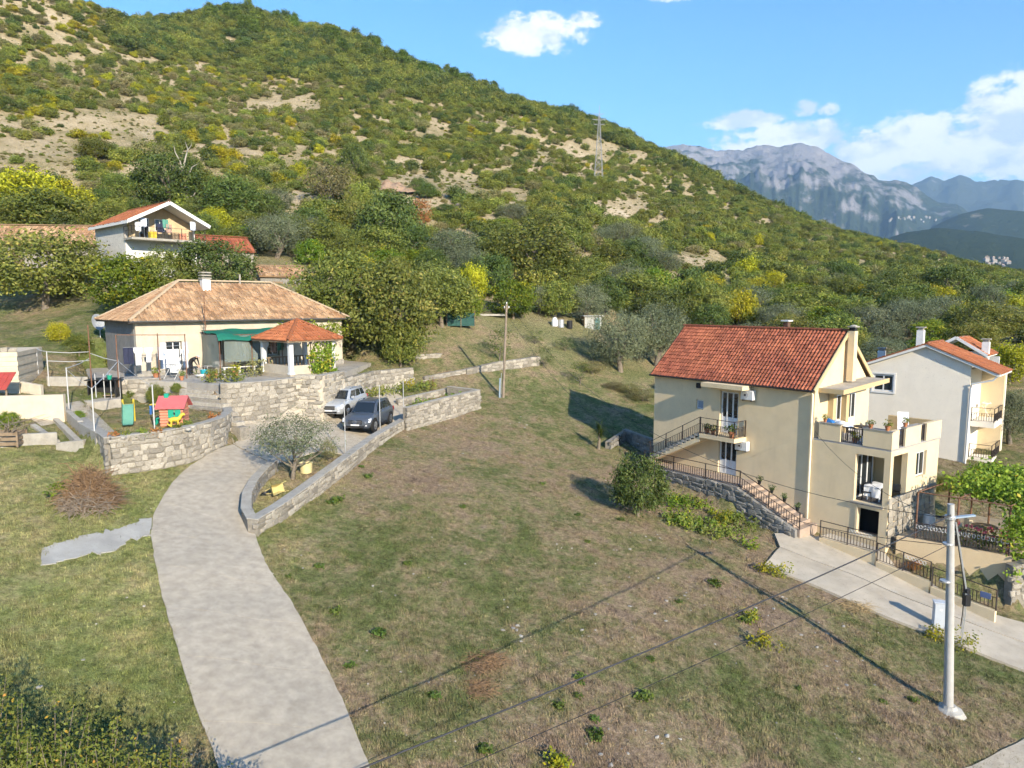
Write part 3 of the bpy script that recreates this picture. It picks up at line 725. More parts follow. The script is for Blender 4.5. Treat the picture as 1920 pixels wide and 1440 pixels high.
# --- the ones that can be told apart, picture x, foot y, height and width in picture px
for a in (
    ('walnut', 85, 578, 165, 215, 'big brownish walnut tree at the left edge below the long old roof'),
    ('citrus', 245, 583, 118, 130, 'bright yellow-green bushy tree below the white balcony house'),
    ('broad', 318, 568, 108, 105, 'yellowish green tree in front of the white balcony house wall'),
    ('oak', 412, 552, 108, 150, 'dark round evergreen below the low stone house with red roof'),
    ('walnut', 655, 625, 165, 190, 'walnut tree right behind the old stone house corner'),
    ('walnut', 735, 672, 205, 185, 'tallest walnut tree above the stone wall by the gazebo'),
    ('walnut', 828, 612, 125, 135, 'walnut tree at the right end of the walnut clump'),
    ('broad', 752, 688, 100, 85, 'light green young tree standing just behind the stone garden wall'),
    ('citrus', 620, 612, 75, 80, 'green tree at the corner of the old stone house roof'),
    ('walnut', 995, 528, 125, 175, 'spreading yellow-olive walnut tree with bare trunk in mid slope'),
    ('citrus', 962, 598, 82, 92, 'round glossy green citrus bush behind the wooden pole'),
    ('yellow', 892, 570, 85, 55, 'yellow-leaved bush left of the round citrus bush'),
    ('olive', 1096, 603, 82, 90, 'grey olive tree over the small livestock shed'),
    ('olive', 1164, 697, 136, 122, 'left one of the twin silvery olives beside the yellow house'),
    ('olive', 1230, 686, 134, 112, 'right one of the twin silvery olives beside the yellow house'),
    ('olive', 1168, 560, 75, 85, 'grey olive behind the twin silvery olives'),
    ('citrus', 1222, 575, 82, 85, 'bright green bush above the twin olives'),
    ('broad', 1300, 600, 92, 90, 'broad olive-green tree behind the left end of the tiled roof'),
    ('yellow', 1385, 612, 80, 70, 'yellow-green tree behind the middle of the tiled roof'),
    ('olive', 1462, 622, 62, 95, 'grey olive behind the ridge of the tiled roof'),
    ('citrus', 1545, 628, 58, 90, 'green bush behind the ridge near the yellow chimney'),
    ('olive', 1640, 640, 78, 110, 'grey olive between the yellow chimney and the white house'),
    ('walnut', 1842, 645, 85, 135, 'walnut tree behind the white house roof'),
    ('yellow', 1893, 720, 90, 85, 'yellowing tree right of the white house chimney'),
    ('olive', 1893, 832, 118, 105, 'silvery olive at the right edge beside the white house balconies'),
    ('oak', 322, 392, 108, 125, 'dark evergreen oak uphill of the white balcony house'),
    ('oak', 442, 418, 100, 120, 'dark evergreen oak right of the dead tree'),
    ('yellow', 45, 408, 100, 130, 'large golden bush at the left edge of the slope'),
    ('yellow', 135, 415, 70, 110, 'golden bush above the long old roof'),
    ('broad', 95, 440, 90, 150, 'pale green bush directly above the long old roof'),
    ('oak', 728, 478, 122, 130, 'big dark oak below the reddish rock cut'),
    ('russet', 790, 432, 62, 42, 'russet autumn tree beside the big dark oak'),
    ('drab', 615, 392, 95, 95, 'greyish half-bare tree left of the rock cut'),
    ('oak', 668, 336, 68, 55, 'dark narrow evergreen below the old stone ruin on the slope'),
    ('olive', 548, 462, 70, 115, 'grey olive above the little shed roof'),
    ('olive', 845, 505, 85, 110, 'grey olive right of the russet tree'),
    ('citrus', 480, 470, 55, 70, 'green bush right of the low stone house'),
    ('yellow', 408, 303, 30, 50, 'small golden bush on the open slope'),
    ('broad', 180, 300, 45, 68, 'round green bush alone on the dry slope'),
    ('olive', 1245, 520, 60, 70, 'grey olive at the lower edge of the clearing'),
    ('broad', 1140, 510, 60, 85, 'brownish green tree below the clearing'),
    ('sparse', 1060, 658, 30, 46, 'low green shrub on the slope left of the twin olives'),
    ('drab', 1112, 702, 30, 52, 'dry grassy shrub at the foot of the twin olives'),
    ('citrus', 1252, 735, 30, 38, 'small bright bush beside the yellow house corner'),
    ('sparse', 1003, 645, 32, 44, 'low green shrub right of the wooden pole top'),
    ('oak', 922, 560, 88, 85, 'dark tree left behind the round citrus bush'),
    ('broad', 1042, 596, 78, 85, 'light green tree left of the grey olive over the hutch'),
    ('walnut', 1062, 556, 88, 110, 'brownish tree behind the grey olive over the hutch'),
    ('oak', 1135, 590, 78, 80, 'dark tree between the grey olive and the twin olives'),
    ('citrus', 868, 606, 70, 75, 'green bush at the right foot of the walnut clump'),
    ('olive', 1010, 588, 60, 70, 'small grey olive right of the round citrus bush'),
):
    if a[3]: plant_px(*a, group=None, cat='tree' if a[0] in ('walnut', 'olive', 'oak', 'drab', 'russet') or 'tree' in a[5] else 'bush')
plant_px('sparse', 937, 676, 74, 66, 'thin small fruit tree standing behind the wooden pole', cat='tree', name='fruit_tree')
plant_px('sparse', 1020, 690, 48, 48, 'thin twiggy shrub right of the wooden pole', cat='bush', name='shrub')
plant_px('sparse', 1088, 722, 52, 52, 'brownish twiggy shrub below the twin silvery olives', cat='bush', name='shrub')
# --- wood filling the foot of the slope: each tree its own thing
KN = {'walnut': 'walnut_tree', 'olive': 'olive_tree', 'citrus': 'bush', 'oak': 'oak_tree', 'broad': 'broadleaf_tree', 'drab': 'bare_tree', 'yellow': 'bush', 'pine': 'pine_tree'}
WOODL = {'olive': 'grey-green olive among the trees at the foot of the slope', 'oak': 'dark evergreen among the trees at the foot of the slope', 'broad': 'olive-green broadleaf tree at the foot of the slope',
         'citrus': 'bright green bush among the trees at the foot of the slope', 'yellow': 'yellow-leaved bush among the trees at the foot of the slope', 'walnut': 'brownish tree among the trees at the foot of the slope', 'drab': 'half-bare greyish tree at the foot of the slope'}
taken = [(o.location.x, o.location.y, 2.2) for o in SC.objects if o.type == 'EMPTY' and o.name.split('.')[0].endswith('_tree')]
NO_TREE = [terr_poly, play_poly, [tuple(yel(*q)[:2]) for q in ((-3, -8), (22, -8), (24, 14), (-3, 9))],
           [tuple(G(*q)[:2]) for q in ((760, 700), (880, 610), (1000, 600), (1080, 625), (1240, 740), (1225, 860), (930, 860))]]
def blocked(x, y, pad_=1.0):
    for pl_ in NO_TREE:
        if inside1(x, y, pl_): return True
    return False
def wood(n, xr, yr, kinds, hs, group, lab, dmin=3.2, sel=None):
    r_ = random.Random(n * 13 + int(yr[0])); made = 0; tries = 0
    while made < n and tries < n * 40:
        tries += 1
        y = r_.uniform(*yr); px = r_.uniform(*xr); x = (px - 960) / F_PX * y
        if blocked(x, y) or (sel and not sel(px, y, x)): continue
        if any((x - a) ** 2 + (y - b) ** 2 < (dmin * .5 + c * .5) ** 2 for a, b, c in taken): continue
        k = r_.choice(kinds); h = r_.uniform(*hs) * (.75 if k in ('citrus', 'yellow') else 1)
        plant(k, x, y, h, h * r_.uniform(1.0, 1.4), lab[k], cat='bush' if k in ('citrus', 'yellow') else 'tree', group=group + ' ' + k, name=KN[k]); taken.append((x, y, dmin)); made += 1
def wl(ph): return {k: v.replace('at the foot of the slope', ph) for k, v in WOODL.items()}
wood(36, (380, 900), (74, 104), ['olive', 'oak', 'oak', 'broad', 'citrus', 'broad', 'walnut', 'yellow'], (3.4, 5.4), 'wood behind the stone house', wl('uphill behind the old hip-roofed house'), 3.6)
wood(14, (-60, 330), (82, 104), ['broad', 'citrus', 'yellow', 'walnut', 'oak'], (3.0, 4.6), 'wood above the balcony house', wl('above the balcony house'), 3.8)
wood(70, (880, 1960), (82, 124), ['oak', 'broad', 'citrus', 'olive', 'walnut', 'broad', 'oak', 'yellow'], (3.4, 5.6), 'wood at the foot of the slope', wl('at the foot of the slope right of centre'), 3.8, sel=lambda px, y, x: not (1180 < px < 1400 and 116 < y))
wood(26, (1250, 1990), (66, 84), ['olive', 'broad', 'citrus', 'oak', 'broad', 'walnut'], (3.2, 4.8), 'trees behind the houses', wl('just behind the two right-hand houses'), 3.4, sel=lambda px, y, x: x > 22)
# --- dead tree
def dead_tree():
    g = G(352, 398); o = empty('dead_tree', g, label='bare white dead tree between the two dark oaks', cat='tree')
    s = 97 / F_PX; b = MB()
    def q(px, py, dy=0): return ((px - 352) * s, dy, (398 - py) * s)
    b.tube([q(352, 404), q(351, 370), q(349, 345), q(346, 325)], [.34, .26, .23, .17], 9)
    part('trunk', M_DEAD, o, lambda m_: m_.add(b.v, b.f), smooth=60)
    for br in (([q(348, 335), q(340, 318, .2), q(330, 312, .3), q(326, 320, .3)], [.14, .1, .06, .03]), ([q(346, 326), q(343, 308), q(336, 292, -.2), q(334, 280, -.2)], [.15, .1, .06, .02]), ([q(346, 326), q(352, 300, .2), q(356, 285, .3), q(352, 272, .3)], [.14, .1, .06, .02]),
               ([q(350, 350), q(360, 330, -.3), q(366, 318, -.3), q(378, 312, -.3)], [.13, .1, .07, .02]), ([q(352, 372), q(362, 368, .3), q(366, 362, .3)], [.1, .07, .04]), ([q(356, 290), q(364, 280), q(366, 272)], [.06, .04, .02])):
        part('branch', M_DEAD, o, lambda m_: m_.tube(br[0], br[1], 6), smooth=60)
dead_tree()
# --- scrub on the slope: the 300 that show largest are things, the rest one mass
SHRUB = []
for i, (lm, s) in enumerate(((L_SCRUB, 1), (L_SCRUB, 2), (L_OAK, 3), (L_BROAD, 4), (L_DRAB, 5), (L_YELLOW, 6), (L_SCRUB, 7))):
    V, Fc, t = crown(200 + s, 1.0, .78, 80, 26, .165, cz=.55, spread=.17, lobes=6, fill=.5, wild=.05)
    SHRUB.append(mesh_np('shrub_leaves', V, Fc, lm, t))
def scrub_density(px, py, d, wd=0):
    """how thickly the slope is grown, read off the photograph's zones"""
    n = MN.fractal(Vector((px / 85., py / 48., 1.7)), 1.0, 2.0, 4) * .5 + .5
    bare = 0.
    for cx, cy, rx, ry, w in ((130, 270, 260, 75, .85), (470, 300, 170, 45, .6), (330, 320, 150, 40, .6), (560, 340, 100, 60, .5), (800, 365, 130, 45, .8), (1190, 390, 110, 28, .6), (760, 230, 220, 50, .35), (1010, 300, 200, 50, .3), (1290, 490, 110, 16, 1.), (560, 190, 80, 20, .5), (60, 60, 140, 60, .25)):
        q = ((px - cx) / rx) ** 2 + ((py - cy) / ry) ** 2
        if q < 1: bare = max(bare, w * (1 - q * q))
    return np.clip(-.12 + 1.75 * n + .5 * wd - bare, .0, 1.)
pts = []
cand = np.random.default_rng(5)
cx, cy, cd, tries = [], [], [], 0
N_C = 42000
py_ = cand.random(N_C); yy = 84 + (352 - 84) * py_ ** .75; pxx = cand.uniform(-120, 2040, N_C)
xx = (pxx - 960) / F_PX * yy
zz = terr(xx, yy)
cell = {}
for i in range(N_C):
    x, y, z = xx[i], yy[i], zz[i]
    zc = y * math.cos(PITCH) - z * math.sin(PITCH); yc = y * math.sin(PITCH) + z * math.cos(PITCH)
    py = 720 - F_PX * yc / zc
    if y < 128 and blocked(x, y): continue
    wooded = 1.0 if (240 < pxx[i] < 1000 and py < 95 + (pxx[i] - 250) * .17) or y > 285 else 0.
    dn = scrub_density(pxx[i], py, y, wooded)
    if cand.random() > dn:
        if cand.random() < .5 and cell.get((int(x / .9), int(y / .9), 1), 0) < 1:
            cell[(int(x / .9), int(y / .9), 1)] = 1; pts.append((x, y, z, cand.uniform(.16, .42), cand.uniform(0, 6.28), int(cand.choice([4, 4, 0, 3])), cand.uniform(.6, 1.1)))
        continue
    s = (.55 + 1.25 * cand.random() ** 1.6) * (1.0 + .7 * wooded) * (1.25 if y < 150 and pxx[i] > 1000 else 1)
    ck = (int(x / 1.75), int(y / 1.75))
    if cell.get(ck, 0) >= 1: continue
    cell[ck] = 1
    if y < 126 and any((x - a) ** 2 + (y - b) ** 2 < 4.2 for a, b, c in taken): continue
    k = int(cand.choice(7, p=(.25, .24, .17, .17, .07, .02, .08)) if not wooded else cand.choice(7, p=(.2, .2, .32, .2, .0, .0, .08)))
    if pxx[i] < 620 and not wooded and cand.random() < .45: k = int(cand.choice([4, 4, 5, 3, 3]))
    pts.append((x, y, z, s, cand.uniform(0, 6.28), k, cand.uniform(.75, 1.25)))
pts = np.array(pts)
vis = np.argsort(-(pts[:, 3] / pts[:, 1]))
KL = ['olive-green scrub bush dotted over the rocky slope', 'olive-green scrub bush dotted over the rocky slope', 'dark green scrub bush dotted over the rocky slope', 'light green scrub bush dotted over the rocky slope', 'dry greyish scrub bush on the rocky slope', 'golden scrub bush on the rocky slope', 'olive-green scrub bush dotted over the rocky slope']
first = {}
for i in vis[:300]:
    x, y, z, s, rz_, k, hz_ = pts[i]; k = int(k)
    o = link('scrub_bush', SHRUB[k], None, None, (x, y, z - .1), (0, 0, rz_), (s, s, s * hz_), label=KL[k], cat='bush', group='scrub bushes on the slope ' + ['olive green', 'olive green', 'dark', 'light', 'dry', 'golden', 'olive green'][k])
    first.setdefault(k, o)
def scatter(name, P_, protos, label, kind='stuff'):
    """points -> instances of the given meshes; P_ columns x y z scale rot kind height"""
    me = bpy.data.meshes.new(name); me.vertices.add(len(P_)); me.vertices.foreach_set('co', P_[:, :3].astype(np.float32).ravel())
    for nm, c, ty in (('s', 3, 'FLOAT'), ('r', 4, 'FLOAT'), ('k', 5, 'INT'), ('h', 6, 'FLOAT')):
        a = me.attributes.new(nm, ty, 'POINT'); a.data.foreach_set('value', P_[:, c].astype(np.int32 if ty == 'INT' else np.float32))
    o = link(name, me, kind=kind, label=label)
    ng = bpy.data.node_groups.new(name + '_nodes', 'GeometryNodeTree'); ng.is_modifier = True
    ng.interface.new_socket('Geometry', in_out='INPUT', socket_type='NodeSocketGeometry'); ng.interface.new_socket('Geometry', in_out='OUTPUT', socket_type='NodeSocketGeometry')
    N, L = ng.nodes, ng.links
    gi, go = N.new('NodeGroupInput'), N.new('NodeGroupOutput'); jn = N.new('GeometryNodeJoinGeometry')
    def attr(nm, ty):
        a = N.new('GeometryNodeInputNamedAttribute'); a.data_type = ty; a.inputs['Name'].default_value = nm; return a.outputs['Attribute']
    sa, ra, ka, ha = attr('s', 'FLOAT'), attr('r', 'FLOAT'), attr('k', 'INT'), attr('h', 'FLOAT')
    sh = N.new('ShaderNodeMath'); sh.operation = 'MULTIPLY'; L.new(sa, sh.inputs[0]); L.new(ha, sh.inputs[1])
    sc = N.new('ShaderNodeCombineXYZ'); L.new(sa, sc.inputs[0]); L.new(sa, sc.inputs[1]); L.new(sh.outputs[0], sc.inputs[2])
    rt = N.new('ShaderNodeCombineXYZ'); L.new(ra, rt.inputs[2])
    for k, ob in protos.items():
        cmp_ = N.new('FunctionNodeCompare'); cmp_.data_type = 'INT'; cmp_.operation = 'EQUAL'; L.new(ka, cmp_.inputs[2]); cmp_.inputs[3].default_value = k
        oi = N.new('GeometryNodeObjectInfo'); oi.transform_space = 'ORIGINAL'; oi.inputs['Object'].default_value = ob; oi.inputs['As Instance'].default_value = True
        ip = N.new('GeometryNodeInstanceOnPoints'); L.new(gi.outputs[0], ip.inputs['Points']); L.new(cmp_.outputs[0], ip.inputs['Selection']); L.new(oi.outputs['Geometry'], ip.inputs['Instance'])
        L.new(rt.outputs[0], ip.inputs['Rotation']); L.new(sc.outputs[0], ip.inputs['Scale']); L.new(ip.outputs[0], jn.inputs[0])
    L.new(jn.outputs[0], go.inputs[0])
    md = o.modifiers.new('scatter', 'NODES'); md.node_group = ng
    return o
rest = pts[vis[300:]].copy(); rest[:, 2] -= .1
for k in range(7):
    if k not in first: rest[:, 5] = np.where(rest[:, 5] == k, 0, rest[:, 5])
scatter('scrub', rest, first, 'low evergreen scrub and bushes covering the hillside')
# --- pines along the summit
pr = random.Random(3)
for i in range(46):
    t = pr.random(); px = 300 + 650 * t; yb = pr.uniform(300, 345); x = (px - 960) / F_PX * yb
    plant('pine', x, yb, pr.uniform(5.5, 9), pr.uniform(4.5, 6.5), 'green pine tree on the wooded hilltop', cat='tree', group='pines on the hilltop', name='pine_tree')
for px, yb in ((1105, 318), (1065, 322), (1330, 318), (1255, 326), (970, 330), (985, 331)):
    plant('oak', (px - 960) / F_PX * yb, yb, pr.uniform(4, 7), pr.uniform(6, 9), 'dark tree standing on the skyline of the slope', cat='tree', group='skyline trees', name='oak_tree')
# --- meadow grass
def blades(seed, n, h, spread):
    r_ = np.random.default_rng(seed)
    a = r_.uniform(0, 6.28, n); rr = spread * np.sqrt(r_.random(n)); bx, by = rr * np.cos(a), rr * np.sin(a)
    la = r_.uniform(0, 6.28, n); ln = r_.uniform(.2, .9, n) * h; hh = h * r_.uniform(.5, 1.1, n); w = .005 + .006 * r_.random(n); wa = la + 1.57
    V = np.stack([np.stack([bx - w * np.cos(wa), by - w * np.sin(wa), np.full(n, -.02)], -1), np.stack([bx + w * np.cos(wa), by + w * np.sin(wa), np.full(n, -.02)], -1), np.stack([bx + ln * np.cos(la), by + ln * np.sin(la), hh], -1)], 1).reshape(-1, 3)
    return V, np.arange(n * 3).reshape(-1, 3)
def grass_mat():
    m = bpy.data.materials.new('grass_blades'); m.use_nodes = True; nt = m.node_tree; p = nt.nodes['Principled BSDF']; p.inputs['Roughness'].default_value = .8; p.inputs['Specular IOR Level'].default_value = .15
    c = ground_color(nt, True)
    oi = nt.nodes.new('ShaderNodeObjectInfo'); mr = nt.nodes.new('ShaderNodeMapRange'); mr.inputs[3].default_value = .55; mr.inputs[4].default_value = 1.3; nt.links.new(oi.outputs['Random'], mr.inputs[0])
    h = nt.nodes.new('ShaderNodeHueSaturation'); nt.links.new(mr.outputs[0], h.inputs['Value']); nt.links.new(c, h.inputs['Color']); nt.links.new(h.outputs[0], p.inputs['Base Color'])
    return m
M_GRASS = grass_mat()
bare_polys = [[tuple(p[:2]) for p in dl] + [tuple(p[:2]) for p in dr[::-1]], terr_poly,
              [tuple(p[:2]) for p in l0] + [tuple(p[:2]) for p in l2[::-1]], [tuple(G(*q)[:2]) for q in ((438, 833), (434, 780), (640, 735), (745, 722), (768, 776), (640, 853), (513, 871))],
              [tuple(yel(*q)[:2]) for q in ((-.3, -1.9), (15, -1.9), (20, 1), (20, 9), (-.3, 6.2))], [tuple(p[:2]) for p in cl] + [tuple(p[:2]) for p in cr[::-1]]]
r_ = np.random.default_rng(77)
n = 120000
gy = 11 + 50 * r_.random(n) ** 1.5; gx = (r_.uniform(-60, 1990, n) - 960) / F_PX * gy
keep = np.ones(n, bool)
for pl_ in bare_polys: keep &= ~_inpoly(gx, gy, pl_)
gx, gy = gx[keep], gy[keep]
dens = np.array([MN.fractal(Vector((a * .35, b * .35, 9)), 1, 2, 3) for a, b in zip(gx, gy)])
keep = r_.random(len(gx)) < np.clip(.62 + dens * .7, .12, 1); gx, gy = gx[keep], gy[keep]
tufts = {}
for k in range(3):
    V, Fc = blades(k, (16, 22, 12)[k], (.05, .075, .14)[k], (.16, .2, .14)[k])
    tufts[k] = link('grass_tuft', mesh_np('grass_tuft', V, Fc, M_GRASS), None, None, G(700 + 90 * k, 1250), kind='stuff', label='tuft of short meadow grass')
GP = np.stack([gx, gy, terr(gx, gy), r_.uniform(.7, 1.4, len(gx)), r_.uniform(0, 6.28, len(gx)), r_.choice(3, len(gx), p=(.62, .33, .05)), r_.uniform(.7, 1.3, len(gx))], -1)
scatter('meadow_grass', GP, tufts, 'short patchy grass over the meadow and lawns')
# ---------------------------------------------------------------- masonry, roofs, openings
M_MORTAR = mat('lime_mortar', (.25, .225, .185), .95, .25, 4, .6, 30)
M_STONE = mat('pale_stone', (.345, .312, .26), .92, .3, 6, .8, 18, rnd=.34)
M_STONEG = mat('grey_stone', (.24, .225, .20), .95, .25, 5, .7, 18, rnd=.3)
M_CAP = mat('wall_coping', (.36, .335, .29), .92, .18, 3, .4, 30, dirt=.4)
M_PLASTER = mat('old_plaster', (.53, .465, .365), .92, .14, 1.5, .3, 22, dirt=.4)
M_CEMENT = mat('grey_render', (.23, .22, .205), .95, .2, 2, .4, 25, dirt=.3)
M_WHITE = mat('white_paint', (.70, .70, .69), .5, .05, 3, .05, 30)
M_TILE_OLD = mat('old_clay_tiles', (.47, .32, .19), .9, .3, .55, .3, 30, col2=(.30, .165, .085), tint=.34)
M_TILE_RED = mat('red_clay_tiles', (.38, .125, .062), .85, .3, .8, .3, 30, col2=(.235, .07, .042), tint=.34)
M_TILE_OR = mat('orange_clay_tiles', (.40, .15, .065), .8, .25, .9, .3, 30, col2=(.32, .105, .045), tint=.2)
M_STEEL = mat('galvanised_steel', (.55, .56, .57), .45, .15, 5, .1, 40, metal=.6)
M_WPOLE = mat('whitewashed_pole', (.5, .5, .49), .6, .12, 6, .1, 40)
M_RUST = mat('rusty_iron', (.20, .105, .065), .85, .3, 8, .4, 40)
M_IRON = mat('dark_iron', (.045, .035, .032), .55, .2, 8, .1, 40)
M_WOOD = mat('weathered_wood', (.24, .175, .115), .9, .3, 6, .5, 40)
M_BLACK = mat('black_plastic', (.02, .02, .022), .5, .2, 5, .1, 40)
M_GLASS = glass_mat()
def stone_mesh(seed, m):
    r_ = random.Random(seed); b = MB(); j = lambda: r_.uniform(-.17, .17)
    b.box(-.5, .5, -.5, .5, -.5, .5); b.v = [(x + j(), y + j() * .6, z + j()) for x, y, z in b.v]
    return b.mesh('stone', m, 40, bevel=.11)
STONES = {'p': [stone_mesh(i, M_STONE) for i in range(7)], 'g': [stone_mesh(20 + i, M_STONEG) for i in range(6)]}
def stone_wall(name, path, zt, label, th=.4, side=1, sw=.36, sh=.2, kind='p', cap=None, zb=None, core=None, maxn=290, jit=.3, seed=0, cat='wall', group=None, both=False):
    """mortared wall along a path; every face stone is a piece of its own"""
    r_ = random.Random(seed + 31); path = [np.array(p[:2], float) for p in path]; n = len(path)
    zt = list(zt) if hasattr(zt, '__len__') else [zt] * n
    zb = [min(gz(*p), zt[i] - .2) - .35 for i, p in enumerate(path)] if zb is None else (list(zb) if hasattr(zb, '__len__') else [zb] * n)
    o = empty(name, (*path[0], zb[0]), label=label, cat=cat, group=group, kind='thing'); org = np.array([*path[0], zb[0]])
    nr = []
    for i in range(n):
        d = path[min(i + 1, n - 1)] - path[max(i - 1, 0)]; d /= np.linalg.norm(d); nr.append(np.array([-d[1], d[0]]))
    b = MB(); c = MB()
    def strip(bb, lo, hi, t0, t1):
        V = []
        for i in range(n):
            for tt, zz in ((t0, lo[i]), (t1, lo[i]), (t1, hi[i]), (t0, hi[i])):
                q = path[i] + nr[i] * tt; V.append((q[0] - org[0], q[1] - org[1], zz - org[2]))
        Fs = [(i * 4 + k, i * 4 + (k + 1) % 4, i * 4 + 4 + (k + 1) % 4, i * 4 + 4 + k) for i in range(n - 1) for k in range(4)] + [(0, 1, 2, 3), tuple(n * 4 - 4 + k for k in (3, 2, 1, 0))]
        bb.add(V, Fs)
    strip(b, zb, zt, -th / 2, th / 2); b.build('core', core or M_MORTAR, o)
    if cap:
        strip(c, [z + .002 for z in zt], [z + cap for z in zt], -th / 2 - .03, th / 2 + .03); c.build('coping', M_CAP, o, bevel=.015)
    seg = [np.linalg.norm(path[i + 1] - path[i]) for i in range(n - 1)]; S = sum(seg)
    cnt = 0
    hmax = max(zt[i] - max(gz(*path[i]) - .1, zb[i]) for i in range(n))
    rows = max(1, int(hmax / sh)); need = S / sw * rows * .9
    f = max(1, math.sqrt(need / maxn)); sw *= f; sh *= f
    for sd in ((side, -side) if both else (side,)):
        row = 0
        while row * sh < hmax + sh:
            s = -r_.random() * sw * .5
            while s < S - sw * .35:
                w = sw * r_.uniform(.5, 1.55); m_ = min(max(s + w / 2, .01), S - .01); k = 0; a = m_
                while k < n - 2 and a > seg[k]: a -= seg[k]; k += 1
                t = a / seg[k]; q = path[k] * (1 - t) + path[k + 1] * t; d = (path[k + 1] - path[k]) / seg[k]; nn = np.array([-d[1], d[0]]) * sd
                top = zt[k] * (1 - t) + zt[k + 1] * t; z = top - sh * (row + .5) - (0 if cap else .0)
                g_ = max(gz(q[0], q[1]) - .12, min(zb))
                if z > g_ and cnt < 330 and m_ + w * .4 <= S + .1 and m_ - w * .4 > -.1:
                    e = q + nn * (th / 2 - .03)
                    so = link('stone', r_.choice(STONES[kind]), None, o, (e[0] - org[0], e[1] - org[1], z - org[2] + r_.uniform(-.035, .035)), (0, r_.uniform(-.3, .3) * jit, math.atan2(d[1], d[0])), (w * .95, .13 + .05 * r_.random(), sh * r_.uniform(.7, 1.1)))
                    cnt += 1
                s += w
            row += 1
    return o
def panel(b, M, L_, H, th, ops):
    """wall slab x 0..L, y 0..th, z 0..H with rectangular holes"""
    xs = sorted({0, L_} | {o[0] for o in ops} | {o[1] for o in ops}); zs = sorted({0, H} | {o[2] for o in ops} | {o[3] for o in ops})
    for i in range(len(xs) - 1):
        run = None
        for k in range(len(zs)):
            solid = k < len(zs) - 1 and not any(o[0] - 1e-6 <= xs[i] and xs[i + 1] <= o[1] + 1e-6 and o[2] - 1e-6 <= zs[k] and zs[k + 1] <= o[3] + 1e-6 for o in ops)
            if solid and run is None: run = zs[k]
            if not solid and run is not None:
                b.box(xs[i], xs[i + 1], 0, th, run, zs[k], M); run = None
def frame(name, parent, M, x0, x1, z0, z1, m=None, nx=2, bars=0, glass=None, t=.06, depth=.05, panel_h=0, sub=True):
    """window or glazed door: frame and mullions, each pane a sub-part"""
    m = m or M_WHITE; b = MB()
    b.box(x0, x0 + t, 0, depth, z0, z1, M); b.box(x1 - t, x1, 0, depth, z0, z1, M); b.box(x0 + t, x1 - t, 0, depth, z0, z0 + t, M); b.box(x0 + t, x1 - t, 0, depth, z1 - t, z1, M)
    w = (x1 - x0) / nx
    for i in range(1, nx): b.box(x0 + i * w - t * .5, x0 + i * w + t * .5, -.004, depth - .004, z0 + t, z1 - t, M)
    if panel_h: b.box(x0 + t, x1 - t, .012, depth - .012, z0 + t, z0 + panel_h, M)
    for k in range(bars):
        z = z0 + (z1 - z0) * (k + 1) / (bars + 1); b.box(x0 + t, x1 - t, .006, depth - .01, z - t * .3, z + t * .3, M)
    o = b.build(name, m, parent)
    for i in range(nx):
        g = MB().box(x0 + i * w + t * .5, x0 + (i + 1) * w - t * .5, .02, .03, z0 + t + (panel_h or 0), z1 - t, M); g.build('pane', glass or M_GLASS, o)
    return o
def tile_face(b, tints, p0, p1, poly, tw, tl, r_, lift=.0, amp=.055):
    """rows of curved tiles over one planar roof face; p0-p1 is the eave, poly the outline"""
    p0 = Vector(p0); p1 = Vector(p1); u = (p1 - p0).normalized(); P3 = [Vector(q) for q in poly]
    nrm = None
    for i in range(1, len(P3) - 1):
        c = (P3[i] - P3[0]).cross(P3[i + 1] - P3[0])
        if c.length > 1e-5: nrm = c.normalized(); break
    if nrm.z < 0: nrm = -nrm
    w = nrm.cross(u).normalized()
    if w.z < 0: w = -w
    st = [((q - p0).dot(u), (q - p0).dot(w)) for q in P3]
    smin, smax = min(a for a, _ in st), max(a for a, _ in st); tmax = max(c for _, c in st)
    sp = np.array(st); Vs, Fs = [], []
    prof = ((0, .12), (.18, .75), (.36, 1.), (.54, .75), (.72, .12), (1.0, .0))
    rows = int(tmax / tl + .5)
    for k in range(rows):
        t0 = k * tl - .06
        cols = int((smax - smin) / tw)
        off = smin + ((smax - smin) - cols * tw) / 2
        for c in range(cols):
            s = off + c * tw
            if not inside1(s + tw / 2, t0 + tl * .55, st): continue
            dz = r_.uniform(-.006, .006); js = r_.uniform(-.012, .012); jt = r_.uniform(-.015, .015)
            V = []
            for ta, ht in ((t0 + jt, .040), (t0 + tl * 1.1 + jt, .008)):
                for a, h in prof: V.append(p0 + u * (s + js + a * tw) + w * ta + nrm * (lift + ht + dz + h * amp))
            for a, h in prof: V.append(p0 + u * (s + js + a * tw) + w * (t0 + jt) + nrm * (lift - .005))
            n = len(prof); F = [(i, i + 1, n + i + 1, n + i) for i in range(n - 1)] + [(2 * n + i, 2 * n + i + 1, i + 1, i) for i in range(n - 1)]
            b.add(V, F); tints += [r_.random()] * len(F)
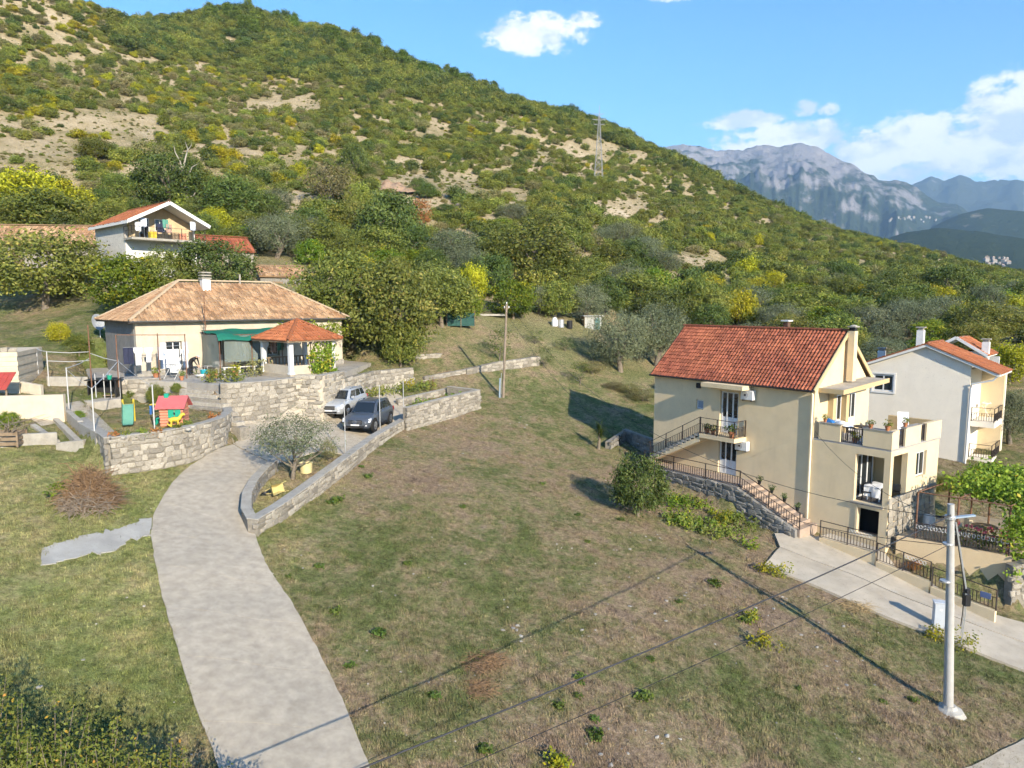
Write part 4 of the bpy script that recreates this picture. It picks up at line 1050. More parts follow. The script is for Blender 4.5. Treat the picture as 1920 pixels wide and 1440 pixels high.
def tiled_roof(parent, faces, m, tw, tl, seed=1, deck=None, th=.12, caps=(), cap_r=.1, cap_len=.42, cap_m=None):
    """faces: (p0, p1, outline); deck slab below the tiles, ridge and hip tiles as single pieces"""
    r_ = random.Random(seed); d = MB(); b = MB(); tints = []
    for p0, p1, poly in faces:
        n = len(poly); d.add([tuple(q) for q in poly] + [(q[0], q[1], q[2] - th) for q in poly], [tuple(range(n)), tuple(range(2 * n - 1, n - 1, -1))] + [(i, (i + 1) % n, n + (i + 1) % n, n + i) for i in range(n)])
        tile_face(b, tints, p0, p1, poly, tw, tl, r_, .012)
    ro = d.build('roof', deck or m, parent)
    me = bpy.data.meshes.new('tiles'); me.from_pydata(b.v, [], b.f)
    a = me.attributes.new('tint', 'FLOAT', 'FACE'); a.data.foreach_set('value', np.array(tints, np.float32)); me.materials.append(m)
    link('tiles', me, None, ro, kind='stuff')
    cm = None
    for a_, e_ in caps:
        a_ = Vector(a_); e_ = Vector(e_); L_ = (e_ - a_).length; k = max(1, int(L_ / cap_len)); q = (e_ - a_).to_track_quat('X', 'Z')
        if cm is None:
            cb = MB(); n = 7
            V = [(x, math.cos(math.pi * i / (n - 1)) * r_0, math.sin(math.pi * i / (n - 1)) * r_0 * .85) for x, r_0 in ((0, cap_r * 1.12), (cap_len * 1.08, cap_r * .92)) for i in range(n)]
            V += [(x, y * .8, z - .03) for x, y, z in V]
            cb.add(V, [(i, i + 1, n + i + 1, n + i) for i in range(n - 1)] + [(2 * n + i, 2 * n + i + 1, i + 1, i) for i in range(n - 1)] + [(n + i, n + i + 1, 3 * n + i + 1, 3 * n + i) for i in range(n - 1)])
            cm = cb.mesh('ridge_tile', cap_m or m, 50)
        for i in range(k):
            link('ridge_tile', cm, None, ro, a_.lerp(e_, i / k) + Vector((0, 0, .05)), q.to_euler(), (L_ / k / cap_len, 1, 1))
    return ro
# ---------------------------------------------------------------- old stone house
def stone_house():
    o = empty('stone_house', old(0, 0), HA, label='long low house with weathered ochre hip roof behind the terrace', cat='house')
    L_, W_, H = H_L, H_W, 3.5; I = Matrix.Identity(4); b = MB()
    ops = [(1.75, 2.75, .05, 2.15), (4.6, 5.5, .05, 2.15), (6.4, 7.4, .9, 2.1), (8.6, 9.5, .9, 2.1)]
    panel(b, Matrix.Translation((0.005, .0, 0)), L_ - .01, H, .45, ops)
    b.build('wall', M_PLASTER, o)
    part('wall', M_CEMENT, o, lambda m_: m_.box(0, .45, .455, W_, -.3, H).box(.45, L_, W_ - .45, W_, -.3, H))
    part('wall', M_PLASTER, o, lambda m_: m_.box(L_ - .45, L_, .455, W_ - .455, -.3, H))
    part('floor_slab', M_CEMENT, o, lambda m_: m_.box(.46, L_ - .46, .46, W_ - .46, -.2, .02))
    frame('door', o, Matrix.Translation((0, .18, 0)), 1.78, 2.72, .06, 2.14, nx=2, panel_h=1.0)
    frame('door', o, Matrix.Translation((0, .18, 0)), 4.63, 5.47, .06, 2.14, nx=1, panel_h=1.1)
    for x in (6.4, 8.6): frame('window', o, Matrix.Translation((0, .2, 0)), x + .03, x + .97 if x == 6.4 else x + .87, .92, 2.08, nx=2, bars=1)
    for x in (1.42, 2.78): part('shutter', mat('pale_blue_shutter', (.55, .62, .72), .6), o, lambda m_: m_.box(x, x + .3, -.05, -.005, .4, 2.1))
    e = .45; z = H; rz_ = 6.15; hw = W_ / 2
    A_, B_, C_, D_ = (-e, -e, z), (L_ + e, -e, z), (L_ + e, W_ + e, z), (-e, W_ + e, z); R0, R1 = (3.9, hw, rz_), (L_ - 4.0, hw, rz_)
    tiled_roof(o, [(A_, B_, [A_, B_, R1, R0]), (B_, C_, [B_, C_, R1]), (C_, D_, [C_, D_, R0, R1]), (D_, A_, [D_, A_, R0])], M_TILE_OLD, .25, .36, 3, deck=mat('roof_boards', (.12, .10, .08), .9), caps=((R0, R1), (A_, R0), (B_, R1), (C_, R1), (D_, R0)), cap_r=.12, cap_m=mat('pale_ridge_tiles', (.46, .35, .23), .9, .25, 3, .4, 30))
    ch = part('chimney', M_WHITE, o, lambda m_: m_.box(5.2, 5.75, 2.55, 3.1, 5.3, 6.3))
    for k in range(3): part('chimney_ring', M_CAP, ch, lambda m_: m_.box(5.14, 5.81, 2.49, 3.16, 6.34 + k * .2, 6.43 + k * .2).box(5.25, 5.32, 2.6, 2.67, 6.28 + k * .2, 6.36 + k * .2).box(5.63, 5.7, 2.98, 3.05, 6.28 + k * .2, 6.36 + k * .2))
    part('vent_pipe', M_CAP, o, lambda m_: m_.tube([(8.2, 3.4, 6.0), (8.2, 3.4, 6.75)], .07, 8), smooth=40)
    part('gutter', mat('dark_gutter', (.09, .085, .08), .6), o, lambda m_: m_.tube([(-e, -e - .05, z - .02), (L_ + e, -e - .05, z - .02)], .065, 8), smooth=60)
    part('plinth', M_STONEG, o, lambda m_: m_.box(-.06, L_ + .06, -.06, -.003, -.3, .35).box(L_ + .003, L_ + .06, 0, W_, -.3, .35))
stone_house()
# terrace and its walls
t_slab = MB(); t_slab.prism([(p[0], p[1]) for p in terr_poly], T_HOUSE - .9, T_HOUSE - .01)
tag(t_slab.build('terrace', mat('terrace_concrete', (.38, .35, .305), .9, .18, 1.2, .3, 30, dirt=.3)), 'paved terrace in front of the old stone house', kind='structure')
def pt(px, py, z): return PL(px, py, z)
stone_wall('retaining_wall', [pt(px, py, T_HOUSE) for px, py in ((412, 724), (450, 722), (500, 718), (552, 712))], T_HOUSE + .1, 'tall pale stone retaining wall below the terrace flower beds', th=.45, side=-1, sw=.45, sh=.27, cap=.06, seed=1, zb=-7.6)
stone_wall('retaining_wall', [pt(px, py, T_HOUSE) for px, py in ((557, 712), (600, 712), (640, 704))], T_HOUSE + .25, 'whitewashed stone base wall under the gazebo', th=.45, side=-1, sw=.4, sh=.25, cap=.05, seed=2, zb=-7.8, core=M_PLASTER)
stone_wall('retaining_wall', [pt(px, py, T_HOUSE) for px, py in ((226, 714), (262, 713), (304, 712))], T_HOUSE + .06, 'pale block wall under the terrace left of the steps', th=.4, side=-1, sw=.5, sh=.28, cap=.06, seed=3, zb=-6.9)
stone_wall('garden_wall', [G(640, 728), G(700, 726), G(772, 718)], [-4.95, -4.9, -4.85], 'high stone garden wall right of the gazebo', th=.45, side=-1, sw=.42, sh=.25, seed=4)
stone_wall('parking_wall', [G(474, 1003), G(520, 975), G(575, 935), G(640, 888), G(700, 838), G(757, 800), G(790, 778)], [gz(*G(474, 1003)[:2]) + .6, gz(*G(520, 975)[:2]) + .6, gz(*G(575, 935)[:2]) + .62, gz(*G(640, 888)[:2]) + .7, gz(*G(700, 838)[:2]) + .62, gz(*G(757, 800)[:2]) + .5, gz(*G(790, 778)[:2]) + .55], 'long low block wall running up between the drive and the meadow', th=.42, side=-1, sw=.40, sh=.2, cap=.05, seed=5)
stone_wall('kerb_wall', [G(474, 1000), G(462, 975), G(464, 945), G(478, 918), G(498, 896), G(514, 882)], [gz(*G(474, 1000)[:2]) + .58] + [gz(*G(*q)[:2]) + .5 for q in ((462, 975), (464, 945), (478, 918), (498, 896), (514, 882))], 'curved low wall around the olive bed beside the drive', th=.35, side=-1, sw=.42, sh=.22, cap=.05, seed=6, kind='g')
stone_wall('play_wall', [pt(px, py, T_PLAY) for px, py in ((206, 826), (250, 820), (300, 814), (345, 806), (385, 797), (412, 788), (428, 776), (424, 765), (408, 762))], T_PLAY + .12, 'curved rubble wall holding up the play lawn', th=.4, side=-1, sw=.40, sh=.24, cap=.05, seed=7, maxn=280)
stone_wall('play_wall', [pt(px, py, T_PLAY) for px, py in ((204, 826), (186, 812), (168, 800), (152, 788))], T_PLAY + .1, 'short dark rubble wall at the left end of the play lawn', th=.35, side=1, sw=.42, sh=.25, kind='g', cap=.05, seed=8)
gb = [G(760, 806), G(830, 786), G(897, 765)]
stone_wall('garden_bed_wall', gb, [-6.55, -6.4, -6.3], 'pale stone wall of the raised vegetable bed right of the cars', th=.35, side=-1, sw=.38, sh=.2, cap=.04, seed=9)
stone_wall('garden_bed_wall', [gb[2], G(840, 742)], [-6.3, -6.2], 'short grey end wall of the raised vegetable bed', th=.3, side=-1, sw=.4, sh=.2, kind='g', cap=.04, seed=10)
stone_wall('garden_bed_wall', [G(745, 760), G(800, 746), G(852, 734)], [gz(*G(745, 760)[:2]) + .4, gz(*G(800, 746)[:2]) + .35, gz(*G(852, 734)[:2]) + .35], 'low dividing wall in the middle of the vegetable beds', th=.3, side=-1, sw=.4, sh=.2, cap=.04, seed=11)
stone_wall('field_wall', [G(872, 700), G(930, 692), G(1008, 684)], [gz(*G(872, 700)[:2]) + .35, gz(*G(930, 692)[:2]) + .6, gz(*G(1008, 684)[:2]) + .75], 'pale dry stone field wall behind the wooden pole', th=.5, side=-1, sw=.5, sh=.26, seed=12)
stone_wall('field_wall', [G(795, 712), G(872, 699)], [gz(*G(795, 712)[:2]) + .25, gz(*G(872, 699)[:2]) + .3], 'low pale kerb wall left of the wooden pole', th=.3, side=-1, sw=.5, sh=.2, seed=13)
stone_wall('field_wall', [G(775, 672), G(825, 668)], [gz(*G(775, 672)[:2]) + .3] * 2, 'short pale wall stub on the grass above the garden wall', th=.3, side=-1, sw=.5, sh=.2, seed=14)
# steps
def steps(name, a, b, za, zb_, wvec, n, label, m):
    o = empty(name, (*a[:2], zb_), label=label, cat='stairs'); r_ = random.Random(5)
    a = np.array(a[:2]); b = np.array(b[:2]); d = (b - a) / n; L_ = np.linalg.norm(d); ang = math.atan2(wvec[1], wvec[0]); wl = np.linalg.norm(wvec)
    for i in range(n):
        z = za + (zb_ - za) * (i + 1) / (n + 1); c = a + d * (i + .5) - np.array([o.location.x, o.location.y])
        part('step', m, o, lambda m_: m_.cbox((c[0], c[1], zb_ - .6 - o.location.z), (wl, L_ * 1.12, z - zb_ + .6), ang), bevel=.02)
    return o
a1, b1 = pt(322, 697, T_HOUSE), pt(330, 728, T_HOUSE - .9)
steps('upper_steps', (a1 + np.array([.3, -.2, 0])), b1, T_HOUSE, T_HOUSE - .95, np.array([1.9, .25]), 6, 'pale stone steps up to the house terrace', M_CAP)
a2, b2 = pt(372, 722, T_HOUSE - .15), G(425, 788)
steps('wide_steps', a2, b2, T_HOUSE - .2, -6.75, np.array([2.6, -1.3]), 9, 'wide stone steps descending towards the drive', M_STONE)
tag(MB().prism([tuple(pt(px, py, T_HOUSE - .95)[:2]) for px, py in ((300, 726), (345, 724), (395, 722), (412, 730), (360, 752), (300, 745), (232, 742), (228, 722))], -7.0, T_HOUSE - .97).build('path', mat('path_concrete', (.36, .335, .29), .9, .2, 1.5, .3, 30, dirt=.3)), 'paved landing between the two flights of steps', kind='structure')
# ---------------------------------------------------------------- gazebo
def gazebo():
    c = (pt(500, 698, T_HOUSE) + pt(630, 700, T_HOUSE)) / 2; c = pt(560, 695, T_HOUSE + .25)
    o = empty('gazebo', (c[0], c[1], T_HOUSE + .2), R(50), label='open gazebo with pyramid red tile roof and white columns', cat='gazebo')
    s = 1.55; H = 2.05
    part('floor', M_CONC, o, lambda m_: m_.box(-s - .2, s + .2, -s - .2, s + .2, -.35, 0))
    for x in (-1, 1):
        for y in (-1, 1):
            part('column', M_WHITE, o, lambda m_: m_.box(x * s - .13, x * s + .13, y * s - .13, y * s + .13, 0, H).box(x * s - .17, x * s + .17, y * s - .17, y * s + .17, .001, .12).box(x * s - .17, x * s + .17, y * s - .17, y * s + .17, H - .1, H + .02), bevel=.01)
    for i in range(4):
        a = R(90 * i); M = Matrix.Rotation(a, 4, 'Z')
        part('ring_beam', M_WOOD, o, lambda m_: m_.box(-s + .16, s - .16, s - .08, s + .08, H - .02, H + .16, M))
        if i in (0, 3):
            rl = part('railing', M_WOOD, o, lambda m_: m_.box(-s + .15, s - .15, s - .04, s + .04, .85, .93, M).box(-s + .15, s - .15, s - .04, s + .04, .15, .22, M))
            for k in range(12): part('slat', M_WOOD, rl, lambda m_: m_.box(-s + .3 + k * .26, -s + .4 + k * .26, s - .015, s + .015, .221, .849, M))
    for i in (1, 2): part('low_wall', M_PLASTER, o, lambda m_: m_.box(-s + .15, s - .15, s - .1, s + .1, 0, .55, Matrix.Rotation(R(90 * i), 4, 'Z')))
    e = s + .5; z = H + .1; t = H + 1.3; q = [(-e, -e, z), (e, -e, z), (e, e, z), (-e, e, z)]; T_ = (0, 0, t)
    tiled_roof(o, [(q[i], q[(i + 1) % 4], [q[i], q[(i + 1) % 4], T_]) for i in range(4)], M_TILE_OR, .22, .33, 5, deck=M_WOOD, caps=[(q[i], T_) for i in range(4)], cap_r=.1)
    return o
gz_o = gazebo()
def leafy(name, m, centers, leaf, per, spread, label, cat, seed, group=None, stem=None):
    """climber or bed plant: leaf blades round given centres"""
    r_ = np.random.default_rng(seed); c = np.array(centers, float); org = c.mean(0); org[2] = c[:, 2].min()
    n = len(c) * per; idx = np.repeat(np.arange(len(c)), per); pos = c[idx] - org + r_.normal(0, spread, (n, 3))
    nr = r_.normal(size=(n, 3)) + np.array([.2, -.5, .6]); nr /= np.linalg.norm(nr, axis=1)[:, None]; t = r_.normal(size=(n, 3)); t -= (t * nr).sum(1)[:, None] * nr; t /= np.linalg.norm(t, axis=1)[:, None]; s = np.cross(nr, t)
    L_ = (leaf * r_.uniform(.6, 1.3, n))[:, None]
    V = np.stack([pos - t * L_ * .5, pos + s * L_ * .32, pos + t * L_ * .5, pos - s * L_ * .32], 1).reshape(-1, 3)
    me = mesh_np(name, V, np.arange(n * 4).reshape(-1, 4), m, np.clip(r_.normal(.45, .2, len(c))[idx] + r_.normal(0, .15, n), 0, 1))
    o = link(name, me, None, None, org, label=label, cat=cat, group=group)
    if stem: MB().tube([np.array(q) - org for q in stem], .03, 6).build('stem', M_BARK, o)
    return o
rr = random.Random(9)
gm = Matrix.Translation(gz_o.location) @ Matrix.Rotation(R(50), 4, 'Z')
leafy('climbing_vine', L_VINE, [gm @ Vector((rr.uniform(-.1, 1.5), -1.75 + rr.uniform(-.12, .1), rr.uniform(-.9, 1.95) - (.5 if rr.random() < .2 else 0))) for _ in range(95)], .2, 20, .16, 'yellow-green climber hanging over the front of the gazebo', 'climber', 4, stem=[gm @ Vector((1.0, -1.95, -1.8)), gm @ Vector((1.1, -1.95, 1.0)), gm @ Vector((.6, -1.9, 1.9))])
leafy('house_vine', L_VINE, [old(rr.uniform(9.0, 13.8), rr.uniform(-2.6, -.6), 2.75 + rr.uniform(-.15, .25)) for _ in range(60)], .22, 14, .22, 'straggling yellow-green vine along the right half of the house front', 'climber', 5, stem=[old(13.2, -1.2, 0), old(13.0, -1.3, 1.6), old(12.2, -1.4, 2.7)])
# ---------------------------------------------------------------- yellow house (local x along the front, y into the house, z above its walk)
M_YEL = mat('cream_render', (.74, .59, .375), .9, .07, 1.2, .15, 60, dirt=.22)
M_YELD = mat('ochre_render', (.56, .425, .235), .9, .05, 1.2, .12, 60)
M_TERRACOTTA = mat('terracotta', (.42, .17, .08), .8, .2, 6)
M_STEPT = mat('pink_paving', (.38, .295, .235), .85, .15, 2, .2, 30)
I4 = Matrix.Identity(4)
def T(x, y, z): return Matrix.Translation((x, y, z))
RZ = lambda a: Matrix.Rotation(R(a), 4, 'Z')
def railing(parent, a, b, h, m=None, gap=.14, mid=.62, name='railing', posts=1.4, r=.012):
    """iron railing from a to b (local), rails follow the slope; each baluster a sub-part"""
    m = m or M_IRON; a = Vector(a); b = Vector(b); L_ = (b - a).length; up = Vector((0, 0, 1))
    bb = MB(); bb.beam(a + up * h, b + up * h, .045, .03); bb.beam(a + up * h * mid, b + up * h * mid, .025, .02); bb.beam(a + up * .09, b + up * .09, .025, .02)
    k = max(1, round(L_ / posts))
    for i in range(k + 1): p = a.lerp(b, i / k); bb.beam(p, p + up * (h + .02), .045)
    o = bb.build(name, m, parent)
    n = max(1, int(L_ / gap)); bm_ = MB().box(-r, r, -r, r, 0, 1).mesh('baluster', m)
    for i in range(1, n):
        p = a.lerp(b, i / n); link('baluster', bm_, None, o, p + up * .09, (0, 0, 0), (1, 1, h * mid - .09))
    return o
def pot(name, loc, s, label, flower=None, seed=0, lm=None, pm=None):
    o = empty(name, loc, label=label, cat='plant pot')
    part('pot', pm or M_TERRACOTTA, o, lambda m_: m_.lathe([(.10 * s, 0), (.15 * s, .24 * s), (.17 * s, .24 * s), (.17 * s, .29 * s), (.13 * s, .29 * s), (.12 * s, .2 * s)], n=10), smooth=40)
    V, Fc, t = crown(seed + 900, .22, .22, 14, 9, .11, cz=.42, spread=.07, wild=.2)
    link('foliage', mesh_np('pot_leaves', V * s, Fc, lm or L_OAK, t), None, o)
    return o
def yellow_house():
    o = empty('yellow_house', YA, Y_RZ, label='two-storey cream yellow house with steep red tile roof and outside stairs', cat='house')
    L_, W_, H, RDG = 10.85, 5.9, 5.72, 8.4
    b = MB()
    panel(b, T(0, 0, -2), L_, H + 2, .3, [(5.0, 6.25, 2.02, 4.12), (5.0, 6.25, 4.45, 6.93), (3.28, 3.82, 5.66, 6.24)])
    b.build('front_wall', M_YEL, o)
    part('back_wall', M_YEL, o, lambda m_: m_.box(0, L_, W_ - .3, W_, -2, H))
    for nm, x in (('gable_wall', 0), ('gable_wall', L_ - .3)):
        g = MB(); g.add([(x + d, y, z) for d in (0, .3) for y, z in ((.302, -2), (W_ - .302, -2), (W_ - .302, H), (W_ / 2, RDG - .12), (.302, H))], [(4, 3, 2, 1, 0), (5, 6, 7, 8, 9)] + [(i, (i + 1) % 5, 5 + (i + 1) % 5, 5 + i) for i in range(5)])
        g.build(nm, M_YEL, o)
        for y0, y1 in ((0.003, .3), (W_ - .3, W_ - .003)): part('gable_pier', M_YEL, o, lambda m_: m_.box(x + .003 if x else x + .0, x + .3, y0, y1, -2, H - .02)) if False else None
    for x0, x1 in ((.302, L_ - .302),): part('floor_slab', M_CEMENT, o, lambda m_: m_.box(x0, x1, .302, W_ - .302, -.25, -.02).box(x0, x1, .302, W_ - .302, 2.2, 2.4))
    e = .33; sl = (RDG - H) / (W_ / 2); ze = H - e * sl + .12; r0 = RDG + .12
    A_, B_, C_, D_ = (-.12, -e, ze), (L_ + .1, -e, ze), (L_ + .1, W_ + e, ze), (-.12, W_ + e, ze); R0, R1 = (-.12, W_ / 2, r0), (L_ + .1, W_ / 2, r0)
    tiled_roof(o, [(A_, B_, [A_, B_, R1, R0]), (C_, D_, [C_, D_, R0, R1])], M_TILE_RED, .205, .30, 8, deck=mat('eaves_boards', (.10, .075, .06), .9), th=.1, caps=((R0, R1),), cap_r=.11)
    part('gutter', M_IRON, o, lambda m_: m_.tube([(-.12, -e - .05, ze - .05), (L_ + .1, -e - .05, ze - .05)], .06, 8), smooth=60)
    part('bargeboard', M_YELD, o, lambda m_: m_.beam((L_ + .14, -e, ze - .03), (L_ + .14, W_ / 2, r0 - .05), .06, .2).beam((L_ + .14, W_ + e, ze - .03), (L_ + .14, W_ / 2, r0 - .05), .06, .2))
    ch = part('chimney', M_YEL, o, lambda m_: m_.box(L_ + .18, L_ + .52, 2.80, 3.16, 5.85, 8.55))
    part('chimney_cap', M_CAP, ch, lambda m_: m_.box(L_ + .13, L_ + .57, 2.75, 3.21, 8.75, 8.81).lathe([(.2, 8.81), (.14, 8.87), (.04, 8.89)], (L_ + .35, 2.98, 0), 10))
    part('chimney_vent', M_BLACK, ch, lambda m_: m_.box(L_ + .21, L_ + .49, 2.83, 3.13, 8.551, 8.749))
    ch2 = part('chimney', mat('soot_brick', (.12, .07, .05), .9), o, lambda m_: m_.box(6.3, 6.6, 4.2, 4.5, 7.0, 8.9)); part('chimney_cap', M_WHITE, ch2, lambda m_: m_.box(6.2, 6.7, 4.1, 4.6, 8.95, 9.03))
    # doors, window, canopy, balcony
    for z0, z1 in ((.02, 2.12), (2.47, 4.93)):
        frame('door', o, T(0, .12, 0), 5.03, 6.22, z0, z1, nx=3, panel_h=.85 if z0 < 1 else .95, t=.09)
    frame('window', o, T(0, .1, 0), 3.3, 3.8, 3.68, 4.22, nx=1, glass=mat('blue_pane', (.22, .30, .40), .2, .1, 3, 0, spec=.6))
    part('lamp', M_BLACK, o, lambda m_: m_.box(3.35, 3.65, -.16, -.002, 4.95, 5.25), bevel=.03)
    part('canopy', M_YEL, o, lambda m_: m_.box(4.35, 7.15, -1.0, -.002, 5.2, 5.44))
    bal = part('balcony', M_YEL, o, lambda m_: m_.box(4.45, 6.85, -1.15, -.002, 2.2, 2.44))
    railing(o, (4.5, -1.1, 2.44), (6.8, -1.1, 2.44), .95, name='balcony_railing', gap=.13); railing(o, (6.8, -1.1, 2.44), (6.8, -.05, 2.44), .95, name='balcony_railing', gap=.13)
    st = part('stair_soffit', M_YEL, o, lambda m_: m_.add([(.6, y, z) for y in (-1.1, -.002) for z in (.05, .35)] + [(4.44, y, z) for y in (-1.1, -.002) for z in (1.95, 2.25)], [(0, 1, 3, 2), (4, 6, 7, 5), (0, 4, 5, 1), (2, 3, 7, 6), (1, 5, 7, 3), (0, 2, 6, 4)]))
    for k in range(12):
        x = .75 + k * .305; z = .38 + k * .172; part('stair_step', M_CAP, o, lambda m_: m_.box(x - .03, x + .32, -1.13, -.004, z - .02, z + .12))
    railing(o, (.7, -1.1, .42), (4.45, -1.1, 2.46), .95, name='stair_railing', gap=.15)
    for x, z in ((6.6, 4.62), (6.35, 1.68)):
        a = part('air_conditioner', M_WHITE, o, lambda m_: m_.box(x, x + .8, -.36, -.06, z, z + .55), bevel=.03)
        part('fan_grille', mat('grey_grille', (.5, .5, .5), .6), a, lambda m_: m_.tube([(x + .32, -.37, z + .28), (x + .32, -.385, z + .28)], .2, 16))
        part('fan_hub', M_IRON, a, lambda m_: m_.tube([(x + .32, -.386, z + .28), (x + .32, -.40, z + .28)], .06, 10))
        part('bracket', M_IRON, a, lambda m_: m_.box(x + .1, x + .14, -.36, -.002, z - .06, z - .002).box(x + .66, x + .7, -.36, -.002, z - .06, z - .002))
    part('downpipe', mat('cream_pipe', (.78, .70, .52), .6), o, lambda m_: m_.tube([(10.78, -.08, -1.8), (10.78, -.08, 5.3), (10.7, -.3, 5.45)], .055, 8), smooth=60)
    # front walk, flight down, retaining wall with stones
    part('walk', M_STEPT, o, lambda m_: m_.box(-.2, 7.7, -1.7, -.004, -.4, 0))
    for k in range(9):
        x = 7.7 + k * .4; z = -.17 * (k + 1); part('walk_step', M_STEPT, o, lambda m_: m_.box(x, x + .42, -1.7, -.004, -2.1, z))
    railing(o, (.8, -1.72, .0), (7.7, -1.72, .0), .88, name='walk_railing', gap=.16, posts=2.1); railing(o, (7.7, -1.72, -.02), (11.3, -1.72, -1.52), .88, name='walk_railing', gap=.16, posts=1.8)
    # terrace block
    b = MB(); U0, U1 = L_ + .005, 14.85
    VB = 5.2
    panel(b, T(U0, .0, -2.2), U1 - U0, 5.1, .28, [(13.15 - U0, 14.55 - U0, 2.35, 4.75), (13.4 - U0, 14.45 - U0, .75, 2.05)])
    b.build('block_front_wall', M_YEL, o)
    b = MB(); panel(b, T(U1, .283, -2.2) @ RZ(90), VB, 5.1, .28, [(0.02, 1.55, 2.65, 4.85), (2.55, 3.75, 3.4, 4.7)]); b.build('block_end_wall', M_YEL, o)
    part('block_back_wall', M_YEL, o, lambda m_: m_.box(U0, U1 - .283, VB, VB + .28, -2.2, 2.9))
    part('terrace_floor', mat('grey_paving', (.36, .34, .32), .85, .15, 3), o, lambda m_: m_.box(U0, U1 - .02, .02, VB + .46, 2.9, 3.0))
    part('loggia_floor', mat('dark_paving', (.10, .095, .095), .7, .2, 3), o, lambda m_: m_.box(12.9, U1 - .29, .285, 2.6, .0, .12))
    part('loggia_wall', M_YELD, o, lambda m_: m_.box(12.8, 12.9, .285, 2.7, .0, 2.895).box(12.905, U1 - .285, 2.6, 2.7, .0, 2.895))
    frame('loggia_door', o, T(12.96, .42, 0) @ RZ(90), 0, 1.9, .13, 2.4, nx=3, t=.09)
    part('loggia_sill', M_CAP, o, lambda m_: m_.box(13.05, 14.65, -.12, .283, .02, .13))
    frame('window', o, T(U1 - .12, .283, 0) @ RZ(90), 2.58, 3.72, 1.23, 2.47, nx=2)
    part('garage_shade_panel', mat('garage_shade_black', (.012, .012, .012), .9), o, lambda m_: m_.box(13.0, 14.5, .9, 1.0, -1.6, -.02))  # near-black panel stands in for the shade inside the opening
    part('door_surround', M_YEL, o, lambda m_: m_.box(13.3, 13.398, -.05, -.003, -1.45, -.05))
    # parapet with its openings
    for x0, x1 in ((U0 + .3, 12.3), (13.45, U1 - .0)): part('parapet', M_YEL, o, lambda m_: m_.box(x0, x1, .003, .24, 3.001, 3.85))
    for y0, y1 in ((.243, .75), (1.45, 3.2), (3.85, VB + .45)): part('parapet', M_YEL, o, lambda m_: m_.box(U1 - .24, U1 - .003, y0, y1, 3.001, 3.9))
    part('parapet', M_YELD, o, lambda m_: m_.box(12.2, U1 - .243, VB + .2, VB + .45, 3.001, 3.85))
    for x0, x1 in ((U0 + .25, 12.34), (13.41, U1 + .03)): part('parapet_cap', M_CAP, o, lambda m_: m_.box(x0, x1, -.03, .27, 3.853, 3.9))
    part('parapet_cap', M_CAP, o, lambda m_: m_.box(U1 - .27, U1 + .03, 1.42, 3.23, 3.903, 3.95))
    railing(o, (12.3, .1, 2.95), (13.45, .1, 2.95), .85, name='parapet_railing', gap=.11, mid=.95); railing(o, (U1 - .12, .75, 3.0), (U1 - .12, 1.45, 3.0), .85, name='parapet_railing', gap=.11, mid=.95); railing(o, (U1 - .12, 3.2, 3.0), (U1 - .12, 3.85, 3.0), .85, name='parapet_railing', gap=.11, mid=.95)
    # canopy over the terrace, pilasters, terrace doors
    part('terrace_canopy', mat('grey_canopy', (.40, .36, .30), .9, .25, 2, .3, 30), o, lambda m_: m_.add([(L_ + .01, .35, 5.42), (12.15, .35, 5.42), (12.15, 5.3, 5.72), (L_ + .01, 5.3, 5.72), (L_ + .01, .35, 5.60), (12.15, .35, 5.60), (12.15, 5.3, 5.90), (L_ + .01, 5.3, 5.90)], [(3, 2, 1, 0), (4, 5, 6, 7), (0, 1, 5, 4), (1, 2, 6, 5), (2, 3, 7, 6), (3, 0, 4, 7)]))
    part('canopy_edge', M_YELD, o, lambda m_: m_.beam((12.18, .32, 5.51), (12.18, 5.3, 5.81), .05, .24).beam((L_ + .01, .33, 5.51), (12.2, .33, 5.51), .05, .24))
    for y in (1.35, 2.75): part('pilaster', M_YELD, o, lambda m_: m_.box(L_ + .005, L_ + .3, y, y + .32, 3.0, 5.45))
    for y in (1.75, 3.3): frame('terrace_door', o, T(L_ + .06, y, 0) @ RZ(90), 0, .9, 3.02, 5.1, nx=2, panel_h=.7)
    # stone veneer on the foot of the end wall: every slab a piece
    r_ = random.Random(4)
    z = -2.0
    row = 0
    while row < 8:
        y = .0
        while y < VB - .1:
            w = r_.uniform(.34, .62); top = -1.9 + (row + 1) * .31
            if top < .62 + y * .12:
                link('veneer_stone', r_.choice(STONES['p']), None, o, (U1 + .02, y + w / 2, top - .15), (0, 0, R(90)), (w * .93, .1, .29))
            y += w
        row += 1
    return o
yh = yellow_house()
yel_m = Matrix.Translation(Vector(YA)) @ Matrix.Rotation(Y_RZ, 4, 'Z')
def yw(x, y, z): return tuple(yel_m @ Vector((x, y, z)))
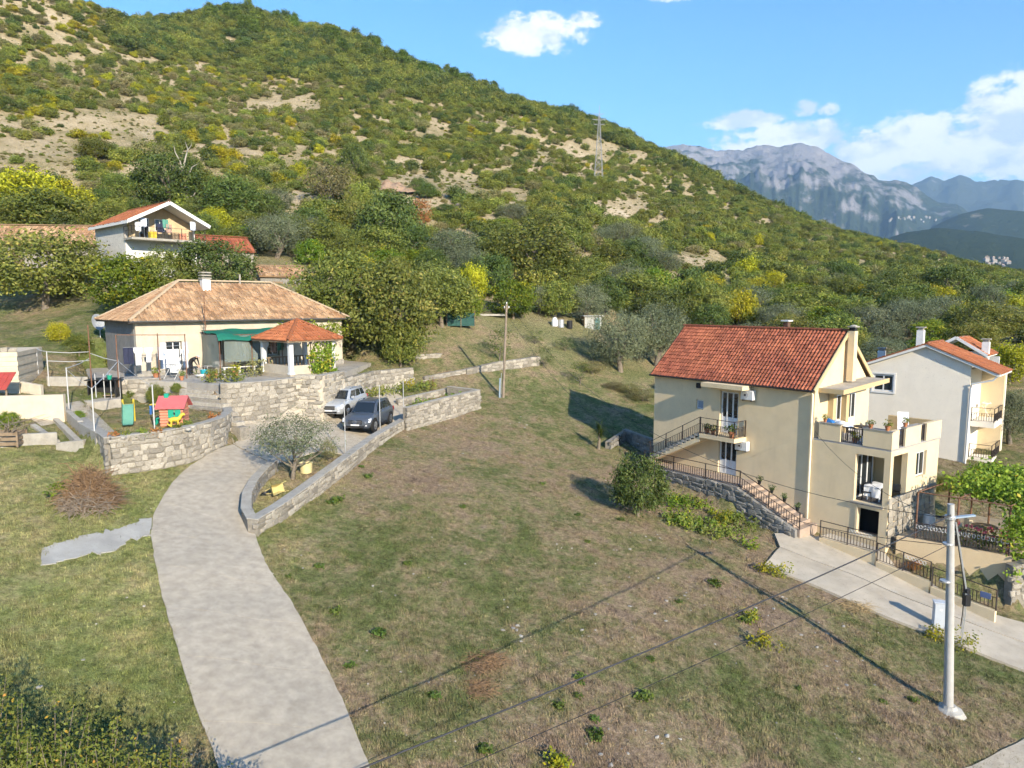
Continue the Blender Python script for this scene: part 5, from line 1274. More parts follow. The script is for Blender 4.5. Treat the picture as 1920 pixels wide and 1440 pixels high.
# retaining wall in front of the walk
stone_wall('retaining_wall', [yel(u, -1.85) for u in (.0, 2.5, 5, 7.7)], YA[2] - .02, 'dark grey stone wall carrying the walk of the yellow house', th=.22, side=-1, sw=.45, sh=.27, kind='g', zb=YA[2] - 2.2, core=M_CEMENT, seed=21)
stone_wall('retaining_wall', [yel(u, -1.85) for u in (7.72, 9.5, 11.2)], [YA[2] - .1, YA[2] - .85, YA[2] - 1.55], 'dark grey stone wall below the descending steps', th=.22, side=-1, sw=.45, sh=.27, kind='g', zb=YA[2] - 2.6, core=M_CEMENT, seed=22)
for i, (u, v, z, s, lb) in enumerate(((4.75, -.8, 2.44, 1.0, 'left flower pot with dark plant on the small balcony'), (5.2, -.85, 2.44, .9, 'middle flower pot on the small balcony'), (6.55, -.95, 2.44, 1.25, 'terracotta pot at the right corner of the small balcony'),
        (8.9, -1.72, .39, .95, 'topmost flower pot on the descending stair railing'), (9.65, -1.72, .08, .95, 'second flower pot down the stair railing'), (10.4, -1.72, -.23, .95, 'third flower pot down the stair railing'), (11.15, -1.72, -.55, .95, 'lowest flower pot on the stair railing'),
        (11.4, .12, 3.9, .9, 'small green pot on the left end of the terrace parapet'), (13.75, .12, 3.9, 1.0, 'terracotta pot on the terrace parapet right of the gap'), (14.55, .12, 3.9, 1.1, 'green pot on the front corner of the terrace parapet'), (14.73, 1.6, 3.95, 1.0, 'pot on the end parapet of the terrace'), (12.9, .35, 3.0, 1.25, 'yellow-flowering pot behind the terrace railing'))):
    pot('flower_pot', yw(u, v, z), s * (.72 if i > 2 else 1), lb, pm=M_BLACK if 3 <= i <= 6 else None, seed=i, lm=L_YELLOW if i == 11 else (L_OAK if i < 7 else L_BROAD))
stone_wall('retaining_wall', [G(1140, 842), G(1172, 822), yel(-.5, 1.2)], [G(1140, 842)[2] + .5, G(1172, 822)[2] + .7, YA[2] + .9], 'dark stone wall in the shade left of the yellow house', th=.4, side=-1, sw=.5, sh=.28, kind='g', seed=33)
# things on the terrace and in the loggia
M_CLOTHW = mat('white_cloth', (.80, .80, .80), .85, .06, 4, .3, 20)
def cloth_mesh(w, h, seed, m, amp=.04, nx=10, nz=8, outline=None):
    """hanging cloth with folds and a real thickness; outline(t, z) returns half width share"""
    r_ = random.Random(seed); ph = r_.uniform(0, 6); b = MB(); V = []
    for side in (0, .012):
        for j in range(nz + 1):
            z = j / nz; hw = (outline(z) if outline else 1.0)
            for i in range(nx + 1):
                x = (i / nx - .5) * w * hw; y = amp * (z ** .7) * math.sin(i / nx * 9 + ph) + amp * .5 * math.sin(i * 2.1 + z * 3 + ph)
                V.append((x, y + side, -z * h))
    k = (nx + 1) * (nz + 1); q = nx + 1
    Fs = [(j * q + i, j * q + i + 1, (j + 1) * q + i + 1, (j + 1) * q + i) for j in range(nz) for i in range(nx)]
    Fs += [tuple(k + a for a in f[::-1]) for f in Fs]
    ring = list(range(q)) + [j * q + nx for j in range(1, nz + 1)] + [nz * q + i for i in range(nx - 1, -1, -1)] + [j * q for j in range(nz - 1, 0, -1)]
    Fs += [(ring[i], ring[(i + 1) % len(ring)], k + ring[(i + 1) % len(ring)], k + ring[i]) for i in range(len(ring))]
    b.add(V, Fs); return b.mesh('cloth', m, 60)
def laid_cloth(loc, w, d, m, label, rz=0, seed=0, name='towel'):
    me = cloth_mesh(w, d, seed, m, .03); return link(name, me, None, None, loc, (R(88), 0, rz), label=label, cat='laundry')
tb = empty('garden_table', yw(12.75, 1.4, 3.0), Y_RZ, label='dark round table on the upper terrace', cat='table')
part('table_top', M_BLACK, tb, lambda m_: m_.lathe([(.0, .70), (.45, .70), (.46, .73), (.0, .74)], n=20)); part('table_leg', M_BLACK, tb, lambda m_: m_.tube([(0, 0, .02), (0, 0, .69)], .045, 8)); part('table_foot', M_BLACK, tb, lambda m_: m_.lathe([(.28, 0), (.26, .03), (.06, .05), (.05, .1)], n=14))
def chair(name, loc, rz, m, label, curved=False):
    o = empty(name, loc, rz, label=label, cat='chair')
    part('seat', m, o, lambda m_: m_.box(-.22, .22, -.22, .22, .40, .45), bevel=.02)
    for x in (-.19, .19):
        for y in (-.19, .19): part('leg', m, o, lambda m_: m_.beam((x * 1.15, y * 1.15, 0), (x, y, .4), .035))
        part('armrest', m, o, lambda m_: m_.beam((x * 1.2, -.2, .62), (x * 1.2, .2, .66), .04).beam((x * 1.2, -.19, .42), (x * 1.2, -.2, .62), .03))
    part('backrest', m, o, lambda m_: m_.box(-.22, .22, .19, .24, .5, .86).box(-.2, -.16, .18, .22, .42, .5).box(.16, .2, .18, .22, .42, .5), bevel=.02)
    return o
chair('terrace_chair', yw(12.35, 1.0, 3.0), Y_RZ + 2.2, M_BLACK, 'dark chair beside the round table on the upper terrace')
def bundle(name, loc, w, d, h, m, label, seed):
    r_ = random.Random(seed); b = MB(); nx = 12; V = []
    for j in range(nx + 1):
        for i in range(nx + 1):
            x, y = i / nx - .5, j / nx - .5; e = max(0, 1 - (abs(x) * 2) ** 4) * max(0, 1 - (abs(y) * 2) ** 4)
            V.append((x * w * (1 + .08 * math.sin(9 * y + seed)), y * d * (1 + .08 * math.sin(7 * x + seed)), e * h * (.7 + .3 * math.sin(8 * x + seed) * math.cos(6 * y + seed * 2)) + .01))
    q = nx + 1; n = q * q; V += [(x, y, 0) for x, y, z in V]
    Fs = [(j * q + i, j * q + i + 1, (j + 1) * q + i + 1, (j + 1) * q + i) for j in range(nx) for i in range(nx)]; Fs += [tuple(n + a for a in f[::-1]) for f in Fs]
    b.add(V, Fs); return b.build(name, m, None, smooth=60, loc=loc, rz=Y_RZ, label=label, cat='laundry')
bundle('bedding', yw(12.1, .45, 3.78), 1.1, .5, .3, M_CLOTHW, 'white bedding bundled over the left parapet of the terrace', 1)
bundle('bedding', yw(13.35, 1.3, 3.0), 1.2, .8, .45, M_CLOTHW, 'white bedding heaped on the terrace floor by the table', 2)
bundle('towel', yw(11.55, .3, 3.9), .5, .35, .2, mat('blue_cloth', (.03, .16, .42), .85, .15, 4), 'blue towel lying on the terrace parapet', 3)
wb = empty('lounger', yw(13.4, 4.5, 3.0), Y_RZ + .5, label='white folding lounger leaning on the back parapet of the terrace', cat='lounger')
part('lounger_frame', M_WHITE, wb, lambda m_: m_.beam((-.25, -.3, 0), (-.25, .4, 1.2), .04).beam((.25, -.3, 0), (.25, .4, 1.2), .04).beam((-.25, .4, 1.2), (.25, .4, 1.2), .04)); part('lounger_bed', M_CLOTHW, wb, lambda m_: m_.add([(-.24, -.27, .05), (.24, -.27, .05), (.24, .38, 1.17), (-.24, .38, 1.17), (-.24, -.25, .04), (.24, -.25, .04), (.24, .4, 1.16), (-.24, .4, 1.16)], [(0, 1, 2, 3), (7, 6, 5, 4), (0, 4, 5, 1), (1, 5, 6, 2), (2, 6, 7, 3), (3, 7, 4, 0)]))
lt = empty('loggia_table', yw(13.75, 1.2, .12), Y_RZ, label='table under a white cloth inside the loggia', cat='table')
for x in (-.3, .3):
    for y in (-.4, .4): part('leg', M_WHITE, lt, lambda m_: m_.box(x - .025, x + .025, y - .025, y + .025, 0, .7))
part('table_top', M_WHITE, lt, lambda m_: m_.box(-.36, .36, -.5, .5, .7, .74))
ct = bundle('tablecloth', yw(13.75, 1.2, .862), .85, 1.15, .06, M_CLOTHW, 'white cloth with patterned hem on the loggia table', 4)
me = cloth_mesh(.8, .55, 6, M_CLOTHW, .04); link('cloth_drop', me, None, ct, (0, -.56, .02))
chair('loggia_chair', yw(14.35, 1.9, .12), Y_RZ + 3.5, M_BLACK, 'dark chair at the back of the loggia')
chair('loggia_chair', yw(13.45, .75, .12), Y_RZ + .4, M_BLACK, 'dark chair in front of the white loggia table')
# ---------------------------------------------------------------- lower fences, patio, pergola
M_PATIO = mat('patio_paving', (.36, .29, .20), .9, .25, 2, .4, 25)
def fence(a, b, label, h=.9, gate=False, base=.16):
    a = Vector(yw(*a)); b = Vector(yw(*b)); o = empty('iron_fence', a, label=label, cat='fence'); rel = b - a
    w = MB(); d = rel.normalized(); n = Vector((-d.y, d.x, 0)) * .09
    w.add([tuple(q) for q in (-n + Vector((0, 0, -1.1)), n + Vector((0, 0, -1.1)), n, -n)] + [tuple(rel + q) for q in (-n + Vector((0, 0, -1.1)), n + Vector((0, 0, -1.1)), n, -n)], [(0, 1, 2, 3), (7, 6, 5, 4), (0, 4, 5, 1), (1, 5, 6, 2), (2, 6, 7, 3), (3, 7, 4, 0)]); w.build('fence_base', M_YEL, o)
    railing(o, (0, 0, .01), tuple(rel + Vector((0, 0, .01))), h, name='fence_rails', gap=.15, posts=1.35)
    if gate:   # looped ornament along the top
        bb = MB(); L_ = rel.length; k = int(L_ * .4 / .16)
        for i in range(k):
            c = rel * (.55 + .4 * i / k) + Vector((0, 0, h * .82)); pts_ = [c + d * (.07 * math.cos(t)) + Vector((0, 0, .09 * math.sin(t))) for t in np.linspace(0, 6.28, 9)]; bb.tube(pts_, .012, 4)
        bb.build('scroll_ornament', M_WHITE, o)
    return o
fence((11.9, -.75, -1.98), (14.75, -.75, -1.98), 'low iron fence with scrollwork in front of the dark garage door', gate=True)
fence((14.85, -.85, -2.35), (17.3, -.95, -2.55), 'middle iron fence section below the patio wall', gate=True)
fence((17.4, -1.0, -2.75), (20.0, -1.15, -2.95), 'iron fence section with a small blue plate by the concrete pole')
part('number_plate', mat('blue_plate', (.10, .14, .28), .4), SC.objects['iron_fence.002'], lambda m_: m_.box(-.2, .2, -.02, .02, 0, .25), loc=Vector(yw(19.6, -1.2, -2.5)) - Vector(yw(17.4, -1.0, -2.75)), rz=Y_RZ)
M_PW = mat('patio_wall_render', (.62, .48, .30), .9, .06, 1.5, .15, 50, dirt=.25)
pw = MB(); pw.prism([yw(*q, 0)[:2] for q in ((15.2, .3), (19.7, 1.35), (19.6, 1.6), (15.2, .55))], YA[2] - 4.3, YA[2] - 1.25)
tag(pw.build('patio_wall', M_PW), 'plain ochre retaining wall below the vine pergola', 'wall', kind='thing')
tag(MB().prism([yw(*q, 0)[:2] for q in ((14.95, .56), (19.6, 1.61), (19.4, 8.5), (14.95, 7.5))], YA[2] - 3.9, YA[2] - 1.4).build('patio', M_PATIO), 'shady brown paved patio under the vine pergola', kind='structure')
stone_wall('side_wall', [yel(19.75, 1.0), yel(20.6, 2.8), yel(21.5, 5.0)], [YA[2] - 1.5, YA[2] - 1.2, YA[2] - 1.0], 'rough stone side wall at the right edge below the pergola', th=.4, side=-1, sw=.45, sh=.28, zb=YA[2] - 4.5, seed=30)
pf = empty('patio_railing', yw(15.9, .75, -1.25), label='dark ornamental railing on top of the patio wall', cat='railing')
for (u0, v0), (u1, v1) in (((15.9, .6), (17.55, .98)), ((17.6, 1.0), (19.55, 1.45))):
    a = Vector(yw(u0, v0, -1.24)) - pf.location; b = Vector(yw(u1, v1, -1.24)) - pf.location; railing(pf, a, b, .8, name='railing_panel', gap=.12, mid=.98, posts=3)
    k = 11; bb = MB(); d = (b - a).normalized()
    for i in range(k):
        c = a.lerp(b, (i + .5) / k) + Vector((0, 0, .62)); bb.tube([c + d * (.06 * math.cos(t)) + Vector((0, 0, .09 * math.sin(t))) for t in np.linspace(0, 6.28, 9)], .014, 4)
    bb.build('scroll_ornament', M_WHITE, pf)
pg = empty('pergola', yw(17, 4, -1.4), label='rusty iron pergola carrying the grapevine', cat='pergola')
plc = Vector(pg.location)
for u, v in ((15.85, .8), (17.5, 1.15), (19.45, 1.55), (15.9, 4.4), (17.6, 4.8), (19.5, 5.2), (16.0, 7.2), (19.5, 7.6)):
    a = Vector(yw(u, v, -1.45)) - plc; part('post', M_RUST, pg, lambda m_: m_.tube([a, a + Vector((0, 0, 2.45))], .045, 8))
for a, b in (((15.85, .8), (19.45, 1.55)), ((15.9, 4.4), (19.5, 5.2)), ((16, 7.2), (19.5, 7.6)), ((15.85, .8), (16, 7.2)), ((17.5, 1.15), (17.7, 7.4)), ((19.45, 1.55), (19.5, 7.6))):
    p = Vector(yw(*a, 1.02)) - plc; q = Vector(yw(*b, 1.02)) - plc; part('rail', M_RUST, pg, lambda m_: m_.tube([p, q], .03, 6))
rr = random.Random(21); vc = []
for i in range(330):
    u, v = rr.uniform(16.2, 20.2), rr.uniform(2.2, 8.6)
    if u < 17.2 and v < 3.4 and rr.random() < .6: continue
    vc.append(yw(u, v, 1.12 + rr.uniform(-.22, .28)))
for i in range(70): vc.append(yw(rr.uniform(19.3, 20.4), rr.uniform(.6, 4), rr.uniform(-1.8, 1.1)))
leafy('grapevine', L_VINE, vc, .2, 26, .2, 'leafy yellow-green grapevine spread over the pergola', 'vine', 7, stem=[yw(19.5, 5.1, -1.4), yw(19.45, 5.0, .2), yw(19.2, 4.8, 1.1)])
for i, (u, v, rz_, lb) in enumerate(((16.4, 3.3, .5, 'pale garden chair nearest the stone veneer wall'), (17.1, 4.0, 2.4, 'pale garden chair in the middle of the patio'), (16.9, 2.6, 4.0, 'pale garden chair nearest the patio railing'))):
    chair('garden_chair', yw(u, v, -1.4), Y_RZ + rz_, mat('cream_plastic', (.66, .58, .42), .5), lb)
gt = empty('patio_table', yw(17.9, 3.4, -1.4), Y_RZ, label='round garden table on the shady patio', cat='table')
part('table_top', M_WOOD, gt, lambda m_: m_.lathe([(0, .7), (.55, .7), (.55, .74), (0, .75)], n=18)); part('table_leg', M_WOOD, gt, lambda m_: m_.lathe([(.25, 0), (.06, .06), (.06, .69)], n=10))
part('barrel', M_WHITE, None, lambda m_: m_.lathe([(.24, 0), (.28, .15), (.29, .4), (.26, .62), (.1, .66)], n=14), smooth=40, loc=yw(15.35, 3.6, -1.4), label='white tank standing against the stone veneer wall', cat='tank')
M_ROSE = leaf_mat('rose_petals', (.35, .05, .12), (.6, .12, .25), (.75, .3, .4), .3, .1)
for i, (u, v, lb) in enumerate(((18.2, 1.9, 'pink rose bush behind the middle of the patio railing'), (18.9, 2.2, 'pink rose bush behind the right end of the patio railing'), (17.3, 1.6, 'low rose bush behind the left of the patio railing'))):
    o = leafy('rose_bush', L_BROAD, [yw(u + rr.uniform(-.35, .35), v + rr.uniform(-.25, .25), -1.35 + rr.uniform(.1, .9)) for _ in range(18)], .13, 12, .1, lb, 'bush', 40 + i)
    fl = [Vector(yw(u + rr.uniform(-.4, .4), v + rr.uniform(-.3, .3), -1.35 + rr.uniform(.6, 1.05))) - o.location for _ in range(7)]
    r_ = np.random.default_rng(i); c = np.repeat(np.array(fl), 8, 0); pos = c + r_.normal(0, .035, c.shape); s = .05
    V = np.stack([pos + np.array([-s, 0, 0]), pos + np.array([0, -s * .5, s]), pos + np.array([s, 0, 0]), pos + np.array([0, -s * .5, -s])], 1).reshape(-1, 3)
    link('blossom', mesh_np('blossom', V, np.arange(len(V)).reshape(-1, 4), M_ROSE, r_.random(len(V) // 4)), None, o)
# ---------------------------------------------------------------- white house
WC = np.array([30.45, 46.96, -10.7])
W_RZ = Y_RZ + R(9)
def white_house():
    o = empty('white_house', WC, W_RZ, label='white gabled house with orange roof behind the yellow house', cat='house')
    M_W = mat('white_render', (.80, .735, .63), .9, .05, 1.2, .12, 60, dirt=.14); W_ = 8.2
    U0, UA, U1, HE, RD = -6.85, -2.65, 1.5, 6.05, 7.75; D_ = 4.0
    b = MB(); panel(b, T(U0, 0, -1), -U0, 7.0, .3, [(-5.97 - U0, -4.63 - U0, 5.43, 6.62)]); b.build('gable_wall', M_W, o)
    part('gable_top', M_W, o, lambda m_: m_.add([(x, y, z) for y in (0, .3) for x, z in ((U0, 6.001), (0, 6.001), (0, 6.62), (UA, RD), (U0, 6.0 + .02))], [(0, 1, 2, 3, 4), (9, 8, 7, 6, 5)] + [(i, (i + 1) % 5, 5 + (i + 1) % 5, 5 + i) for i in range(5)]))
    part('side_wall', M_W, o, lambda m_: m_.box(-.3, 0, .303, D_, -1, 6.3)); part('far_wall', M_W, o, lambda m_: m_.box(U0, U0 + .3, .303, D_, -1, 6.0)); part('back_wall', M_W, o, lambda m_: m_.box(U0, 1.4, D_ + .003, D_ + .3, -1, 6.0))
    frame('window', o, T(0, .06, 0), -5.95, -4.65, 4.44, 5.6, nx=2, t=.08)
    part('window_surround', M_WHITE, o, lambda m_: m_.box(-6.1, -5.975, -.04, -.003, 4.3, 5.75).box(-4.625, -4.5, -.04, -.003, 4.3, 5.75).box(-6.1, -4.5, -.06, -.003, 4.28, 4.40).box(-5.975, -4.625, -.04, -.003, 5.65, 5.75))
    sl = (RD - 6.3) / (U1 - UA)
    e = .25; z0 = 6.35; A_, B_, C_, D2 = (U0 - .35, -e, 6.12), (UA, -e, RD + .17), (UA, D_ + e, RD + .17), (U0 - .35, D_ + e, 6.12)
    E_, F_ = (U1 + .15, -e, 6.1), (U1 + .15, D_ + e, 6.1)
    tiled_roof(o, [(A_, D2, [A_, D2, C_, B_]), (E_, F_, [E_, F_, C_, B_])], M_TILE_OR, .22, .33, 12, deck=M_WHITE, th=.14, caps=((B_, C_),), cap_r=.11)
    part('bargeboard', M_WHITE, o, lambda m_: m_.beam((U0 - .35, -e - .03, 6.06), (UA, -e - .03, RD + .1), .05, .22).beam((UA, -e - .03, RD + .1), (U1 + .15, -e - .03, 6.04), .05, .22))
    part('verge_tiles', M_TILE_OR, o, lambda m_: m_.beam((UA, -e, RD + .2), (U1 + .15, -e, 6.14), .22, .07).beam((U0 - .35, -e, 6.16), (UA, -e, RD + .2), .22, .07))
    # raised back roof with dormer gable
    G0, G1, GA = -.9, 1.5, .4
    part('rear_gable', M_W, o, lambda m_: m_.box(-3.6, -.2, 5.3, 5.6, 5.5, 7.2))
    tiled_roof(o, [((-4.6, 5.2, 6.7), (-4.6, 9.0, 6.7), [(-4.6, 5.2, 6.7), (-4.6, 9.0, 6.7), (-2.0, 9.0, 8.2), (-2.0, 5.2, 8.2)]), ((.0, 5.2, 6.95), (.0, 9.0, 6.95), [(.0, 5.2, 6.95), (.0, 9.0, 6.95), (-2.0, 9.0, 8.2), (-2.0, 5.2, 8.2)])], M_TILE_OR, .22, .33, 13, deck=M_WHITE, th=.12)
    part('bargeboard', M_WHITE, o, lambda m_: m_.beam((-4.6, 5.16, 6.68), (-2.0, 5.16, 8.18), .05, .2).beam((-2.0, 5.16, 8.18), (.0, 5.16, 6.93), .05, .2).box(-4.3, .2, 8.7, 8.9, 4, 6.7))
    for x, y, h in ((-3.9, 2.2, 8.75), (-.45, 5.6, 7.9), (-6.7, 3.2, 7.1)): 
        c = part('chimney', M_WHITE, o, lambda m_: m_.box(x, x + .45, y, y + .45, 6.0, h)); part('chimney_cap', M_CAP, c, lambda m_: m_.box(x - .06, x + .51, y - .06, y + .51, h + .18, h + .25).box(x + .05, x + .4, y + .05, y + .4, h + .001, h + .179))
    part('downpipe', M_WHITE, o, lambda m_: m_.tube([(1.5, -.2, 5.95), (1.3, -.16, 5.7), (.12, -.12, 5.35), (.08, -.1, 5.1), (.06, -.1, -.9)], .06, 8), smooth=60)
    part('recess_wall', M_YEL, o, lambda m_: m_.box(.005, 1.35, 3.75, 3.98, -1, 6.0))
    for z in (2.75, .25):
        part('balcony', M_W, o, lambda m_: m_.box(.005, 1.4, .9, 3.745, z - .35, z)); railing(o, (1.34, .95, z), (1.34, 3.7, z), .95, name='balcony_railing', gap=.14); railing(o, (.05, .95, z), (1.34, .95, z), .95, name='balcony_railing', gap=.14)
    rk = part('drying_rack', M_WHITE, None, lambda m_: m_.beam((-.4, 0, 1.0), (.4, .1, 1.15), .02).beam((-.4, .4, 1.0), (.4, .5, 1.15), .02).beam((-.3, 0, 0), (.3, .4, 1.1), .02).beam((.3, 0, 0), (-.3, .4, 1.1), .02).box(-.35, .3, .02, .4, 1.08, 1.1), loc=tuple(Matrix.Translation(Vector(WC)) @ Matrix.Rotation(W_RZ, 4, 'Z') @ Vector((.75, 2.6, 2.75))), rz=Y_RZ + 1.4)
    tag(rk, 'white drying rack on the upper balcony of the white house', 'rack')
    for k in range(6): part('garden_step', M_CAP, o, lambda m_: m_.box(1.6 + k * .1, 4.2, 1.5 + k * .45, 1.98 + k * .45, -2.5, -1.4 + k * .2))
    return o
white_house()
for i, (px, py, w) in enumerate(((1752, 882, 60), (1790, 880, 55), (1842, 878, 70))):
    plant_px('broad', px, py, 34, w, ('leafy rose hedge plant at the foot of the white house', 'low leafy shrub in the middle under the white house wall', 'leafy shrub below the white house balconies')[i], d=42.5, cat='bush', name='hedge_shrub')
# ---------------------------------------------------------------- around the old house
def pole(name, base, top, r, m, label, group=None, cat='pole'):
    b = np.array(base, float); t = np.array(top, float) - b
    return part(name, m, None, lambda m_: m_.tube([(0, 0, -.25), tuple(t * .5), tuple(t)], [r, r, r * .9], 8), smooth=60, loc=tuple(b), label=label, cat=cat, group=group)
def up_pole(px, py, pyt, r, m, label, lev=None, name='post', **k):
    b = G(px, py) if lev is None else PL(px, py, lev); t = P(px, pyt, b[1]); return pole(name, b, (b[0], b[1], t[2]), r, m, label, **k), b, t[2]
M_NET = None
def net_mat():
    m = bpy.data.materials.new('green_shade_net'); m.use_nodes = True; N, L = m.node_tree.nodes, m.node_tree.links
    p = N['Principled BSDF']; p.inputs['Base Color'].default_value = (.02, .22, .15, 1); p.inputs['Roughness'].default_value = .7
    t = N.new('ShaderNodeBsdfTranslucent'); t.inputs[0].default_value = (.03, .3, .2, 1); tr = N.new('ShaderNodeBsdfTransparent')
    a = N.new('ShaderNodeMixShader'); a.inputs[0].default_value = .35; L.new(p.outputs[0], a.inputs[1]); L.new(t.outputs[0], a.inputs[2])
    b = N.new('ShaderNodeMixShader'); b.inputs[0].default_value = .04; L.new(a.outputs[0], b.inputs[1]); L.new(tr.outputs[0], b.inputs[2]); L.new(b.outputs[0], N['Material Output'].inputs[0]); return m
def gauze_mat():
    m = bpy.data.materials.new('grey_gauze'); m.use_nodes = True; N, L = m.node_tree.nodes, m.node_tree.links
    p = N['Principled BSDF']; p.inputs['Base Color'].default_value = (.20, .24, .22, 1); tr = N.new('ShaderNodeBsdfTransparent'); b = N.new('ShaderNodeMixShader'); b.inputs[0].default_value = .45; L.new(p.outputs[0], b.inputs[1]); L.new(tr.outputs[0], b.inputs[2]); L.new(b.outputs[0], N['Material Output'].inputs[0]); return m
def awning():
    o = empty('shade_awning', old(4, -3.2), HA, label='green shade net stretched on posts in front of the old house', cat='awning')
    X0, X1, Y0, Y1 = 0, 6.3, 0, 3.0; r_ = random.Random(2)
    def sheet(nx, ny, f):
        V = [f(i / nx, j / ny, s) for s in (0, 1) for j in range(ny + 1) for i in range(nx + 1)]; q = nx + 1; n = q * (ny + 1)
        Fs = [(j * q + i, j * q + i + 1, (j + 1) * q + i + 1, (j + 1) * q + i) for j in range(ny) for i in range(nx)]
        return V, Fs + [tuple(n + a for a in f_[::-1]) for f_ in Fs]
    nz = lambda x, y: .10 * math.sin(x * 2.4 + y) * math.sin(y * 2.1 + .6) - .16 * math.sin(math.pi * min(1, max(0, x / 6.3 * 2 % 1))) * math.sin(math.pi * min(1, max(0, y / 3)))
    V, Fs = sheet(28, 12, lambda a, b, s: (X0 - .15 + (X1 + .3) * a, Y0 - .25 + (Y1 + .1) * b, 2.62 + .25 * b + nz(X1 * a, 3 * b) - s * .012 - (.35 * (1 - b * 12) if b < .08 else 0)))
    b = MB(); b.add(V, Fs); b.build('net', net_mat(), o, smooth=60)
    V, Fs = sheet(10, 8, lambda a, b, s: (X0 - .1 + s * .01 + .08 * math.sin(a * 6 + b * 3), .1 + 2.8 * a, .5 + 2.1 * b)); c = MB(); c.add(V, Fs); c.build('side_curtain', gauze_mat(), o, smooth=60)
    V, Fs = sheet(12, 6, lambda a, b, s: (.3 + 2.4 * a, .05 * math.sin(a * 9) + s * .01, .85 + 1.7 * b)); c = MB(); c.add(V, Fs); c.build('front_curtain', gauze_mat(), o, smooth=60)
    for x in (0, 2.1, 4.2, 6.3):
        for y in (0, 2.9): part('post', M_RUST, o, lambda m_: m_.tube([(x, y, 0), (x, y, 2.6 + .08 * y)], .03, 6))
    for y in (0, 2.9): part('rail', M_RUST, o, lambda m_: m_.tube([(0, y, 2.6 + .08 * y), (6.3, y, 2.6 + .08 * y)], .022, 6))
    return o
awning()
shirt_o = lambda z: 1.0 if z < .3 else .62
# laundry: each garment its own thing
LC = {'white': M_CLOTHW, 'pale': mat('pale_blue_cloth', (.55, .60, .70), .85, .1, 5), 'navy': mat('navy_cloth', (.03, .035, .07), .85, .2, 5), 'pattern': mat('patterned_cloth', (.45, .30, .24), .85, .5, 9), 'green': mat('green_cloth', (.10, .28, .22), .85, .2, 5)}
def garment(u, v, z, w, h, c, label, shirt=True, seed=0, name=None):
    return link(name or ('shirt' if shirt else 'towel'), cloth_mesh(w, h, seed, LC[c], .05, outline=shirt_o if shirt else None), None, None, old(u, v, z), (0, 0, HA), label=label, cat='laundry')
for i, (u, v, z, w, h, c, s, lb) in enumerate(((-.9, -1.6, 1.95, .55, 1.0, 'navy', False, 'navy garment at the left end of the clothesline by the house corner'), (-.35, -1.6, 1.95, .5, 1.1, 'white', True, 'white shirt next to the navy garment on the left clothesline'), (.25, -1.6, 1.9, .5, .9, 'white', True, 'second white shirt on the left clothesline'), (.95, -1.6, 1.9, .4, .8, 'pale', False, 'pale small towel on the left clothesline'),
        (1.6, -1.7, 1.75, .75, 1.15, 'white', False, 'white sheet in front of the door on the left clothesline'),
        (5.8, -3.05, 2.05, .55, 1.15, 'white', True, 'leftmost white shirt hanging under the green net'), (6.45, -3.05, 2.05, .5, 1.1, 'pale', True, 'pale blue shirt hanging under the green net'), (7.05, -3.05, 2.05, .55, 1.05, 'white', True, 'right white shirt hanging under the green net'), (7.65, -3.05, 2.05, .4, .7, 'pattern', False, 'patterned cloth hanging under the green net'), (8.15, -3.05, 2.05, .45, .6, 'green', False, 'green cloth hanging under the green net'), (8.75, -2.9, 2.3, .7, .7, 'pale', False, 'pale towel at the right end of the green net'), (2.35, -1.7, 1.7, .45, .75, 'white', True, 'white vest beside the white sheet by the door'))):
    garment(u, v, z, w, h, c, lb, s, i + 3)
part('clothesline', M_STEEL, None, lambda m_: m_.tube([(0, 0, 0), (1.8, 0, -.05), (3.6, 0, 0)], .012, 5), loc=old(-1.2, -1.65, 1.98), rz=HA, label='wire clothesline along the left end of the old house', cat='clothesline')
part('clothesline', M_STEEL, None, lambda m_: m_.tube([(0, 0, 0), (1.8, 0, -.03), (3.8, 0, 0)], .012, 5), loc=old(5.3, -3.06, 2.08), rz=HA, label='clothesline under the green shade net', cat='clothesline')
dr_ = empty('drying_rack', old(1.2, -3.0), HA + .4, label='folding drying rack with white cloths on the terrace', cat='rack')
for s in (-1, 1):
    for y in (-.45, .45): part('leg', M_STEEL, dr_, lambda m_: m_.tube([(s * .35, y, 0), (-s * .3, y, .9)], .012, 5))
for k in range(6): part('bar', M_STEEL, dr_, lambda m_: m_.tube([(-.3 + k * .12, -.5, .9), (-.3 + k * .12, .5, .9)], .008, 5))
link('towel', cloth_mesh(.7, .55, 44, M_CLOTHW, .03), None, None, old(1.25, -3.0, .92), (0, 0, HA + 1.97), label='white towel on the folding drying rack', cat='laundry')
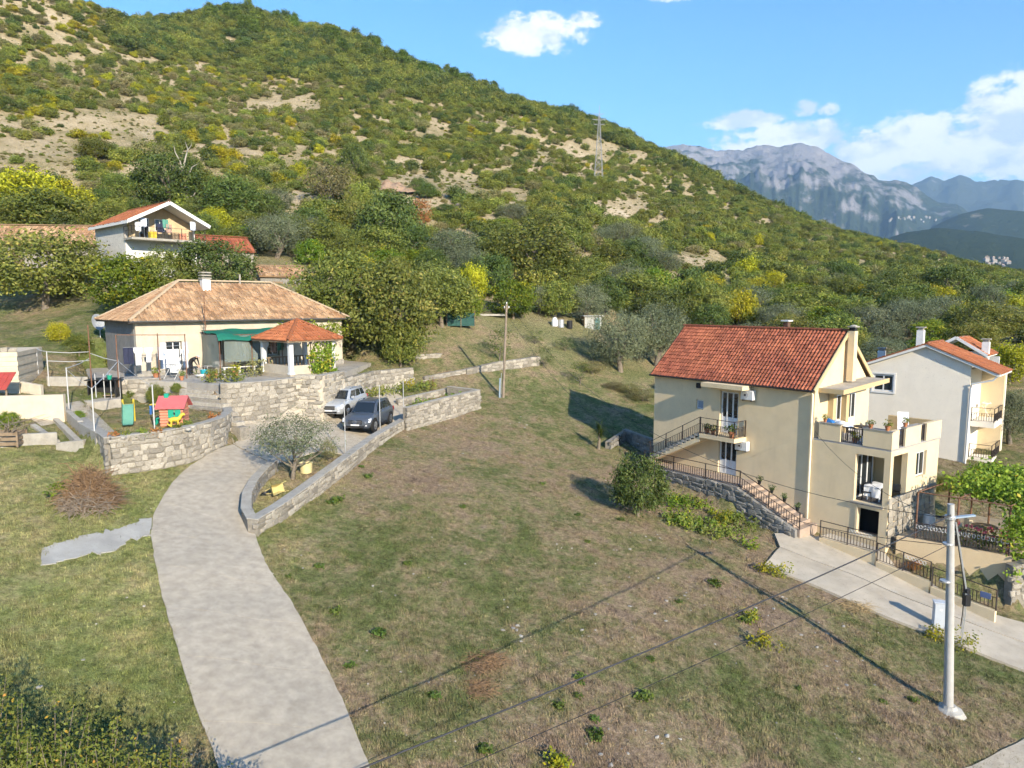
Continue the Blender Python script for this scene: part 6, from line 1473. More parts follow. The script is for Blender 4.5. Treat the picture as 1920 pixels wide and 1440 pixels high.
# dish, aerial, brown posts
def dish():
    b = PL(192, 690, T_HOUSE - .1); o = empty('satellite_dish', b, label='grey satellite dish on a pole at the left corner of the old house', cat='satellite dish')
    h = P(181, 604, b[1])[2] - b[2]
    part('mast', M_STEEL, o, lambda m_: m_.tube([(0, 0, -.3), (0, 0, h - .3), (-.1, -.1, h)], .035, 8)); n = 18; V, Fs = [], []
    for i, rr_ in enumerate((0, .2, .38, .52)):
        for k in range(n): a = 2 * math.pi * k / n; V.append((rr_ * math.cos(a), -.32 * rr_ ** 2 * 1.2, rr_ * 1.15 * math.sin(a)))
    V += [(x, y + .02, z) for x, y, z in V]
    Fs = [(i * n + k, i * n + (k + 1) % n, (i + 1) * n + (k + 1) % n, (i + 1) * n + k) for i in range(3) for k in range(n)]; Fs += [tuple(4 * n + a for a in f[::-1]) for f in Fs] + [(3 * n + k, 3 * n + (k + 1) % n, 7 * n + (k + 1) % n, 7 * n + k) for k in range(n)]
    d = MB(); d.add(V, Fs); q = d.build('reflector', mat('dish_grey', (.36, .38, .40), .5), o, smooth=60, loc=(-.1, -.12, h)); q.rotation_euler = (R(-12), 0, R(72))
    part('feed_arm', M_STEEL, o, lambda m_: m_.tube([(0, 0, h - .5), (.5, -.25, h - .35)], .02, 6)); part('feed_horn', M_WHITE, o, lambda m_: m_.box(.45, .57, -.31, -.19, h - .4, h - .28), bevel=.02)
dish()
def aerial():
    o = empty('television_aerial', old(4.0, -.9), HA, label='rusty aerial mast rising in front of the old house roof', cat='aerial')
    part('mast', M_RUST, o, lambda m_: m_.tube([(0, 0, 0), (0, 0, 5.2)], .03, 6)); part('boom', M_RUST, o, lambda m_: m_.beam((-.45, 0, 3.9), (.1, 0, 3.1), .03))
    for k, z in enumerate((2.6, 2.85, 3.4)): part('element', M_RUST, o, lambda m_: m_.beam((-.2, -.05, z), (.2, .05, z), .018))
aerial()
for px, py, pyt, lb in ((168, 658, 609, 'rusty post left of the satellite dish'), (219, 672, 628, 'rusty frame post at the left end of the terrace'), (297, 680, 625, 'thin rusty frame post by the white sheet'), (348, 692, 626, 'rusty frame post left of the bending person')):
    b_ = TP(px, -3.2); pole('post', b_, (b_[0], b_[1], P(px, pyt, b_[1])[2]), .035, M_RUST, lb)
fa, fb = TP(219, -3.2), TP(348, -3.2); fa, fb = P(219, 628, fa[1]), P(348, 628, fb[1])
part('frame_rail', M_RUST, None, lambda m_: m_.tube([(0, 0, 0), tuple(fb - fa)], .025, 6), loc=fa, label='rusty rail joining the terrace frame posts', cat='rail')
# washing-up corner
def bucket(name, loc, r0, r1, h, m, label, cat='bucket', handle=True):
    o = empty(name, loc, label=label, cat=cat); part('body', m, o, lambda m_: m_.lathe([(r0, 0), (r1, h), (r1 + .02, h), (r1 + .02, h + .02), (r1 - .02, h + .02), (r0 - .02, .04)], n=14), smooth=40)
    if handle: part('handle', M_STEEL, o, lambda m_: m_.tube([(r1 * math.cos(t), 0, h + r1 * .9 * math.sin(t)) for t in np.linspace(0, math.pi, 9)], .01, 5))
    return o
bucket('bucket', TP(381, -2.3), .18, .25, .36, mat('turquoise_plastic', (.02, .34, .42), .4), 'turquoise bucket beside the bending person')
bucket('basin', TP(378, -3.1), .3, .42, .12, M_WHITE, 'white basin in front of the turquoise bucket', 'basin', False)
wt = empty('work_table', TP(398, -1.7), HA, label='small cluttered metal table right of the turquoise bucket', cat='table')
part('table_top', M_STEEL, wt, lambda m_: m_.box(-.5, .5, -.3, .3, .55, .58))
for x in (-.45, .45):
    for y in (-.26, .26): part('leg', M_STEEL, wt, lambda m_: m_.beam((x, y, 0), (x, y, .55), .03))
bench = empty('bench', old(6.0, -2.4), HA, label='long pale bench under the hanging shirts', cat='bench'); part('seat', M_WHITE, bench, lambda m_: m_.box(-1.6, 1.6, -.2, .2, .42, .47))
for x in (-1.5, -.5, .5, 1.5): part('leg', M_WHITE, bench, lambda m_: m_.box(x - .05, x + .05, -.18, .18, 0, .42))
for i, (px, py, s, lb) in enumerate(((338, 708, .9, 'clay pot with plant at the head of the wide steps'), (388, 706, .9, 'orange clay pot on the terrace edge'), (290, 683, 1.2, 'clay pot by the drying rack'), (440, 700, 1.2, 'yellow-leaved pot plant in the terrace flower bed'), (402, 722, .9, 'reddish pot at the terrace corner'))):
    pot('garden_pot', TP(px, -4.2 if i != 2 else -2.0), s, lb, seed=20 + i, lm=L_YELLOW if i == 3 else L_BROAD)
# bed plants on the terrace edge, beds and rose bushes
def bed_plants(spots, lev, label_fn, m, h, seed, grp, nm='garden_plant'):
    r_ = random.Random(seed)
    for i, (px, py) in enumerate(spots):
        p = PL(px, py, lev) if lev is not None else G(px, py)
        leafy(nm, m, [p + np.array([r_.gauss(0, .28), r_.gauss(0, .28), r_.uniform(.05, h)]) for _ in range(16)], .14, 12, .1, label_fn, 'plant', seed * 10 + i, group=grp)
bed_plants([(395, 716), (412, 716), (430, 716), (448, 714)], T_HOUSE, 'bushy green plant in the flower bed above the retaining wall', L_BROAD, .6, 31, 'plants in the terrace flower bed')
bed_plants([(470, 706), (490, 704), (478, 690)], T_HOUSE, 'dry yellowish plant in the bed left of the gazebo', L_DRAB, 1.0, 32, 'dry plants left of the gazebo')
bed_plants([(785, 778), (800, 772), (815, 768), (832, 764), (848, 758), (862, 752), (790, 765)], None, 'leafy vegetable in the raised bed right of the cars', L_CITRUS, .7, 33, 'vegetables in the raised bed')
bed_plants([(688, 748), (705, 745), (722, 743), (740, 740), (758, 738), (775, 735), (792, 732), (812, 730)], None, 'leafy vegetable in the back bed below the garden wall', L_BROAD, .6, 34, 'vegetables in the back bed')
bed_plants([(770, 728)], None, 'yellow-flowering clump in the back vegetable bed', L_YELLOW, .6, 35, None)
for i, (px, py, hh, lb) in enumerate(((292, 758, 44, 'tall rose bush with pale blooms behind the playhouse'), (332, 736, 22, 'low rose bush left of the wide steps'), (148, 790, 24, 'low shrub at the head of the stepped wall'), (112, 640, 42, 'yellow-green bush on the bank left of the satellite dish'), (215, 690, 40, 'tangled shrub under the satellite dish'), (260, 700, 26, 'flowering shrub on the terrace left of the steps'), (20, 800, 36, 'pale flowering shrub at the left edge'), (245, 745, 18, 'small shrub by the dark shed'), (148, 665, 45, 'fading rose shrub on the bank'))):
    plant_px('yellow' if i == 3 else ('citrus' if i in (2, 6) else 'broad'), px, py, hh, hh * (1.0 if i else .75), lb, cat='bush', name='garden_shrub')
for i, (px, py) in enumerate(((215, 828), (235, 826), (265, 822), (290, 820), (330, 812), (352, 806), (400, 790))):
    p = PL(px, py - 4, T_PLAY); leafy('border_plant', L_BROAD if i % 3 else L_RUSSET, [p + np.array([rr.gauss(0, .11), rr.gauss(0, .08), rr.uniform(.05, .28)]) for _ in range(12)], .11, 12, .07, 'small plant in the border along the curved play wall' if i % 3 else ('reddish plant at the corner of the play wall' if i == 0 else ('reddish border plant in the middle of the play wall' if i == 3 else 'reddish border plant at the curved end of the play wall')), 'plant', 60 + i, group='border plants on the play wall' if i % 3 else None)
BOULDER = []
def rock_mesh(seed, m):
    r_ = random.Random(seed); bm = bmesh.new(); bmesh.ops.create_icosphere(bm, subdivisions=1, radius=.5)
    for v in bm.verts: v.co *= r_.uniform(.72, 1.12); v.co.z *= .7
    me = bpy.data.meshes.new('rock'); bm.to_mesh(me); bm.free(); me.materials.append(m); return me
M_ROCK = mat('pale_limestone', (.38, .355, .31), .95, .2, 4, .6, 16, rnd=.25)
ROCKS = [rock_mesh(i, M_ROCK) for i in range(6)]
for i, (px, py, s, lb) in enumerate(((357, 804, .55, 'squarish rock on the play lawn edge by the pink-roofed playhouse'), (352, 808, .4, 'small rock on the curved wall border'), (232, 824, .45, 'grey rock in the border near the play wall corner'), (370, 800, .35, 'pale rock near the bend of the play wall'))):
    p = PL(px, py, T_PLAY); link('rock', ROCKS[i], None, None, (p[0], p[1], p[2] + .08), (0, 0, i), (s, s * .8, s * .7), label=lb, cat='rock')
# ---------------------------------------------------------------- play lawn
M_PINK = mat('faded_red_plastic', (.50, .13, .13), .5, .1, 3, .05); M_SALMON = mat('salmon_plastic', (.58, .25, .16), .5, .08, 3, .05); M_TURQ = mat('green_plastic', (.02, .30, .20), .45, .08, 3, .05); M_YPL = mat('yellow_plastic', (.62, .46, .05), .45, .1, 3, .05)
M_SLIDE = mat('faded_green_plastic', (.14, .34, .25), .45, .1, 3, .05)
def playhouse():
    c = PL(328, 796, T_PLAY); o = empty('playhouse', c, R(8), label='toy playhouse with faded red roof and green shutters', cat='playhouse'); w, d, h = 1.05, 1.0, .95
    for k in range(7):
        z0 = k * .135; part('log_course', M_SALMON, o, lambda m_: m_.box(-w / 2 - (.03 if k % 2 else 0), w / 2 + (.03 if k % 2 else 0), -d / 2 - (0 if k % 2 else .03), d / 2 + (0 if k % 2 else .03), z0, z0 + .128), bevel=.03)
    part('gable', M_SALMON, o, lambda m_: m_.add([(x, y, z) for x in (-w / 2, w / 2) for y, z in ((-d / 2, .945), (d / 2, .945), (0, 1.3))], [(0, 1, 2), (5, 4, 3), (0, 3, 4, 1), (1, 4, 5, 2), (2, 5, 3, 0)]))
    for s in (-1, 1):
        rf = part('roof_panel', M_PINK, o, lambda m_: m_.add([(-w / 2 - .16, s * (d / 2 + .17), .86), (w / 2 + .16, s * (d / 2 + .17), .86), (w / 2 + .16, 0, 1.38), (-w / 2 - .16, 0, 1.38), (-w / 2 - .16, s * (d / 2 + .17), .92), (w / 2 + .16, s * (d / 2 + .17), .92), (w / 2 + .16, 0, 1.44), (-w / 2 - .16, 0, 1.44)], [(0, 1, 2, 3), (7, 6, 5, 4), (0, 4, 5, 1), (1, 5, 6, 2), (2, 6, 7, 3), (3, 7, 4, 0)]))
    part('chimney', M_TURQ, o, lambda m_: m_.box(-.42, -.2, -.12, .1, 1.28, 1.55), bevel=.03)
    wi = part('shutter', M_TURQ, o, lambda m_: m_.box(-.12, .16, -d / 2 - .06, -d / 2 - .035, .42, .85).box(.18, .46, -d / 2 - .06, -d / 2 - .035, .42, .85), bevel=.01); part('heart', M_BLACK, wi, lambda m_: m_.box(.13, .21, -d / 2 - .07, -d / 2 - .062, .58, .68))
    part('door', M_YPL, o, lambda m_: m_.box(-w / 2 - .05, -w / 2 - .035, -.3, .2, .05, .8))
playhouse()
def slide():
    c = PL(240, 800, T_PLAY); o = empty('slide', c, R(116), label='small green slide with yellow ladder on the play lawn', cat='slide')
    V = []; n = 10
    prof = [(0, .10), (.25, .12), (.5, .28), (.9, .62), (1.2, .88), (1.4, .92)]
    ch = MB()
    for s in (0, 1):
        V = []
        for x, z in prof:
            for y, dz in ((-.26, .16), (-.22, .0), (.22, .0), (.26, .16)): V.append((x, y, z + dz - s * .03))
        ch.add(V, [(i * 4 + k, i * 4 + k + 1, i * 4 + k + 5, i * 4 + k + 4) for i in range(len(prof) - 1) for k in range(3)])
    ch.build('chute', M_SLIDE, o, smooth=40)
    for y in (-.24, .24): part('ladder_rail', M_YPL, o, lambda m_: m_.beam((1.85, y, 0), (1.42, y, 1.15), .08, .1))
    for k in range(4): part('rung', M_YPL, o, lambda m_: m_.beam((1.78 - k * .1, -.2, .18 + k * .24), (1.78 - k * .1, .2, .18 + k * .24), .09, .04))
slide()
for px, py, lb in ((300, 795, 'green toy stool nearest the slide'), (309, 798, 'green toy stool nearest the playhouse')):
    o = empty('toy_stool', PL(px, py, T_PLAY), .3, label=lb, cat='stool'); part('seat', M_TURQ, o, lambda m_: m_.box(-.17, .17, -.17, .17, .27, .32), bevel=.03)
    for x in (-.12, .12):
        for y in (-.12, .12): part('leg', M_TURQ, o, lambda m_: m_.beam((x * 1.2, y * 1.2, 0), (x, y, .27), .06))
o = empty('toy_table', PL(296, 776, T_PLAY), .2, label='blue and yellow toy table behind the green stools', cat='table'); part('table_top', M_YPL, o, lambda m_: m_.box(-.35, .35, -.25, .25, .5, .55), bevel=.02)
for x in (-.3, .3): part('leg', mat('blue_plastic', (.03, .12, .35), .45), o, lambda m_: m_.box(x - .05, x + .05, -.2, .2, 0, .5))
def rocker():
    o = empty('rocking_toy', PL(328, 801, T_PLAY), R(25), label='yellow rocking animal toy in front of the playhouse', cat='toy')
    part('body', M_YPL, o, lambda m_: m_.tube([(-.25, 0, .34), (-.1, 0, .38), (.1, 0, .38), (.22, 0, .42), (.3, 0, .56), (.38, 0, .62), (.46, 0, .58)], [.07, .12, .12, .1, .08, .09, .05], 10), smooth=60)
    for y in (-.1, .1):
        part('rocker', M_YPL, o, lambda m_: m_.tube([(.3 * math.sin(t) * 1.2, y, .33 - .3 * math.cos(t)) for t in np.linspace(-1.1, 1.1, 9)], .025, 6))
        for x in (-.15, .15): part('leg', M_YPL, o, lambda m_: m_.beam((x, y, .06), (x * .9, y * .7, .34), .06))
rocker()
# white poles and wires of the vine frames
PO = {}
for k, px, py, pyt, lb, lev in (('A', 72, 704, 653, 'far left white vine pole beside the beige wall', None), ('B', 92, 724, 659, 'white vine pole second from the beige wall', None), ('C', 130, 774, 689, 'tall white pole at the head of the stepped wall', None), ('D', 172, 718, 659, 'white vine pole in front of the rusty post', None), ('E', 226, 754, 674, 'white pole right of the dark shed', None), ('F', 178, 820, 727, 'white pole at the left corner of the play lawn', None), ('G', 290, 806, 721, 'white pole between the slide and the playhouse', T_PLAY)):
    PO[k] = up_pole(px, py, pyt, .032, M_WPOLE, lb, lev=lev, name='white_pole')
def rail_between(a, b, lb, za=0, zb=0, r=.022):
    p = np.array([*PO[a][1][:2], PO[a][2] + za]); q = np.array([*PO[b][1][:2], PO[b][2] + zb]); m_ = (p + q) / 2
    part('trellis_rail', M_WPOLE, None, lambda mm: mm.tube([(0, 0, 0), tuple(m_ - p - np.array([0, 0, .06])), tuple(q - p)], r, 6), loc=p, label=lb, cat='rail')
rail_between('A', 'B', 'short top rail between the two leftmost white poles'); rail_between('B', 'D', 'upper white rail of the vine frame', -.02, -.02); rail_between('B', 'D', 'lower white rail of the vine frame', -.55, -.55); rail_between('D', 'E', 'white rail from the vine frame towards the dark shed', -.1, -.1); rail_between('C', 'D', 'slanting white rail from the tall pole up to the vine frame', -.05, -.4); rail_between('F', 'E', 'white rail above the play lawn corner', -.05, -.1); rail_between('C', 'F', 'thin wire between the tall pole and the play lawn corner pole', -.1, -.05, .01); rail_between('E', 'G', 'thin wire from the shed pole to the play lawn pole', -.1, -.1, .01)
# dark shed, blocks, beige building and wall on the left
def shed():
    c = G(192, 752); o = empty('garden_shed', c, R(12), label='black open-fronted shed with shelf below the terrace', cat='shed')
    part('side_panel', M_BLACK, o, lambda m_: m_.box(-.75, -.7, 0, 1.1, 0, 1.15).box(.7, .75, 0, 1.1, 0, 1.15)); part('back_panel', M_BLACK, o, lambda m_: m_.box(-.7, .7, 1.05, 1.1, 0, 1.2)); part('roof_panel', M_BLACK, o, lambda m_: m_.box(-.85, .85, -.15, 1.2, 1.2, 1.25))
    for x in (-.3, .15, .5): part('upright', M_WPOLE, o, lambda m_: m_.box(x, x + .04, -.1, -.06, 0, 1.6))
    part('shelf', M_WOOD, o, lambda m_: m_.box(.05, .65, -.05, .3, .3, .34))
    bucket('bucket', (c[0] + .55, c[1] - .1, c[2] + 1.27), .1, .14, .22, M_TURQ, 'small turquoise bucket on the roof of the dark shed')
shed()
tag(MB().prism([tuple(G(px, py)[:2]) for px, py in ((152, 745), (225, 742), (228, 764), (180, 768), (160, 757))], -7.2, G(190, 757)[2] + .3).build('stone_plinth', mat('plinth_concrete', (.42, .38, .32), .95, .2, 3, .5, 25, dirt=.3), bevel=.03), 'low concrete plinth in front of the dark shed', 'plinth')
for (a, b, lb, hgt) in (((118, 776), (152, 806), 'upper length of the stepped block edging left of the play lawn', .45), ((152, 806), (186, 826), 'lower length of the stepped block edging left of the play lawn', .4), ((0, 838), (108, 832), 'low concrete retaining wall at the left edge', .55), ((108, 842), (160, 836), 'low concrete kerb below the green lawn strip', .3), ((62, 800), (108, 832), 'slim concrete kerb between the two lawn strips', .15), ((105, 790), (152, 836), 'slim concrete kerb beside the stepped blocks', .18), ((88, 722), (165, 722), 'low pale wall at the back of the vine garden', .5), ((40, 735), (80, 742), 'short beige wall beside the unfinished building', .6)):
    p, q = G(*a), G(*b); w = MB(); d = (q - p)[:2]; d /= np.linalg.norm(d); n_ = np.array([-d[1], d[0]]) * .13
    w.add([(*((p[:2] - p[:2]) + s * n_), z) for s in (-1, 1) for z in (-.5, hgt)] + [(*((q - p)[:2] + s * n_), q[2] - p[2] + z) for s in (-1, 1) for z in (-.5, hgt)], [(0, 1, 3, 2), (4, 6, 7, 5), (0, 4, 5, 1), (2, 3, 7, 6), (1, 5, 7, 3), (0, 2, 6, 4)])
    w.build('low_wall', M_CAP if 'beige' not in lb else M_PLASTER, None, bevel=.02, loc=p, label=lb, cat='wall', kind='thing')
def sheet(name, pxs, m, label, dz=.03):
    p = [G(*q) for q in pxs]; n = len(p); c = sum(p) / n; b = MB(); V = [(c[0], c[1], gz(c[0], c[1]) + dz)]
    ring = []
    for i in range(n):
        for t in (0, .33, .66): q = p[i] * (1 - t) + p[(i + 1) % n] * t; ring.append((q[0], q[1]))
    for f in (.5, 1.0):
        for x, y in ring: X, Y = c[0] + (x - c[0]) * f, c[1] + (y - c[1]) * f; V.append((X, Y, gz(X, Y) + dz))
    k = len(ring); b.add(V, [(0, 1 + i, 1 + (i + 1) % k) for i in range(k)] + [(1 + i, 1 + k + i, 1 + k + (i + 1) % k, 1 + (i + 1) % k) for i in range(k)])
    return tag(b.build(name, m), label, kind='structure')
sheet('path', ((100, 760), (150, 752), (165, 762), (130, 775), (185, 818), (215, 810), (180, 775), (160, 758)), M_CONC, 'concrete path left of the play lawn')
sheet('path', ((55, 785), (110, 782), (118, 792), (78, 800)), M_CONC, 'concrete landing above the lawn strips')
def beige():
    z0 = G(38, 738); o = empty('unfinished_building', z0, R(20), label='beige unfinished block building cut by the left edge', cat='building')
    H = P(38, 660, z0[1])[2] - z0[2]
    for k in range(9): part('block_course', mat('tufa_block', (.62, .52, .38), .92, .12, 2, .4, 20, rnd=.05), o, lambda m_: m_.box(-6, 0 - (.03 if k % 2 else 0), 0, 5, k * H / 9 - (.6 if k == 0 else 0), (k + 1) * H / 9 - .012))
    r_ = random.Random(1)
    for i in range(14): link('rubble_stone', r_.choice(STONES['p']), None, o, (-.3 - i * .4, .3 + r_.uniform(-.1, .3), H + .08), (0, 0, r_.uniform(-.3, .3)), (.4, .3, .2 + .12 * r_.random()))
beige()
p = G(30, 785); tag(part('beige_wall', mat('tufa_block', ()), None, lambda m_: m_.box(-3, 2.2, 0, .3, -.6, 1.15), loc=p, rz=R(12)), 'plain beige garden wall below the unfinished building', 'wall', kind='thing')
o = empty('red_awning', G(6, 765), R(15), label='small red sheet-metal roof at the left edge', cat='awning')
for k in range(8): part('sheet_rib', mat('red_sheet_metal', (.42, .07, .05), .5, .15, 3), o, lambda m_: m_.add([(-1.6 + k * .25, -.5, 1.0), (-1.36 + k * .25, -.5, 1.0), (-1.36 + k * .25, .9, 1.75), (-1.6 + k * .25, .9, 1.75), (-1.6 + k * .25, -.5, 1.04), (-1.36 + k * .25, -.5, 1.04), (-1.36 + k * .25, .9, 1.79), (-1.6 + k * .25, .9, 1.79)], [(3, 2, 1, 0), (4, 5, 6, 7), (0, 1, 5, 4), (1, 2, 6, 5), (2, 3, 7, 6), (3, 0, 4, 7)]))
for x in (-1.4, .3): part('post', M_WOOD, o, lambda m_: m_.box(x, x + .08, -.4, -.32, 0, 1.02))
up_pole(53, 782, 745, .07, M_RUST, 'rusty red iron post against the beige wall')
def crate():
    o = empty('wooden_crate', G(14, 836), R(10), label='brown wooden crate full of branches at the left edge', cat='crate')
    for z in (.08, .3, .52):
        for y in (-.4, .4): part('slat', M_WOOD, o, lambda m_: m_.box(-.6, .6, y - .02, y + .02, z, z + .15))
        for x in (-.6, .6): part('slat', M_WOOD, o, lambda m_: m_.box(x - .02, x + .02, -.38, .38, z, z + .15))
    for x in (-.62, .62):
        for y in (-.42, .42): part('corner_post', M_WOOD, o, lambda m_: m_.box(x - .04, x + .04, y - .04, y + .04, 0, .72))
    r_ = random.Random(3)
    for k in range(16): part('branch', M_BARK, o, lambda m_: m_.tube([(r_.uniform(-.4, .4), r_.uniform(-.3, .3), .3), (r_.uniform(-.6, .9), r_.uniform(-.5, .5), .9), (r_.uniform(-.8, 1.7), r_.uniform(-.7, .7), 1.1 + .3 * r_.random())], [.025, .02, .008], 5))
crate()
# ---------------------------------------------------------------- brush heap, olive bed
def brush(name, c, rx, h, n, m, label, seed, r=.012, es=.4):
    r_ = random.Random(seed); b = MB()
    for i in range(n):
        a, q = r_.uniform(0, 6.28), math.sqrt(r_.random()) * rx; x, y = q * math.cos(a), q * math.sin(a) * .8; z = r_.random() ** .45 * h * max(.05, 1 - (q / rx) ** 2)
        d = r_.uniform(0, 6.28); L_ = r_.uniform(.25, .75); e = r_.gauss(0, es)
        p0 = Vector((x, y, z)); p1 = p0 + Vector((math.cos(d) * L_ * .5, math.sin(d) * L_ * .5, e * L_ + .03)); p2 = p0 + Vector((math.cos(d + .4) * L_, math.sin(d + .4) * L_, e * L_ * 1.3 - .05))
        b.tube([p0, p1, p2], [r, r * .8, r * .4], 3)
    me = bpy.data.meshes.new(name); me.from_pydata(b.v, [], b.f); me.materials.append(m)
    return link(name, me, None, None, c, label=label, cat='brush heap')
M_TWIG = mat('dry_twigs', (.30, .185, .095), .9, .35, 5, .2, 30, col2=(.17, .11, .07)); M_TWIGG = mat('grey_twigs', (.27, .22, .17), .9, .3, 5, .2, 30)
c = G(170, 945); hp = brush('brush_heap', c, 1.0, 1.5, 1900, M_TWIG, 'big heap of dry orange-brown branches on the lawn', 1)
b2 = brush('x', (0, 0, 0), 1.0, .5, 500, M_TWIGG, '', 2); b2.name = 'grey_sticks'; b2.parent = hp; b2.location = (.1, -.45, 0)
del b2['category']; b2['kind'] = 'stuff'; b2['label'] = 'grey sticks at the front of the heap'
leafy('nettle_clump', L_CITRUS, [G(130, 938) + np.array([rr.gauss(0, .3), rr.gauss(0, .25), rr.uniform(.1, .7)]) for _ in range(22)], .14, 14, .12, 'green weed clump left of the brush heap', 'plant', 77)
brush('straw_heap', G(905, 1240), .75, .12, 420, M_TWIG, 'thin scatter of rust-coloured dry straw on the meadow', 5, .007, .06)
brush('straw_heap', G(890, 1290), .6, .1, 260, M_TWIG, 'smaller rust-coloured straw scatter below the first', 6, .007, .06)
brush('straw_heap', G(1600, 1138), .7, .15, 320, mat('pale_straw', (.42, .31, .16), .9, .3, 5), 'pale cut straw beside the concrete lane', 7, .008, .08)
plant_px('young_olive', 548, 898, 146, 172, 'young grey olive tree in the walled bed beside the drive', cat='tree', name='olive_tree', var=0)
def tub():
    o = bucket('planter', G(574, 886), .28, .32, .48, mat('cream_planter', (.66, .56, .28), .6, .12, 4), 'cream yellow round planter under the young olive', 'planter', False)
    part('soil', M_BARK, o, lambda m_: m_.lathe([(.27, .38), (.2, .42), (.05, .43)], n=12))
tub()
def wheelbarrow():
    o = empty('wheelbarrow', G(516, 932), R(62), label='yellow wheelbarrow tipped on its side in the olive bed', cat='wheelbarrow'); o.scale = (.8, .8, .8)
    t = empty('tray_pivot', (0, 0, .28), 0, o) if False else o
    Mx = Matrix.Translation((0, 0, .42)) @ Matrix.Rotation(R(72), 4, 'X')
    V = [Mx @ Vector(q) for q in ((-.42, -.3, .25), (.42, -.24, .25), (.42, .24, .25), (-.42, .3, .25), (-.25, -.18, -.05), (.25, -.14, -.05), (.25, .14, -.05), (-.25, .18, -.05))]
    V2 = [Mx @ (Mx.inverted() @ q * .96) for q in V]; m_ = MB(); Fs = [(4, 5, 6, 7), (0, 1, 5, 4), (1, 2, 6, 5), (2, 3, 7, 6), (3, 0, 4, 7)]; m_.add(V, Fs); m_.add(V2, [f[::-1] for f in Fs]); m_.build('tray', mat('barrow_yellow', (.52, .43, .18), .6, .12, 3), o)
    for y in (-.2, .2): part('handle', mat('barrow_yellow', ()), o, lambda b: b.tube([Mx @ Vector((-.6, y * .4, -.1)), Mx @ Vector((.2, y, -.1)), Mx @ Vector((.9, y * 1.4, .05))], .02, 6))
    part('wheel', M_BLACK, o, lambda b: b.tube([Mx @ Vector((-.62, -.05, -.12)), Mx @ Vector((-.62, .05, -.12))], .19, 16)); 
    for y in (-.2, .2): part('leg', M_STEEL, o, lambda b: b.tube([Mx @ Vector((.25, y, -.1)), Mx @ Vector((.35, y, -.42))], .015, 5))
wheelbarrow()
plant_px('drab', 617, 865, 52, 36, 'thin dead shrub at the end of the olive bed', cat='bush', name='dead_shrub')
# posts along the parking wall with a low wire
PK = []
for px, py, pyt, lb in ((648, 857, 750, 'thin steel post at the corner of the parking pad'), (713, 815, 722, 'thin steel post in front of the dark grey car'), (757, 784, 712, 'thin steel post behind the dark grey car'), (812, 732, 706, 'rusty stake in the vegetable beds')):
    PK.append(up_pole(px, py, pyt, .03, M_STEEL if 'steel' in lb else M_RUST, lb))
for a, b in ((0, 1), (1, 2)):
    p, q = PK[a][1], PK[b][1]; part('chain', M_IRON, None, lambda m_: m_.tube([(0, 0, .12), tuple((q - p) / 2 + np.array([0, 0, .1])), tuple(q - p + np.array([0, 0, .12]))], .02, 5), loc=p, label='low dark cable between the first two parking posts' if a == 0 else 'low dark cable between the two posts beside the dark grey car', cat='cable')
bundle('red_cover', G(598, 770), 1.3, 1.0, .5, mat('red_cover', (.45, .12, .10), .6, .15, 2), 'faded red cover lying beside the silver car', 8)
SC.objects['red_cover']['category'] = 'cover'
